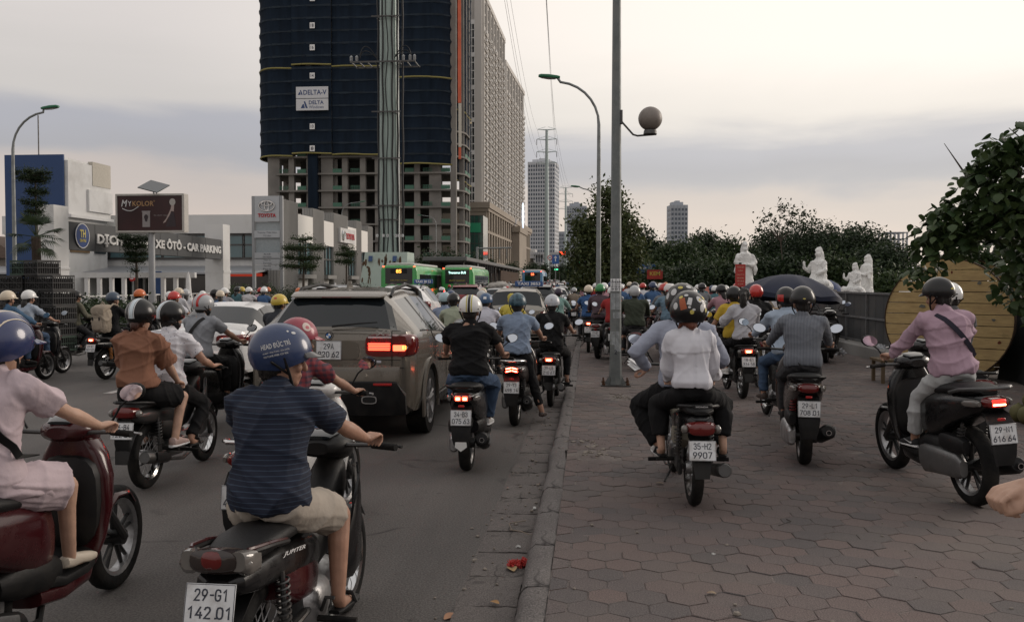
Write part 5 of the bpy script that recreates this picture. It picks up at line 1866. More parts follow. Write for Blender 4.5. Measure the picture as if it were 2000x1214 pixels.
# ---- far towers
def far_tower(label,px0,px1,pytop,Y,depth,cols,floors,wallm,winm,crown=0.0,base=0.0,rz=0.0,side=0):
 x0,zt=AT(px0,pytop,Y)
 x1,_=AT(px1,pytop,Y)
 t=thing('apartment_tower',label,'tower',((x0+x1)/2,Y,base),rz)
 w=(x1-x0)/2
 put(t,'wall',MB().b2(-w,w,0,depth,0,zt-base),wallm)
 wn_,rb=MB(),MB()
 fh=(zt-base)/(floors+.6)
 cw=2*w/cols
 for c in range(cols):
  for f in range(floors):
   wn_.b2(-w+cw*(c+.2),-w+cw*(c+.8),-.12,-.05,fh*(f+.3),fh*(f+.85))
   if side and c<6:
    d=depth/6
    wn_.b2(side*w,side*(w+.1),d*(c+.2),d*(c+.8),fh*(f+.3),fh*(f+.85))
  rb.b2(-w+cw*c-.15,-w+cw*c+.15,-.5,-.1,0,zt-base)
 put(t,'windows',wn_,winm)['kind']='stuff'
 put(t,'piers',rb,wallm)['kind']='stuff'
 if crown:
  put(t,'roof_structure',MB().b2(-w*.75,w*.55,depth*.2,depth*.8,zt-base,zt-base+crown).b2(-w*.3,w*.2,depth*.3,depth*.7,zt-base+crown,zt-base+crown*1.5),wallm)
 return t
PALE=mat('pale_grey_wall',(.52,.54,.57),.8,var=.05,scale=.05)  # distance haze is put into this colour, making far walls paler
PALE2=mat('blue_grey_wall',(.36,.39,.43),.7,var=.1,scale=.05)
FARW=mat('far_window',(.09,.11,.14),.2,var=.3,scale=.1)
far_tower('tall pale tower with a dense window grid behind the first green pylon',1031,1084,316,640,22,11,30,PALE,FARW,2.2,0,-.10,1)
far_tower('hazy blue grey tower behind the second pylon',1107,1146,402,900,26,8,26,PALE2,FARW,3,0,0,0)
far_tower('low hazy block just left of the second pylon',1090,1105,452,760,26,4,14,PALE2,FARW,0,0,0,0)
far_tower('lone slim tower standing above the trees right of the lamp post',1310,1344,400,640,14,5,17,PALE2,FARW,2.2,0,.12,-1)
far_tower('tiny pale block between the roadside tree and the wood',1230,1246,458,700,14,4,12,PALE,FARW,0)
far_tower('white low block with grey windows below the tall pale tower',1030,1046,487,420,10,4,4,WALLW,FARW,0)
far_tower('small cream block beside the avenue before the overpass',1046,1060,492,400,10,3,4,PALE,FARW,0)
# skeleton of a far unfinished building
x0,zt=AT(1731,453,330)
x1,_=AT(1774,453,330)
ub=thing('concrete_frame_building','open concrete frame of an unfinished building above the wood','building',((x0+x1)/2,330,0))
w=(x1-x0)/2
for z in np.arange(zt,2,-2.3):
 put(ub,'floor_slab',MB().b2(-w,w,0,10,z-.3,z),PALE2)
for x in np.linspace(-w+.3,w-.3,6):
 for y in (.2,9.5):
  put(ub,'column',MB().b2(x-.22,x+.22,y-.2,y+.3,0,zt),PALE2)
# ---- showroom on the left
sx0=AT(545,420,71)[0]
show=thing('car_showroom','long white and grey car showroom behind the forecourt','building',(sx0,71,0))
xw=AT(140,420,73)[0]-sx0
put(show,'wall',MB().b2(xw-6,-.4,2,26,0,7.3),WALLW)
put(show,'parapet',MB().b2(xw-6,-.3,1.6,2.1,5.95,7.5),WALLW)
for k in range(9):
 xa=-1.5-k*2.35
 put(show,'window',MB().b2(xa-2.1,xa,1.86,1.96,3.95,5.75),WINB)
wf=MB()
for k in range(10):
 xa=-1.4-k*2.35
 wf.b2(xa-.02,xa+.12,1.8,1.98,3.85,5.85)
wf.b2(-23,-1.3,1.8,1.98,5.75,5.95).b2(-23,-1.3,1.8,1.98,4.95,5.05).b2(-23,-1.3,1.78,1.98,3.8,3.95)
put(show,'window_frame',wf,STEEL)
put(show,'canopy',MB().prism([(-3.4,2.62),(2.0,3.25),(2.0,2.95),(-3.4,2.5)],xw-30,-1.0,'x'),mat('grey_canopy_roof',(.33,.34,.36),.45,.4,var=.1,scale=.5))
for k in range(9):
 xa=-1.6-k*3.6
 put(show,'shopfront_pane',MB().b2(xa-3.2,xa,1.7,1.8,.2,2.6),WIND)
 put(show,'shopfront_post',MB().b2(xa+.1,xa+.3,1.4,1.7,0,2.7),WALLW)
put(show,'shop_interior',MB().b2(xw-25,-1.2,1.8,2.05,0,2.7),DARKI)  # thin slab behind the panes, its dark colour painting an unlit interior
# street facade, panel by panel
ribs=[(71.0,75.6,8.7,'r'),(75.6,79.8,7.75,'w'),(79.8,83.2,8.6,'r'),(83.2,86.4,7.7,'w'),(86.4,91.6,8.7,'r'),(91.6,95.0,7.65,'w'),(95.0,97.2,8.55,'r'),(97.2,100.0,7.6,'w'),(100.0,102.4,8.3,'r')]
for a,b,h,kd in ribs:
 a,b=a-71,b-71
 if kd=='r':
  m_=MB().b2(-.95,.0,a,b,0,h)
  n=int((b-a)/.28)
  for i in range(n):
   yy=a+(i+.5)*(b-a)/n
   m_.b2(.0,.06,yy-.07,yy+.07,.1,h-.02)
  n2=4
  for i in range(n2):
   xx=-.95+(i+.5)*.95/n2
   m_.b2(xx-.08,xx+.08,a-.05,a,.1,h-.02)
  put(show,'ribbed_panel',m_,WALLG)
 else:
  put(show,'white_panel',MB().b2(-.5,.05,a+.02,b-.02,h-2.35,h),mat('white_panel',(.74,.72,.68),.5,var=.03))
  wi=put(show,'window',MB().b2(-.5,-.25,a+.1,b-.1,2.6,h-2.4),WINB)
  f_=MB()
  for t_ in (.33,.66):
   yy=a+(b-a)*t_
   f_.b2(-.27,-.12,yy-.05,yy+.05,2.6,h-2.45)
  f_.b2(-.27,-.13,a+.05,b-.05,4.0,4.12)
  put(show,'window_frame',f_,STEEL,wi)
  put(show,'planter',MB().b2(-.3,.4,a+.1,b-.1,2.2,2.55),WALLG)
  put(show,'shopfront_pane',MB().b2(-.8,-.6,a+.1,b-.1,.1,2.1),WIND)
REDL=mat('red_sign',(.42,.02,.03),.5)
bs=put(show,'name_board',MB().b2(.06,.3,88.0-71,93.6-71,5.9,7.35),WALLW)
face_text('TOYOTA',.62,3.3,REDL,bs,(.35,91.4-71,6.6),PI/2,ex=.05,bold=.02)
def emblem_ovals(c,w,h,t,rz,depth=.08):
 m=MB()
 def oval(cx,cz,a,b):
  P=[(cx+a*math.cos(q),0,cz+b*math.sin(q)) for q in np.linspace(0,2*PI,33)[:-1]]
  R=[]
  for i,p in enumerate(P):
   q=2*PI*i/32
   d=Vector((math.cos(q)/a,0,math.sin(q)/b)).normalized()
   p=Vector(p)
   R.append([list(p+d*t),list(p+Vector((0,-depth,0))+d*t*.3),list(p+Vector((0,-depth,0))-d*t*.3),list(p-d*t)])
  m.rings(np.array(R),False,True)
 oval(0,0,w/2,h/2)
 oval(0,h*.0+h*.02,w*.13,h*.46)
 oval(0,h*.22,w*.36,h*.21)
 return m.xform(Matrix.Translation(c) @ Matrix.Rotation(rz,4,'Z'))
put(show,'emblem',emblem_ovals((.36,89.0-71,6.62),1.1,.95,.06,PI/2),CHR,bs)
put(show,'entrance_strip_sign',MB().b2(-5.5,-2.0,1.35,1.5,2.35,2.62),mat('red_strip_sign',(.40,.03,.02),.5,emit=.25,ecol=(1,.1,.05)))
# ---- gateway with the parking sign
gt=thing('parking_gateway','white gateway with a curved grey fascia reading car parking in white letters','gateway',(-27,44.8,0))
gx0,gy1=0.0,19.2
GREYF=mat('grey_fascia',(.060,.063,.066),.6,var=.06,scale=.5)
bow=MB()
R=[]
for t in np.linspace(0,1,15):
 y=-.3+t*(gy1+.3)
 x=.35*math.sin(t*PI)
 R.append([(x,y,3.55),(x,y,5.0-.03*t),(x-.7,y,5.0-.03*t),(x-.7,y,3.55)])
put(gt,'fascia',bow.rings(np.array(R)),GREYF)
for t in (.12,.24,.36,.48,.60,.72,.84):
 y=-.3+t*(gy1+.3)
 put(gt,'fascia_joint',MB().b2(.35*math.sin(t*PI)+.001,.35*math.sin(t*PI)+.006,y-.012,y+.012,3.56,4.97),DARKI)
put(gt,'pillar',MB().b2(-.85,.05,-1.6,-.31,.0,5.75).b2(-.9,.1,-1.65,-.30,2.5,2.6),WALLW)
pr=put(gt,'pillar',MB().b2(-1.26,.12,gy1+.02,gy1+1.3,.0,6.13).b2(-1.3,.16,gy1+.0,gy1+1.34,2.55,2.75),WALLW)
def on_bow(body,t0,t1,h,zc):
 """letters along the curved fascia, read from the road"""
 ya,yb=-.3+t0*(gy1+.3),-.3+t1*(gy1+.3)
 tm=text_mb(body,h,yb-ya,.06,bold=.035)
 v,f=tm.arr()
 y=(ya+yb)/2+v[:,0]
 t=(y+.3)/(gy1+.3)
 return MB().add(np.stack([.35*np.sin(t*PI)+.03-v[:,1],y,zc+v[:,2]],-1),f)
put(gt,'lettering',on_bow('DỊCH VỤ GIỮ XE ÔTÔ - CAR PARKING',.125,.985,.84,4.22),WALLW,angle=0,fixn=False)
rd_=MB().lathe([(.01,0),(.62,0),(.62,.06),(.01,.06)],28,'x',(.06,.85,4.3))
rb_=put(gt,'round_badge',rd_,mat('badge_blue',(.02,.05,.17),.5))
put(gt,'badge_ring',MB().lathe([(.62,.05),(.66,.05),(.66,.075),(.62,.075)],28,'x',(.06,.85,4.3),True),WALLW,rb_)
YEP=mat('yellow_print',(.50,.42,.10),.5)
face_text('TH',.42,.55,YEP,rb_,(.135,.85,4.42),PI/2,ex=.005,bold=.03)
face_text('CENTRE',.15,.62,YEP,rb_,(.135,.85,4.05),PI/2,ex=.005,bold=.02)
# ---- blue and white block behind
bb=thing('office_block','blue gable walled white block with roof terrace at the far left','building',(-40,65.6,0))
xl_=AT(15,400,65.6)[0]+40
put(bb,'wall',MB().b2(xl_,-.02,0.02,6,0,11.4),WALLW)
put(bb,'blue_gable',MB().b2(xl_-.1,.0,-.15,0,0,11.6),mat('blue_panel',(.022,.055,.15),.55,var=.06,scale=.3))
put(bb,'white_band',MB().b2(-.02,.25,0.05,6.1,7.1,11.2).b2(-.02,.45,2.6,6.1,7.5,9.2),WALLW)
put(bb,'roof_screen',MB().b2(-.1,.3,3.4,6.1,9.6,11.5),mat('cream_screen',(.46,.43,.37),.8,var=.1))
put(bb,'balcony',MB().b2(-.3,.5,0,6.2,6.85,7.08),WALLW)
put(bb,'window',MB().b2(-.06,.1,.6,3.2,4.2,6.3),mat('warm_window',(.20,.13,.07),.3))
put(bb,'window',MB().b2(-.06,.1,4.0,5.6,4.2,6.3),WIND)
put(bb,'mast',MB().tube([(AT(96,300,70)[0]+40,3,11),(AT(96,300,70)[0]+40,3,15.2)],.05,5),STEEL)
hs_=thing('low_house','small tile roofed house at the left edge behind the lamp post','building',(AT(10,500,75)[0],75,0))
put(hs_,'wall',MB().b2(-4,1.3,0,6,0,4.0),mat('old_wall',(.25,.22,.19),.9))
put(hs_,'roof',MB().prism([(-4.5,4.0),(-1.5,6.0),(1.8,4.0)],-.5,6.5,'y'),mat('old_tiles',(.15,.11,.09),.9))
# ---------------------------------------------------------------- signs, poles, walls
# ---- billboard
bx,bz=AT(292,416,46)
bbd=thing('billboard','dark paint advertisement billboard on a single post with a solar panel on top','billboard',(bx,46,0))
w2=155/1750*46/2*.93
h2=78/1750*46/2
FRM=mat('billboard_frame',(.40,.385,.36),.5,.3,var=.1)
fr=MB()
bd=.55
fr.b2(-w2,w2,0,bd,bz+h2-.1,bz+h2).b2(-w2,w2,0,bd,bz-h2,bz-h2+.1).b2(-w2,-w2+.1,.001,bd-.001,bz-h2+.1,bz+h2-.1).b2(w2-.1,w2,.001,bd-.001,bz-h2+.1,bz+h2-.1)
put(bbd,'frame',fr,FRM)
put(bbd,'side_panel',MB().b2(w2-.02,w2+.012,.02,bd-.02,bz-h2+.04,bz+h2-.04),FRM)
po=put(bbd,'poster',MB().b2(-w2+.1,w2-.1,.05,.12,bz-h2+.1,bz+h2-.1),mat('poster_maroon',(.030,.008,.009),.35,var=.6,scale=.5))
put(bbd,'poster_back',MB().b2(-w2+.1,w2-.1,.4,.5,bz-h2+.1,bz+h2-.1),FRM)
TANP=mat('tan_print',(.33,.20,.09),.5)
WPR=mat('white_print',(.5,.5,.5),.5)
GPR=mat('grey_print',(.24,.22,.22),.5)
face_text('M',.36,.34,WPR,po,(-w2*.78+.06,.045,bz+h2*.52),ex=.001,bold=.02,shear=.25)
face_text('Y',.26,.20,WPR,po,(-w2*.78+.36,.045,bz+h2*.50),ex=.001,bold=.02)
face_text('KOLOR',.27,w2*.62,TANP,po,(-w2*.78+1.1,.045,bz+h2*.5),ex=.001,bold=.015)
face_text('®',.09,.09,TANP,po,(w2*.13,.045,bz+h2*.62),ex=.001)
put(po,'swash',MB().tube([(-w2*.78-.05+.9*t,.043,bz+h2*.25-.18*math.sin(t*PI)+.1*t) for t in np.linspace(0,1,10)],.022,5),WPR)
put(po,'paint_can',MB().b2(-.42,.0,.04,.047,bz-h2*.72,bz+.1).b2(-.45,.03,.036,.04,bz+.06,bz+.12),GPR)
put(po,'can_label',MB().prism([(-.21+.13*math.cos(a)*(.8+.2*math.sin(3*a)),bz-.26+.2*math.sin(a)) for a in np.linspace(0,2*PI,14)[:-1]],.032,.036,'y'),mat('dark_print',(.03,.02,.025),.5))
face_text('MY LIFE MY COLOR',.07,.85,GPR,po,(w2*.34,.045,bz-h2*.12),ex=.001)
# a plain figure of a woman in side view
put(po,'printed_dress',MB().prism([(w2*.62+a,bz+b) for a,b in ((-.02,.05),(.16,.05),(.2,-.2),(.27,-.72),(-.3,-.72),(-.16,-.3))],.040,.047,'y'),mat('dark_print',(.03,.02,.025),.5))
put(po,'printed_figure',MB().prism([(w2*.62+a,bz+b) for a,b in ((-.0,.1),(.15,.08),(.17,.4),(.1,.52),(.03,.47),(-.03,.2),(-.28,-.3),(-.42,-.46),(-.45,-.53),(-.32,-.48),(-.05,-.05))],.037,.046,'y'),mat('pale_figure',(.34,.27,.25),.5))
put(po,'printed_hair',MB().prism([(w2*.62+.08+.17*math.cos(a),bz+.58+.19*math.sin(a)) for a in np.linspace(0,2*PI,14)[:-1]],.033,.044,'y'),mat('pale_hair_print',(.36,.34,.32),.5))
put(bbd,'pole',MB().tube([(-.05,.3,0),(-.05,.3,bz-h2)],.17,14),GREYM)
sp_=put(bbd,'solar_mount',MB().tube([(.1,.3,bz+h2),(.1,.3,bz+h2+.35)],.04,8).tube([(.25,.3,bz+h2),(.25,.3,bz+h2+.35)],.03,8),GREYM)
put(sp_,'solar_panel',MB().box((.08,.35,bz+h2+.42),(1.1,1.3,.05),Euler((.42,.26,.0)).to_matrix()),WIND)
# ---- showroom pylon sign
tyx,_=AT(523,450,62)
pyl=thing('pylon_sign','grey metal pylon sign with oval emblem and stacked name boards','sign',(tyx,62,0))
for s in (-1,1):
 put(pyl,'post',MB().b2(s*1.02-.1,s*1.02+.1,-.12,.12,0,7.95),GREYM)
sb=put(pyl,'emblem_board',MB().b2(-.9,.9,-.14,.1,6.15,7.95),mat('silver_board',(.42,.44,.46),.4,.2,var=.04))
put(sb,'emblem',emblem_ovals((0,-.15,7.25),1.12,.74,.06,0),CHR)
face_text('TOYOTA',.27,1.3,REDL,sb,(0,-.15,6.58),ex=.03,bold=.03)
put(pyl,'infill',MB().b2(-.9,.9,.02,.06,3.4,6.12),mat('pale_glass_panel',(.30,.34,.36),.2,coat=.3))
for k,(z0,z1,a,b) in enumerate(((5.0,5.5,'Toyota Thái Hòa','Từ Liêm'),(3.55,3.95,'Xe mới','New Vehicles'),(3.13,3.5,'Dịch vụ','Service'),(2.72,3.08,'Phụ tùng','Parts'))):
 nb_=put(pyl,'name_board',MB().b2(-.92,.92,-.16,.0,z0,z1),mat('silver_board',(.42,.44,.46),.4,.2))
 face_text(a,.15,1.4 if k==0 else .5,PLT_T,nb_,(0,-.165,(z0+z1)/2+.10),ex=.001)
 face_text(b,.13,.62 if k else .55,PLT_T,nb_,(0,-.165,(z0+z1)/2-.1),ex=.001)
# ---- street lamps
LAMPG=mat('galvanised_pole',(.22,.235,.235),.5,.55,var=.15,scale=3,dirt=(.14,.14,.135),dscale=2)
GHEAD=mat('green_lamp_head',(.02,.14,.07),.4,var=.1)
def street_lamp(label,x,y,h,side,reach,z0=0.0,rz=0.0,head=GHEAD):
 t=thing('street_lamp',label,'street lamp',(x,y,z0),rz,'street lamps along the avenue')
 P=[(0,0,0),(0,0,h*.5),(0,0,h-1.6)]
 for a in np.linspace(0,1,8)[1:]:
  q=a*PI/2*.93
  P.append((side*(1.5*(1-math.cos(q))),0,h-1.6+1.5*math.sin(q)))
 P.append((side*reach,0,h+.06))
 n=len(P)
 put(t,'pole',MB().tube(P,[.095,.075,.06]+[.045]*(n-3),12),LAMPG,angle=60)
 put(t,'base_plate',MB().b2(-.18,.18,-.18,.18,0,.03).b2(-.13,.13,-.13,.13,.03,.5,.02),LAMPG)
 hd=put(t,'lamp_head',MB().loft_y([(-.05,0,.05,.04),(.05,0,.09,.06),(.35,.0,.14,.075),(.62,-.005,.13,.065),(.70,-.01,.07,.04)],14,2.6).xform(Matrix.Translation((side*(reach-.05),0,h+.06)) @ Matrix.Rotation(-side*PI/2,4,'Z') @ Matrix.Rotation(.1,4,'X')),head)
 put(t,'lens',MB().loft_y([(.1,-.06,.08,.02),(.35,-.07,.11,.03),(.6,-.06,.08,.02)],12,2.6).xform(Matrix.Translation((side*(reach-.05),0,h+.06)) @ Matrix.Rotation(-side*PI/2,4,'Z') @ Matrix.Rotation(.1,4,'X')),LENS_C,hd)
 return t
xx,_=AT(27,400,35)
street_lamp('curved arm street lamp at the far left in front of the blue building',xx,35,8.85,1,1.35)
xx,_=AT(1169,500,31.4)
street_lamp('tall curved street lamp just left of the grey pole',xx,31.4,8.75,-1,1.45,KZ)
xx,_=AT(1171,500,75)
street_lamp('distant curved street lamp above the roadside tree',xx,72,9.3,-1,1.7,KZ)
for lab,px,Y,hh in (('distant green headed lamp above the showroom roof',668,118,12.6),('thin distant lamp right of the cable column',852,150,13.2)):
 xx,_=AT(px,500,Y)
 street_lamp(lab,xx,Y,hh,1 if px<700 else -1,2.6)
# ---- the near pole with the globe
gx,gy=G(1202,752,KZ)
gp=thing('lamp_post','thick grey steel post on the pavement with a paper notice and a globe lamp','lamp post',(gx,gy,KZ))
POLE=mat('weathered_pole',(.15,.165,.165),.55,.35,var=.2,scale=6,dirt=(.22,.22,.21),dscale=3,bump=.08)
put(gp,'pole',MB().tube([(0,0,0),(0,0,.1),(0,0,.55),(0,0,3),(0,0,6),(0,0,9.5)],[.125,.105,.093,.083,.068,.05],8),POLE,angle=30)
put(gp,'base_plate',MB().b2(-.24,.24,-.22,.22,.0,.022),STEEL)
for sx_ in (-1,1):
 for sy_ in (-1,1):
  put(gp,'gusset',MB().prism([(sx_*.09,.02),(sx_*.17,.02),(sx_*.17,.04),(sx_*.1,.16)],sy_*.05-.006,sy_*.05+.006,'y'),POLE)
  put(gp,'bolt',MB().lathe([(.03,.02),(.03,.05),(.014,.051),(.014,.11),(.001,.112)],8,'z',(sx_*.195,sy_*.17,0)),mat('rusty_bolt',(.10,.05,.03),.8,.4))
PAPER=mat('paper_notice',(.72,.73,.74),.8,var=.05)
def wrap(w,h,zc,m,name,r=.0835,a0=-PI/2,lift=.0):
 n=10
 V=[]
 for z in (zc-h/2,zc+h/2):
  rr=r-(z-1.5)*.0045+.004+lift
  V+=[(rr*math.cos(a0+(i/n-.5)*w/r),rr*math.sin(a0+(i/n-.5)*w/r),z) for i in range(n+1)]
 return put(gp,name,MB().add(V,[(i,i+1,n+2+i,n+1+i) for i in range(n)]),m,angle=180,fixn=False)
def wrap_text(body,hh,ww,zc,r=.0835):
 t=text_mb(body,hh,ww,bold=.015)
 v,f=t.arr()
 rr=r-(zc-1.5)*.0045+.0075
 a=-PI/2+v[:,0]/rr
 return put(gp,'lettering',MB().add(np.stack([rr*np.cos(a),rr*np.sin(a),zc+v[:,2]],-1),f),PLT_T,angle=0,fixn=False)
zn=AT(1200,556,gy)[1]-KZ
wrap(.235,.20,zn,PAPER,'notice')
wrap_text('CẦN BÁN',.052,.21,zn+.055)
wrap_text('CĂN HỘ CHUNG CƯ',.022,.18,zn+.005)
wrap_text('0912 FOR SALE',.024,.19,zn-.03)
wrap_text('0388 808 969',.024,.19,zn-.068)
TORN=mat('torn_paper',(.28,.30,.31),.85,var=.35,scale=14,dirt=(.17,.18,.18),dscale=16)
wrap(.20,.26,zn-.27,TORN,'torn_notice')
wrap(.15,.10,zn-.49,TORN,'torn_notice',a0=-PI/2+.35)
wrap(.17,.22,zn-.86,TORN,'torn_notice',a0=-PI/2-.2)
wrap(.12,.12,zn-1.02,TORN,'torn_notice',a0=-PI/2+.5,lift=.002)
wrap_text('2',.07,.045,.55,.093)
zg=AT(1270,232,gy)[1]-KZ
zm=AT(1210,235,gy)[1]-KZ
gxx=AT(1270,232,gy)[0]-gx
br=put(gp,'lamp_bracket',MB().tube([(.06,0,zm+.02),(.10,0,zm-.04),(.27,0,zg-.25),(.34,0,zg-.27),(gxx+.10,0,zg-.25)],.016,8),STEEL)
put(gp,'bracket_clamp',MB().b2(.055,.10,-.05,.05,zm-.06,zm+.16,.006),STEEL)
put(br,'lamp_collar',MB().lathe([(.08,zg-.26),(.11,zg-.245),(.10,zg-.185),(.07,zg-.17)],16,'z',(gxx,0,0)),STEEL)
put(br,'globe',MB().sph((gxx,0,zg),.192,nu=28,nv=18),mat('dusty_globe',(.21,.185,.165),.45,var=.15,scale=5,dirt=(.12,.10,.09),dscale=3),angle=180)
# ---- the fat cable column
CY=80.0
cx,_=AT(760,500,CY)
cc=thing('cable_column','pale green high voltage cable column with dark cables on a stained concrete block','column',(cx,CY,0))
PGRN=mat('pale_green_steel',(.34,.42,.39),.5,.2,var=.08,scale=.6)
PGB=mat('pale_green_concrete',(.42,.50,.45),.85,var=.1,scale=.5,dirt=(.30,.33,.29),dscale=.5)
x0b,x1b=AT(708,530,CY-2)[0]-cx,AT(798,530,CY-2)[0]-cx
blk=MB()
zt_=AT(750,493,CY-1)[1]
vb=[(x0b-.25,-3.2,0),(x1b,-3.2,0),(x1b,1.2,0),(x0b-.25,1.2,0),(x0b+.25,-2.0,zt_),(x1b-.1,-2.0,zt_),(x1b-.1,1.0,zt_),(x0b+.25,1.0,zt_)]
blk.add(vb,[(0,1,5,4),(1,2,6,5),(2,3,7,6),(3,0,4,7),(4,5,6,7),(0,3,2,1)])
bo=put(cc,'concrete_block',blk,PGB)
rs=random.Random(11)
RUST=mat('rust_stain',(.10,.06,.035),.9,var=.4,scale=9)
st=MB()
for k in range(46):
 q=rs.random()
 px_=rs.gauss(.55,.2) if k<20 else rs.gauss(2.4,.5)
 u=min(3.7,max(.15,px_))
 z=rs.uniform(.4,zt_-.6) if k<26 else rs.uniform(zt_-1.2,zt_-.5)
 yy=-3.2+1.2*z/zt_-.012
 w=rs.uniform(.03,.12)
 hgt=rs.uniform(.08,.45)
 n=9
 poly=[(x0b+u+w*(.7+.5*rs.random())*math.cos(a),z+hgt*(.6+.5*rs.random())*math.sin(a)) for a in np.linspace(0,2*PI,n,endpoint=False)]
 V=[(a,-3.2+1.2*b/zt_-.012,b) for a,b in poly]
 st.add(V,[tuple(range(n))])
put(bo,'rust_stain',st,RUST,angle=0,fixn=False)
for px in (725,772):
 xs_=AT(px,505,CY-2)[0]-cx
 z_=AT(px,505,CY-2.2)[1]
 pl=put(cc,'danger_plate',MB().box((xs_,-2.28,z_),(.36,.03,.52),Euler((-.36,0,0)).to_matrix()),mat('blue_plate',(.03,.07,.18),.5))
put(cc,'column',MB().tube([(0,0,zt_-.1),(0,0,34)],[.84,.70],28),PGRN,angle=60)
put(cc,'bright_pipe',MB().tube([(.93,-.25,zt_),(.88,-.25,33.5)],.12,10),mat('zinc_pipe',(.55,.58,.57),.35,.5))
CBL=mat('black_cable',(.014,.015,.016),.55)
for k,px in enumerate((737,748,756,766,774,784)):
 xk=AT(px,300,CY-1)[0]-cx
 yk=-math.sqrt(max(.05,.95**2-min(.9,abs(xk))**2))-.05
 pts=[]
 for z in np.linspace(zt_-.05,33,20):
  wob=.04*math.sin(z*1.1+k)+(.10*math.sin(z*.8+k) if k in (2,) else 0)
  pts.append((xk+wob,yk,z))
 put(cc,'cable',MB().tube(pts,.085 if k not in (2,) else .05,8),CBL,angle=60)
for py in (38,222,312,403,430):
 z=AT(757,py,CY)[1]
 ring=MB().lathe([(.93,z-.05),(1.0,z-.05),(1.0,z+.05),(.93,z+.05)],24,'z',(0,0,0),True)
 if py!=430:
  ring.b2(-1.3,1.3,-1.06,-.98,z-.05,z+.05)
 put(cc,'clamp_ring',ring,STEEL)
for k,(px,ch) in enumerate(((737,'A'),(749,'C'),(757,'B'),(774,'B'),(780,'C'),(787,'A'))):
 xk=AT(px,460,CY-1)[0]-cx
 z=AT(px,460,CY-1)[1]
 pg_=put(cc,'cable_tag',MB().b2(xk-.1,xk+.1,-1.09,-1.07,z-.12,z+.12),WHT)
 face_text(ch,.16,.12,PLT_T,pg_,(xk,-1.092,z),ex=.001,bold=.02)
zp=AT(757,126,CY)[1]
pf_=MB().b2(-3.2,2.7,-1.2,-1.08,zp-.08,zp+.05).b2(-3.2,2.7,.9,1.02,zp-.08,zp+.05)
for x in np.linspace(-3.1,2.6,9):
 pf_.b2(x-.05,x+.05,-1.06,.88,zp-.06,zp+.03)
put(cc,'platform',pf_,STEEL)
for x in (-3.1,-2.6,1.6,2.2,2.6):
 put(cc,'cable_termination',MB().lathe([(.1,zp+.05),(.12,zp+.1)]+[(.1+.05*(i%2),zp+.12+.06*i) for i in range(7)]+[(.05,zp+.56)],10,'z',(x,-1.1,0)),GREYM)
for q in (-1,1):
 for j in range(2):
  put(cc,'cable_loop',MB().tube([(q*(.8+1.5*math.sin(t*PI/2)),-1.12,zp+.3+(.8+.5*j)*math.sin(t*PI)*(1-t*.4)) for t in np.linspace(0,1,10)],.04,6),CBL,angle=60)
# ---- pylons and wires
PYL=mat('pylon_green_grey',(.42,.49,.485),.5,.3,var=.05)
def pylon(label,px,Y,pytop,r0,r1,arms):
 x,zt=AT(px,pytop,Y)
 t=thing('power_pylon',label,'pylon',(x,Y,0),0,'power pylons in the avenue')
 put(t,'shaft',MB().tube([(0,0,0),(0,0,zt)],[r0,r1],14),PYL,angle=60)
 for dz,L in arms:
  for s in (-1,1):
   put(t,'cross_arm',MB().tube([(s*r1,0,zt-dz+.1),(s*L,0,zt-dz+.25)],[.16,.08],5).tube([(s*r1,0,zt-dz+L*.35),(s*L,0,zt-dz+.25)],.05,4),PYL)
   if dz>1:
    put(t,'insulator',MB().tube([(s*L,0,zt-dz+.2),(s*L,0,zt-dz-1.4)],.09,5),STEEL)
 return x,zt
p1=pylon('nearest tall pale green pylon pole in front of the pale tower',1068,260,253,.78,.42,((.2,2.7),(3.0,2.9),(6.6,2.9),(9.8,2.9)))
p2=pylon('second more distant pylon pole rising from the avenue',1105,440,366,.8,.45,((.2,3.0),(3.4,3.4),(7,3.4),(10.6,3.4)))
wires=[((-2.7,0),.2),((2.7,0),.2)]+[((s*2.9,0),dz) for dz in (4.6,8.2) for s in (-1,1)]
for i,((sx_,_),dz) in enumerate(wires):
 A=Vector((p1[0]+sx_,260,p1[1]-dz))
 C_=Vector((-6.6+sx_*.75,88,35-dz*.35))
 B_=Vector((p2[0]+sx_,440,p2[1]-dz))
 for a,b,sag in ((A,C_,3.0),(A,B_,4.0)):
  pts=[a.lerp(b,t)-Vector((0,0,sag*4*t*(1-t))) for t in np.linspace(0,1,18)]
  tag(obj('power_line',MB().tube(pts,.022 if b is C_ else .03,3),CBL,angle=0),('overhead power line strung from the first pylon towards the viewer' if b is C_ else 'overhead power line between the two pylons'),'power line','power lines on the pylons')
# thin mast lines rising from beside the pylons
# ---- signs over the far road
def round_sign(label,px,py,Y,r,ring,txt=None):
 x,z=AT(px,py,Y)
 t=thing('road_sign',label,'road sign',(x,Y,0))
 put(t,'post',MB().tube([(0,.1,0),(0,.1,z)],.06,6),LAMPG)
 d=put(t,'disc',MB().lathe([(.01,-.03),(r,-.03),(r,.03),(.01,.03)],24,'y',(0,0,z)),ring)
 put(t,'inner_disc',MB().lathe([(.01,-.045),(r*.72,-.045),(r*.72,-.032),(.01,-.032)],24,'y',(0,0,z)),WHT if txt else ring,d)
 if txt:
  face_text(txt,r*.75,r*.95,PLT_T,d,(0,-.05,z),ex=.001,bold=.03)
 else:
  put(t,'white_bar',MB().b2(-r*.6,r*.6,-.06,-.047,z-r*.16,z+r*.16),WHT,d)
SRED=mat('sign_red',(.42,.02,.02),.4)
round_sign('round speed limit sign in front of the nearest pylon',1074,503,120,.33,SRED,'60')
round_sign('red no entry disc beside the blue bus',1060,530,110,.22,SRED)
x,z=AT(1085,505,130)
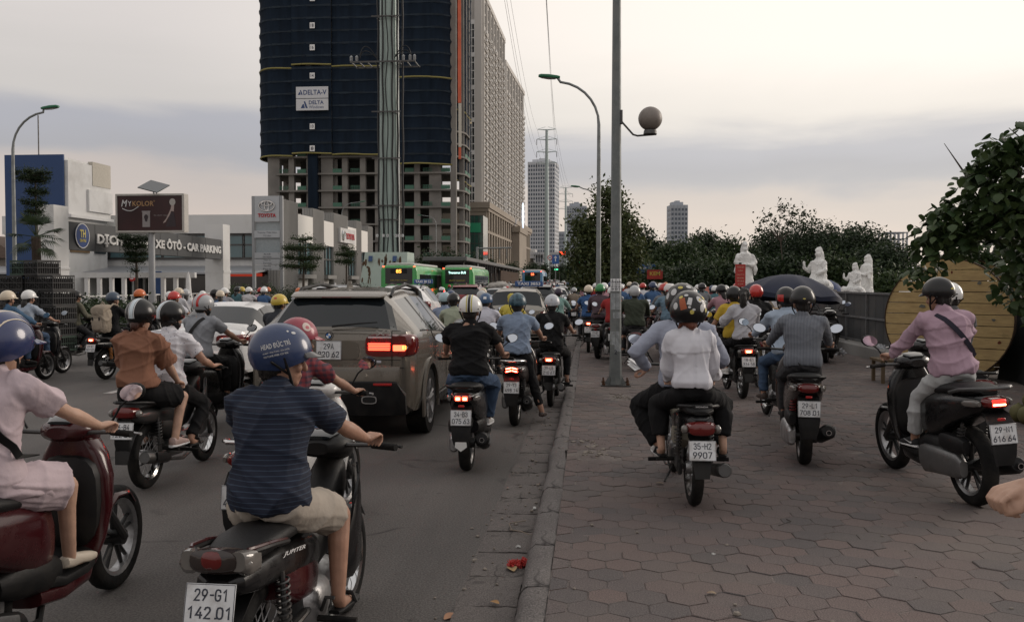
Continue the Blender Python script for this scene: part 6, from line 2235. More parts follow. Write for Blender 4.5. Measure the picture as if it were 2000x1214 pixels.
bs_=thing('road_sign','blue direction board on a post by the speed limit sign','road sign',(x,130,0))
bq=put(bs_,'board',MB().b2(-.5,.5,-.03,.03,z-.75,z+.55),mat('sign_blue',(.03,.10,.30),.4))
put(bs_,'post',MB().tube([(0,.1,0),(0,.1,z+.5)],.07,6),LAMPG)
put(bs_,'arrow',MB().b2(-.06,.06,-.045,-.032,z-.4,z+.2).prism([(-.25,z+.1),(.25,z+.1),(0,z+.42)],-.045,-.032,'y'),WHT,bq)
# overpass far ahead
oxx,oz=AT(1080,497,400)
op=thing('overpass','beige road overpass crossing the avenue far ahead','bridge',(oxx,400,0))
put(op,'deck',MB().b2(-45,60,0,9,oz-1.6,oz),PALE)
put(op,'parapet',MB().b2(-45,60,-.15,.1,oz,oz+1.0),PALE)
for x in (-30,-10,12,34):
 put(op,'pier',MB().b2(x-1,x+1,3,6,0,oz-1.6),CONC)
x,z=AT(1099,494,385)
led=thing('led_sign','glowing red message sign above the far traffic','sign',(x,385,0))
put(led,'panel',MB().b2(-1.6,1.6,0,.3,z-.9,z+.9),BLK)
for k in range(2):
 put(led,'lit_row',MB().b2(-1.4,1.4,-.06,-.01,z-.6+k*.7,z-.1+k*.7),mat('red_led',(1,.1,.05),.4,emit=3.5,ecol=(1,.06,.02)))
put(led,'post',MB().tube([(0,.4,0),(0,.4,z)],.12,6),LAMPG)
for px,py in ((1087,526),(1108,526),(1130,512)):
 x,z=AT(px,py,180)
 tl_=thing('traffic_light','small green traffic light far down the avenue','traffic light',(x,180,0),0,'far green traffic lights')
 put(tl_,'housing',MB().b2(-.5,.5,0,.2,z-.16,z+.16),BLK)
 put(tl_,'green_lamp',MB().b2(-.4,.3,-.03,-.005,z-.09,z+.09),mat('green_led',(.1,1,.5),.4,emit=2.2,ecol=(.1,1,.45)))
 put(tl_,'post',MB().tube([(.6,.1,0),(.6,.1,z+.2),(0,.1,z+.2)],.07,6),STEEL)
# ---- bus station roof in the avenue
sx,_=AT(905,515,78)
bst=thing('bus_station','dark flat roofed bus station beside the green buses','station',(sx,78,0))
put(bst,'roof',MB().b2(-3.6,.3,0,66,3.75,4.1,.05),mat('station_roof',(.12,.12,.12),.6,var=.1))
put(bst,'back_wall',MB().b2(-3.2,-2.9,1,64,.1,3.72),mat('station_wall',(.07,.055,.045),.8,var=.2))
for k in range(14):
 y=2+k*4.6
 put(bst,'column',MB().tube([(-.3,y,0),(-.3,y,3.8)],.09,8),STEEL)
for k in range(26):
 y=34+k*1.1
 put(bst,'timber_slat',MB().b2(-.12,-.02,y,y+.5,.6,3.4),mat('timber_slat',(.13,.085,.06),.7,var=.25,scale=3))
put(bst,'platform',MB().b2(-3.4,.1,0,66,0,.6),CONC)
gs=MB()
for k in range(9):
 gs.b2(-3,.25,6+k*2.1,6.1+k*2.1,2.9,3.7)
put(bst,'lattice',gs,STEEL)
# twin globe lanterns
for px in (868,876,886):
 x,z=AT(px,512,90)
 t=thing('globe_lantern','white globe lantern cluster near the green bus','lantern',(x,90,0),0,'globe lanterns near the bus station')
 put(t,'post',MB().tube([(0,0,0),(0,0,z-.3)],.05,6),STEEL)
 for s in (-1,1):
  put(t,'globe',MB().sph((s*.19,0,z),.19,nu=12,nv=8),mat('milky_globe',(.5,.48,.45),.4))
# gantry post
x,z=AT(932,482,88)
gn=thing('sign_gantry','thin grey cantilever gantry post beside the bus station','gantry',(x,88,0))
put(gn,'post',MB().tube([(0,0,0),(0,0,z)],.12,8),LAMPG)
put(gn,'arm',MB().tube([(0,0,z-.15),(3.4,0,z-.1)],.08,8),LAMPG)
for k in range(3):
 put(gn,'bracket',MB().b2(1.5+k*.7,1.56+k*.7,-.05,.05,z-.12,z-1.2),LAMPG)
# ---- pavement side: panel wall
WP=mat('grey_site_panel',(.05,.052,.054),.6,.1,var=.12,scale=2,dirt=(.12,.11,.10),dscale=1.2)
WF=mat('panel_frame',(.16,.165,.17),.5,.4,var=.15,dirt=(.11,.09,.07),dscale=4)
for wa,wb_,npan,wlab in ((Vector((6.42,18.0)),Vector((6.35,26.0)),5,'dark grey sheet metal site wall on a concrete footing beside the cable drum'),(Vector((6.35,26.1)),Vector((4.2,31.5)),4,'farther stretch of the grey site wall behind the parasol')):
 wd=(wb_-wa).normalized()
 wrz=math.atan2(wd.y,wd.x)
 wlen=(wb_-wa).length
 pw_=thing('panel_wall',wlab,'wall',(wa.x,wa.y,KZ),wrz)
 pl_=wlen/npan
 wh=1.44
 for i in range(npan):
  pn_=put(pw_,'panel',MB().b2(i*pl_+.03,(i+1)*pl_-.03,-.012,.012,.27,wh),WP)
  for k in (1,2):
   x=i*pl_+pl_*k/3
   put(pw_,'panel_rib',MB().b2(x-.008,x+.008,.012,.016,.29,wh-.02),WP,pn_)
  for z0,z1 in ((.29,.335),(.84,.885),(wh-.03,wh+.015)):
   put(pw_,'frame_rail',MB().b2(i*pl_+.025,(i+1)*pl_-.025,.024,.058,z0,z1),WF,pn_)
 for i in range(npan+1):
  put(pw_,'frame_post',MB().b2(i*pl_-.024,i*pl_+.024,.002,.062,.26,wh+.02),WF)
 put(pw_,'footing',MB().b2(-.1,wlen+.1,-.1,.30,-.05,.26,.02),CONC)
# ---- red sign, umbrella
x,y=G(1447,640,KZ)
y=21.0
xs_,zs_=AT(1446,538,y)
rsn=thing('notice_board','narrow red notice board with yellow lines on a dark post beside the umbrella','sign',(xs_,y,KZ))
zs_-=KZ
REDN=mat('red_notice',(.38,.035,.03),.5,var=.08)
rb2=put(rsn,'board',MB().b2(-.115,.115,-.012,.012,zs_-.26,zs_+.26),REDN)
for k,(w,dz) in enumerate(((.16,.2),(.10,.12),(.17,.03),(.15,-.05),(.17,-.12),(.12,-.19))):
 face_text(('THÔNG BÁO','CẤM','DỪNG ĐỖ XE','BÁN HÀNG','TRÊN VỈA HÈ','XIN CẢM ƠN')[k],.04,w,mat('pale_print',(.55,.42,.30),.6),rb2,(0,-.014,zs_+dz),ex=.001)
put(rsn,'post',MB().b2(-.03,.03,.014,.06,0,zs_+.3),mat('dark_green_post',(.02,.045,.035),.6))
put(rsn,'foot_panel',MB().b2(-.10,.12,.0,.05,.3,zs_-.3),mat('dark_green_post',(.02,.045,.035),.6))
ux,uz=AT(1543,552,17.8)
um=thing('market_parasol','large navy blue parasol tilted over the pavement in front of the wall','parasol',(ux,17.8,KZ))
UMB=mat('navy_parasol',(.012,.017,.038),.75,var=.15,scale=3,bump=.1)
R0=1.0
zrim=AT(1543,572,17.8)[1]-KZ
can=[]
nseg=8
RR=[]
for j,(rr,hh) in enumerate(((.02,.36),(.2,.345),(.45,.285),(.7,.18),(.9,.06),(1.0,-.035),(1.0,-.13))):
 ring=[]
 for i in range(nseg*4):
  a=2*PI*i/(nseg*4)
  s=abs(((i/4)+.5)%1-.5)*2     # 0 at the rib, 1 between ribs
  dip=(1-s)*.0+s
  ring.append((rr*(1-.045*dip)*math.cos(a),rr*(1-.045*dip)*math.sin(a),hh-.05*rr*dip*(1 if j<6 else .6)))
 RR.append(ring)
Mu=Matrix.Translation((0,0,zrim)) @ Matrix.Rotation(.07,4,'Y') @ Matrix.Rotation(-.05,4,'X') @ Matrix.Diagonal((.99,1.0,1.0,1))
put(um,'canopy',MB().rings(np.array(RR),False).xform(Mu),UMB,angle=25,fixn=False)
rbm=MB()
for i in range(8):
 a=2*PI*i/8
 rbm.tube([(.03*math.cos(a),.03*math.sin(a),.33),(.45*math.cos(a),.45*math.sin(a),.265),(.98*math.cos(a),.98*math.sin(a),-.05)],.008,5)
put(um,'ribs',rbm.xform(Mu),STEEL)
put(um,'pole',MB().tube([(0,0,0),(0,0,zrim+.34)],.02,8),GREYM)
put(um,'foot',MB().lathe([(.01,0),(.24,0),(.24,.06),(.05,.1),(.04,.25),(.01,.26)],16),CONC)
# ---- cable drum
dx_,dy_=G(1848,742,KZ)
dr=thing('cable_drum','huge wooden cable drum standing on edge with yellow stained planks','cable drum',(dx_,dy_,KZ),math.radians(-38))
DRM=mat('drum_planks',(.41,.295,.135),.8,var=.22,scale=5,stretch=(1,5,5),bump=.2,bscale=20,dirt=(.30,.20,.10),dscale=2)
DRR=1.04
for fl,(yy,nm) in enumerate(((0,1),(1.0,0))):
 n=11
 for i in range(n):
  za,zb_=-DRR+2*DRR*i/n+.006,-DRR+2*DRR*(i+1)/n-.006
  poly=[]
  for z in np.linspace(za,zb_,5):
   poly.append((math.sqrt(max(.0004,DRR**2-z*z)),z))
  poly=poly+[(-a,b) for a,b in poly[::-1]]
  jit=random.uniform(-.006,.006)
  put(dr,'plank',MB().prism([(a,b+DRR) for a,b in poly],yy+jit,yy+.07+jit,'y'),DRM,angle=20)
 put(dr,'iron_tyre',MB().lathe([(DRR-.004,yy-.01),(DRR+.014,yy-.01),(DRR+.014,yy+.085),(DRR-.004,yy+.085)],48,'y',(0,0,DRR),True),mat('rusted_band',(.05,.03,.02),.8,.4))
put(dr,'barrel',MB().lathe([(.75,.08),(.75,1.0)],40,'y',(0,0,DRR)),mat('black_cable_coil',(.02,.02,.021),.6,bump=.3,bscale=30,stretch=(1,14,1)))
put(dr,'hub_plate',MB().lathe([(.03,-.02),(.10,-.02),(.10,-.008),(.03,-.008)],20,'y',(.06,0,DRR),True),STEEL)
r2=random.Random(5)
for k in range(16):
 a,q=r2.uniform(0,6.28),r2.uniform(.25,.95)
 n=10
 cx_,cz_=q*math.cos(a),DRR+q*math.sin(a)*.92
 w,h=r2.uniform(.02,.07),r2.uniform(.015,.06)
 put(dr,'stain',MB().add([(cx_+w*(.6+.5*r2.random())*math.cos(b),-.0085,cz_+h*(.6+.5*r2.random())*math.sin(b)) for b in np.linspace(0,2*PI,n,endpoint=False)],[tuple(range(n))]),
  mat('drum_stain'+str(k%3),((.12,.03,.015),(.30,.22,.10),(.13,.13,.11))[k%3],.85),angle=0,fixn=False)
for s in (-1,1):
 put(dr,'wedge',MB().prism([(s*.35,0),(s*.62,0),(s*.62,.16)],.0,.07,'y'),DRM)
# ---- coconuts, dark stall shapes under the tree
NUT=mat('coconut',(.10,.095,.035),.7,var=.3,scale=9,dirt=(.13,.10,.06),dscale=6)
nut_me=mesh('coconut',*MB().sph((0,0,.105),(.10,.10,.112),nu=14,nv=10).tube([(0,0,.21),(.004,0,.228)],[.02,.012],6).arr(),NUT,60)
cx0,cy0=5.15,10.6
k=0
for lay,(nx_,ny_) in enumerate(((5,4),(4,3),(3,2),(2,1))):
 for i in range(nx_):
  for j in range(ny_):
   o=link('coconut',nut_me,None,(cx0+(i+lay*.5)*.205+r2.uniform(-.01,.01),cy0+(j+lay*.5)*.205,KZ+lay*.165),r2.uniform(0,6))
   o.rotation_euler=(r2.uniform(-.25,.25),r2.uniform(-.25,.25),r2.uniform(0,6)) if lay else (0,0,r2.uniform(0,6))
   tag(o,'green brown coconut heaped beside the black scooter at the right edge','coconut','coconuts heaped on the pavement')
   k+=1
TARP=mat('black_tarpaulin',(.010,.011,.012),.6,bump=.3,bscale=6)
stl=thing('covered_stall','low stall draped in dark tarpaulin behind the cable drum under the tree','stall',(8.2,14.2,KZ))
tm=MB()
R=[]
for y in np.linspace(-1.2,2.0,7):
 R.append([(-1.1+.06*math.sin(y*5),y,0),(-.95,y,1.1+.05*math.sin(y*4)),(-.2,y,1.62+.05*math.cos(y*3)),(1.8,y,1.5),(2.2,y,0)])
put(stl,'tarpaulin',tm.rings(np.array(R)),TARP,angle=60)
put(stl,'blue_sheet',MB().box((-.55,-1.25,1.28),(.9,.02,.5),Euler((.5,.45,0)).to_matrix()),mat('grey_blue_sheet',(.035,.045,.055),.6))
ptm=MB()
for x in (-.9,1.8):
 for y in (-1.0,1.8):
  ptm.tube([(x,y,0),(x,y,1.45)],.03,6)
put(stl,'legs',ptm,STEEL)
# low handcart edge left of the drum and white sacks
for px,py,s,lab in ((1722,690,.2,'knotted white plastic bag hanging left of the cable drum'),(1653,668,.17,'grey white plastic bag lying by the wall footing'),(1640,682,.12,'small crumpled bag on the ground near the wall footing')):
 x,y=G(px,py+14,KZ)
 m_=MB()
 for k in range(7):
  m_.sph((r2.gauss(0,s*.4),r2.gauss(0,s*.25),s*(.4+.25*r2.random()*(3 if px>1700 else 1))),(s*.5,s*.42,s*.42),nu=10,nv=7)
 V,F,N=remesh(m_,.02,2)
 V[:,2]-=V[:,2].min()
 V2=folds(V,N,.02,int(px),24)
 V2[:,2]-=V2[:,2].min()
 o=link('plastic_bag',mesh('plastic_bag',V2,F,mat('plastic_bag',(.42,.43,.45),.35,var=.1),50,fixn=False),None,(x,y,KZ))
 tag(o,lab,'bag')
hc=thing('handcart','small low wooden handcart in front of the cable drum','cart',(G(1735,745,KZ)[0],G(1735,745,KZ)[1]-.2,KZ))
put(hc,'deck',MB().b2(-.25,.45,-.2,.4,.36,.40),mat('cart_wood',(.10,.07,.04),.85))
for x in (-.2,.4):
 for y in (-.15,.35):
  put(hc,'leg',MB().b2(x-.025,x+.025,y-.025,y+.025,0,.36),mat('cart_wood',(.10,.07,.04),.85))
# ---- white statues behind the wall
MARB=mat('white_marble',(.72,.72,.70),.55,var=.06,scale=3,bump=.08,bscale=12,dirt=(.42,.42,.41),dscale=2)
def statue(label,px,py_base,py_top,Y,kind,rz):
 x,zb0=AT(px,py_base,Y)
 _,zt=AT(px,py_top,Y)
 h=zt-zb0
 m=MB()
 if kind=='stand':
  R=[]
  for z,w,d,oy_ in ((0,.19,.15,0),(.06,.20,.16,0),(.2,.175,.14,0),(.4,.16,.125,.01),(.56,.165,.12,.01),(.66,.17,.115,0),(.745,.15,.10,0),(.79,.07,.06,0),(.82,.05,.05,0)):
   R.append([(w*math.cos(a),oy_+d*math.sin(a)*(1+.06*math.cos(5*a)),z) for a in np.linspace(0,2*PI,28,endpoint=False)])
  m.rings(np.array(R))
  for s in (-1,1):
   m.tube([(s*.16,0,.70),(s*.20,-.03,.56),(s*.12,-.12,.50)],[.055,.06,.045],10,ends=True)
   m.tube([(s*.17,-.05,.56),(s*.215,-.06,.40),(s*.21,-.05,.30)],[.04,.05,.02],8,ends=True)
  m.tube([(.1,-.13,.50),(.0,-.15,.52),(-.1,-.13,.50)],.03,8,ends=True)
 else:
  R=[]
  for z,w,d,oy_ in ((0,.36,.27,0),(.07,.40,.30,-.02),(.16,.34,.27,-.03),(.24,.22,.18,0),(.38,.18,.14,.03),(.54,.19,.135,.04),(.64,.17,.11,.03),(.70,.075,.065,.02),(.74,.052,.052,.02)):
   R.append([(w*math.cos(a),oy_+d*math.sin(a)*(1+.05*math.cos(6*a)),z) for a in np.linspace(0,2*PI,28,endpoint=False)])
  m.rings(np.array(R))
  m.tube([(.17,.02,.62),(.23,-.03,.44),(.14,-.18,.36)],[.055,.055,.035],10,ends=True)
  m.tube([(-.17,.02,.62),(-.25,-.04,.44),(-.22,-.2,.50),(-.22,-.21,.62)],[.055,.052,.035,.025],10,ends=True)
  m.cap((.3,-.1,.14),(-.05,-.27,.13),.10,.09,12)
  m.cap((-.3,-.1,.14),(.05,-.25,.12),.10,.08,12)
 hz=.875 if kind=='stand' else .82
 m.sph((0,.0,hz-.005),(.062,.07,.078),nu=16,nv=12)
 m.cap((0,-.06,hz-.0),(0,-.073,hz-.022),.008,.013,8)
 m.sph((0,.02,hz+.075),(.055,.055,.075),nu=14,nv=10)      # high chignon
 m.tube([(0,.055,hz+.11),(0,.085,hz-.02),(0,.09,hz-.2)],[.05,.075,.07],10,ends=True)   # veil
 m.sph((0,-.035,hz+.075),(.05,.03,.04),nu=10,nv=8)
 V,F,N=remesh(m,.010,1)
 V=folds(V,N,.0042,int(px),34,(1,1,.3))
 t=thing('statue',label,'statue',(x,Y,0),rz)
 o=link('figure',mesh('figure',V*h,F,MARB,180,fixn=False),t,(0,0,zb0))
 put(t,'pedestal',MB().b2(-.3*h,.3*h,-.28*h,.28*h,0,zb0+.012*h),CONC)
 return t
statue('white standing goddess statue facing the road above the red notice',1455,562,474,34,'stand',.12)
statue('white seated goddess statue in profile behind the parasol',1597,566,480,34,'sit',-1.0)
statue('smaller white seated statue beside the standing one on the wall',1668,574,511,32,'sit',-1.0)
statue('white standing veiled statue bending left behind the wall',1692,574,499,33,'stand',-1.25)
statue('white statue mostly hidden between the tree and the cable drum',1782,580,520,30,'sit',-.5)
x,z=AT(1620,560,35)
tp=thing('stone_block','blue tarpaulin heap behind the seated statue','heap',(x,36,0))
put(tp,'tarpaulin',MB().sph((0,0,.9),(1.0,.7,1.05),nu=16,nv=10),mat('blue_tarp',(.03,.05,.12),.6,bump=.4,bscale=6))
x,z=AT(1745,578,31)
sb_=thing('marble_block','long white marble block lying behind the wall','marble block',(x,31,0))
put(sb_,'block',MB().b2(-.55,.5,-.2,.4,.3,z,.06),MARB)
put(sb_,'bearer',MB().b2(-.4,-.2,-.2,.4,0,.3).b2(.2,.4,-.2,.4,0,.3),CONC)
# ---- shop signs under the wood
for lab,px,py,w,h,col,txt,tcol,Y in (('blue shop sign with white lines under the wood',1262,524,36,16,(.03,.10,.26),'SỬA XE',(.6,.6,.6),48),
            ('red and yellow striped shop sign under the wood',1279,536,30,18,(.40,.04,.03),'KEM',(.60,.45,.08),46)):
 x,z=AT(px,py,Y)
 t=thing('shop_sign',lab,'sign',(x,Y,KZ))
 W2,H2=w/1750*Y/2,h/1750*Y/2
 b_=put(t,'board',MB().b2(-W2,W2,-.04,.04,z-KZ-H2,z-KZ+H2),mat('shop_'+lab[:4],col,.5))
 face_text(txt,H2*.8,W2*1.3,mat('print_'+lab[:4],tcol,.5),b_,(0,-.045,z-KZ+H2*.2),ex=.001,bold=.02)
 for s in (-1,1):
  put(t,'post',MB().tube([(s*W2*.8,.08,0),(s*W2*.8,.08,z-KZ)],.035,6),STEEL)
for lab,px,py,w,Y,col in (('rust red stall awning behind the riders at the wood edge',1378,566,34,36,(.22,.05,.03)),('faded orange stall roof left of the grey post base',1228,553,26,44,(.25,.08,.04)),('tan timber stall front below the striped sign',1284,556,24,46,(.20,.15,.09))):
 x,z=AT(px,py,Y)
 t=thing('street_stall',lab,'stall',(x,Y,KZ))
 W2=w/1750*Y/2
 put(t,'awning',MB().prism([(-.8,z-KZ-.22),(.6,z-KZ+.12),(.6,z-KZ+.06),(-.8,z-KZ-.28)],-W2,W2,'x'),mat('awning_'+lab[:6],col,.8,var=.2))
 for s in (-1,1):
  put(t,'post',MB().tube([(s*W2*.9,-.7,0),(s*W2*.9,-.7,z-KZ-.2)],.03,6),STEEL)
 put(t,'counter',MB().b2(-W2*.85,W2*.85,-.5,.1,0,.9),mat('stall_dark',(.05,.04,.035),.9))
# gate huts and railings of the forecourt
rl=thing('railing','low white railing in front of the showroom forecourt','railing',(-25.8,40,.12),0)
for i in range(40):
 put(rl,'baluster',MB().b2(-.02,.02,i*.72-.02,i*.72+.02,0,.95),WALLW)
put(rl,'top_rail',MB().b2(-.04,.04,-.1,28.8,.95,1.02),WALLW)
put(rl,'bottom_rail',MB().b2(-.03,.03,-.1,28.8,.12,.17),WALLW)
for lab,px,Y in (('white portal frame at the forecourt gate left of the billboard post',205,50),('white gate pier right of the billboard post',330,50)):
 x,z=AT(px,545,Y)
 t=thing('gate_portal',lab,'portal',(x,Y,.1))
 for k in range(4):
  put(t,'post',MB().b2(-1.2+k*.75,-1.1+k*.75+.12,-.1,.1,0,2.0),WALLW)
 put(t,'beam',MB().b2(-2.2,1.6,-.13,.13,2.0,2.3),WALLW)
x,z=AT(306,545,52)
t=thing('information_board','blue rectangular sign panel beside the billboard post','sign',(x,52,.1))
put(t,'panel',MB().b2(-.3,.3,-.05,.05,1.0,2.4),mat('blue_panel_sign',(.02,.06,.17),.5))
put(t,'post',MB().b2(-.05,.05,.06,.12,0,2.4),STEEL)
round_sign('small red round sign left of the billboard post',258,544,51,.17,SRED)
x,z=AT(368,560,47)
t=thing('closed_parasol','closed white garden parasol by the right gateway pillar','parasol',(x,47,.1))
put(t,'canopy',MB().lathe([(.02,2.3),(.10,2.0),(.16,1.2),(.24,.75),(.1,.74)],12),WALLW)
put(t,'pole',MB().tube([(0,0,0),(0,0,.8)],.03,6),STEEL)
# ---------------------------------------------------------------- trees and plants
def leaf_mat(name,c1,c2,rough=.55,trans=.22):
 m=bpy.data.materials.new(name)
 m.use_nodes=True
 n,l=m.node_tree.nodes,m.node_tree.links
 b=n['Principled BSDF']
 b.inputs['Roughness'].default_value=rough
 b.inputs['Specular IOR Level'].default_value=.35
 g=n.new('ShaderNodeNewGeometry')
 oi=n.new('ShaderNodeObjectInfo')
 a=n.new('ShaderNodeMath'); a.operation='ADD'
 l.new(g.outputs['Random Per Island'],a.inputs[0]); l.new(oi.outputs['Random'],a.inputs[1])
 f=n.new('ShaderNodeMath'); f.operation='FRACT'
 l.new(a.outputs[0],f.inputs[0])
 mx=n.new('ShaderNodeMix'); mx.data_type='RGBA'
 l.new(f.outputs[0],mx.inputs[0])
 mx.inputs[6].default_value=(*c1,1)
 mx.inputs[7].default_value=(*c2,1)
 l.new(mx.outputs[2],b.inputs['Base Color'])
 t=n.new('ShaderNodeBsdfTranslucent')
 l.new(mx.outputs[2],t.inputs['Color'])
 ms=n.new('ShaderNodeMixShader')
 ms.inputs[0].default_value=trans
 l.new(b.outputs[0],ms.inputs[1]); l.new(t.outputs[0],ms.inputs[2])
 l.new(ms.outputs[0],n['Material Output'].inputs['Surface'])
 return m
LF_DK=leaf_mat('leaf_dark',(.013,.026,.011),(.028,.048,.017))
LF_MD=leaf_mat('leaf_mid',(.021,.040,.014),(.044,.068,.022))
LF_YG=leaf_mat('leaf_olive',(.040,.060,.020),(.085,.10,.034))
LF_BIG=leaf_mat('leaf_broad',(.026,.052,.018),(.062,.095,.032),.5,.22)
BARK=mat('bark',(.075,.06,.048),.95,var=.3,scale=8,bump=.4,bscale=25)
def leaves_np(blobs,n,size,seed,up=.4,flat=1.0,asp=.5):
 """n leaf faces in the blobs: list of (centre, radii)"""
 r=np.random.default_rng(seed)
 vol=np.array([b[1][0]*b[1][1]*b[1][2] for b in blobs])**.75
 pick=r.choice(len(blobs),n,p=vol/vol.sum())
 C=np.array([b[0] for b in blobs])[pick]
 R=np.array([b[1] for b in blobs])[pick]
 d=r.normal(size=(n,3))
 d /= np.linalg.norm(d,axis=1)[:,None]
 rad=r.random(n)**.42
 # clumps: pull points to a set of twig ends
 P=C+d*R*rad[:,None]
 nc=max(6,n//26)
 ci=r.choice(n,nc,replace=False)
 cl=r.integers(0,nc,n)
 P=np.where((r.random(n)<.55)[:,None],P[ci][cl]+r.normal(size=(n,3))*size*1.25,P)
 nr=d*(1-up)+r.normal(size=(n,3))*.55+np.array([0,0,up])
 nr /= np.linalg.norm(nr,axis=1)[:,None]
 t=np.cross(nr,r.normal(size=(n,3)))
 t /= np.linalg.norm(t,axis=1)[:,None]
 b=np.cross(nr,t)
 s=size*r.uniform(.6,1.3,n)[:,None]
 V=np.stack([P-t*s*.5,P+b*s*asp*.5+nr*s*.06,P+t*s*.5,P-b*s*asp*.5+nr*s*.06],1).reshape(-1,3)
 F=np.arange(n*4).reshape(n,4)
 return V,F
def limbs(base,blobs,r0,seed,fork=.45):
 r=random.Random(seed)
 m=MB()
 b=Vector(base)
 cen=Vector(np.mean([k[0] for k in blobs],0))
 f=b.lerp(Vector((cen.x,cen.y,cen.z)),fork)
 m.tube([b,b.lerp(f,.5)+Vector((r.uniform(-.1,.1),r.uniform(-.1,.1),0)),f],[r0*1.25,r0,r0*.8],9)
 for c,R in blobs:
  c=Vector(c)
  mid=f.lerp(c,.5)+Vector((r.uniform(-.2,.2),r.uniform(-.2,.2),r.uniform(-.1,.3)))
  m.tube([f,mid,c],[r0*.55,r0*.36,r0*.12],6)
  for _ in range(3):
   d=Vector((r.uniform(-1,1)*R[0],r.uniform(-1,1)*R[1],r.uniform(-.3,1)*R[2]))*.75
   m.tube([mid.lerp(c,.6),c+d*.5,c+d],[r0*.16,r0*.09,r0*.04],4)
 return m
def tree(label,x,y,z0,blobs,n,size,lm_,seed,r0=.16,cat='tree',name='tree',group=None,asp=.5,up=.4,fork=.45):
 """blobs relative to the foot"""
 t=thing(name,label,cat,(x,y,z0),0,group)
 put(t,'trunk',limbs((0,0,0),blobs,r0,seed,fork),BARK,angle=60)
 V,F=leaves_np(blobs,n,size,seed,up,1,asp)
 link('crown',mesh('crown',V,F,lm_,0,fixn=False),t)
 return t
def crown_blobs(w,h,zc,seed,n=7,d=None):
 r=random.Random(seed)
 d=d or w
 out=[]
 for i in range(n):
  a=2*PI*i/n+r.uniform(-.3,.3)
  q=r.uniform(.35,.62)
  out.append(((w*q*math.cos(a),d*q*math.sin(a),zc+h*r.uniform(-.55,.35)),(w*r.uniform(.36,.55),d*r.uniform(.36,.55),h*r.uniform(.34,.5))))
 out.append(((r.uniform(-.2,.2)*w,0,zc+h*.42),(w*.48,d*.48,h*.5)))
 out.append(((0,0,zc-h*.1),(w*.6,d*.6,h*.5)))
 return out
# roadside tree
xx,zt=AT(1180,372,44)
B=[((.2,0,5.6),(.75,.7,.9)),((-.7,.2,4.4),(.9,.9,.95)),((.9,0,4.3),(.95,.9,.85)),((-1.1,0,3.2),(.9,.9,.8)),((1.2,-.2,3.0),(.85,.9,.9)),((.1,-.3,3.4),(1.2,1.0,1.1)),((0,0,2.2),(1.3,1.2,.8)),((1.0,.1,1.7),(.8,.8,.7)),((-1.0,.1,1.8),(.75,.8,.6)),((.75,0,5.0),(.5,.5,.5))]
tree('leafy roadside tree with an airy top just left of the grey post',xx,44,KZ,B,13000,.22,LF_YG,3,.10,fork=.25)
# the wood behind the wall
wood=[(1262,446,50,62,'D'),(1330,470,60,56,'M'),(1392,448,52,66,'D'),(1436,462,46,60,'M'),(1512,440,66,66,'D'),(1592,424,84,62,'D'),(1668,438,76,58,'D'),(1725,478,56,52,'D'),(1296,515,50,48,'M'),(1400,505,52,47,'M'),(1350,520,46,45,'D'),(1545,500,50,46,'D'),(1640,500,56,44,'M'),(1740,535,40,38,'M'),(1470,500,48,46,'D'),(1245,520,26,50,'M')]
sides=['left end of the wood by the road','beside the left end of the wood','behind the lone slim tower view','left of the standing statue','between the standing and seated statues','with the broad dome above the parasol','with the wide rounded crown on the right','at the right end of the wood','low in front of the wood by the shop signs','low in front of the wood left of the red notice','low between the two front bushes','low behind the parasol','low behind the seated statues','low by the wall end near the cable drum','low behind the red notice','low behind the roadside tree']
for i,(px,py,hw,Y,k) in enumerate(wood):
 x,zt=AT(px,py,Y)
 w=hw/1750*Y
 top=zt-.0
 h=max(1.2,top*.42)
 tree(('dark' if k=='D' else 'mid green')+' dense tree '+sides[i],x,Y,0,crown_blobs(w*1.15,h,top-h*.92,20+i,7)+[((0,0,top-h*1.5),(w,w*.8,h*.6)),((-w*.5,0,top*.22),(w*.7,w*.6,top*.24)),((w*.5,0,top*.22),(w*.7,w*.6,top*.24))],22000 if i<8 else 15000,.23,LF_DK if k=='D' else LF_MD,40+i,.13,'tree','tree','trees of the wood behind the wall',fork=.3)
# thin top shoots over the wood
x,zt=AT(1535,412,60)
sh_b=[]
for px,py in ((1527,408),(1512,428),(1494,432),(1550,418),(1572,418),(1520,440),(1480,448),(1540,436),(1503,420)):
 a,b=AT(px,py,60)
 sh_b.append(((a-x,0,b),(.26,.26,.2)))
tree('thin sparse shoots of a taller tree poking above the wood',x,60,0,sh_b,420,.24,LF_DK,77,.05,fork=.75)
# the big leaved tree on the right: leaves one by one
bt=thing('broadleaf_tree','big dark tree with broad drooping leaves overhanging the cable drum on the right','tree',(9.3,15.2,KZ))
bb_=[]
for px,py,Y,R in ((1985,330,12.6,.62),(1930,380,12.8,.6),(1880,430,12.8,.55),(1995,405,12.4,.62),(1945,415,12.6,.45),(1860,465,12.8,.45),(1815,490,13.0,.35),(2050,320,12.6,.9),(2090,450,12.6,1.0),(2020,520,16.6,.95),(1965,500,16.8,.7),(1815,455,13.0,.30),(1800,535,13.2,.30),(1965,290,12.6,.35),(2150,560,12.8,1.2),(1880,505,16.8,.5),(2040,640,16.6,1.0),(1840,420,12.9,.28),(2060,540,13.2,.9),(1905,325,12.7,.2),(1990,600,16.9,.8)):
 x,z=AT(px,py,Y)
 bb_.append(((x-9.3,Y-15.2,z-KZ),(R,R*.95,R*.8)))
put(bt,'trunk',limbs((0,0,0),[bb_[0],bb_[7],bb_[8]],.13,9,.75),BARK,angle=60)
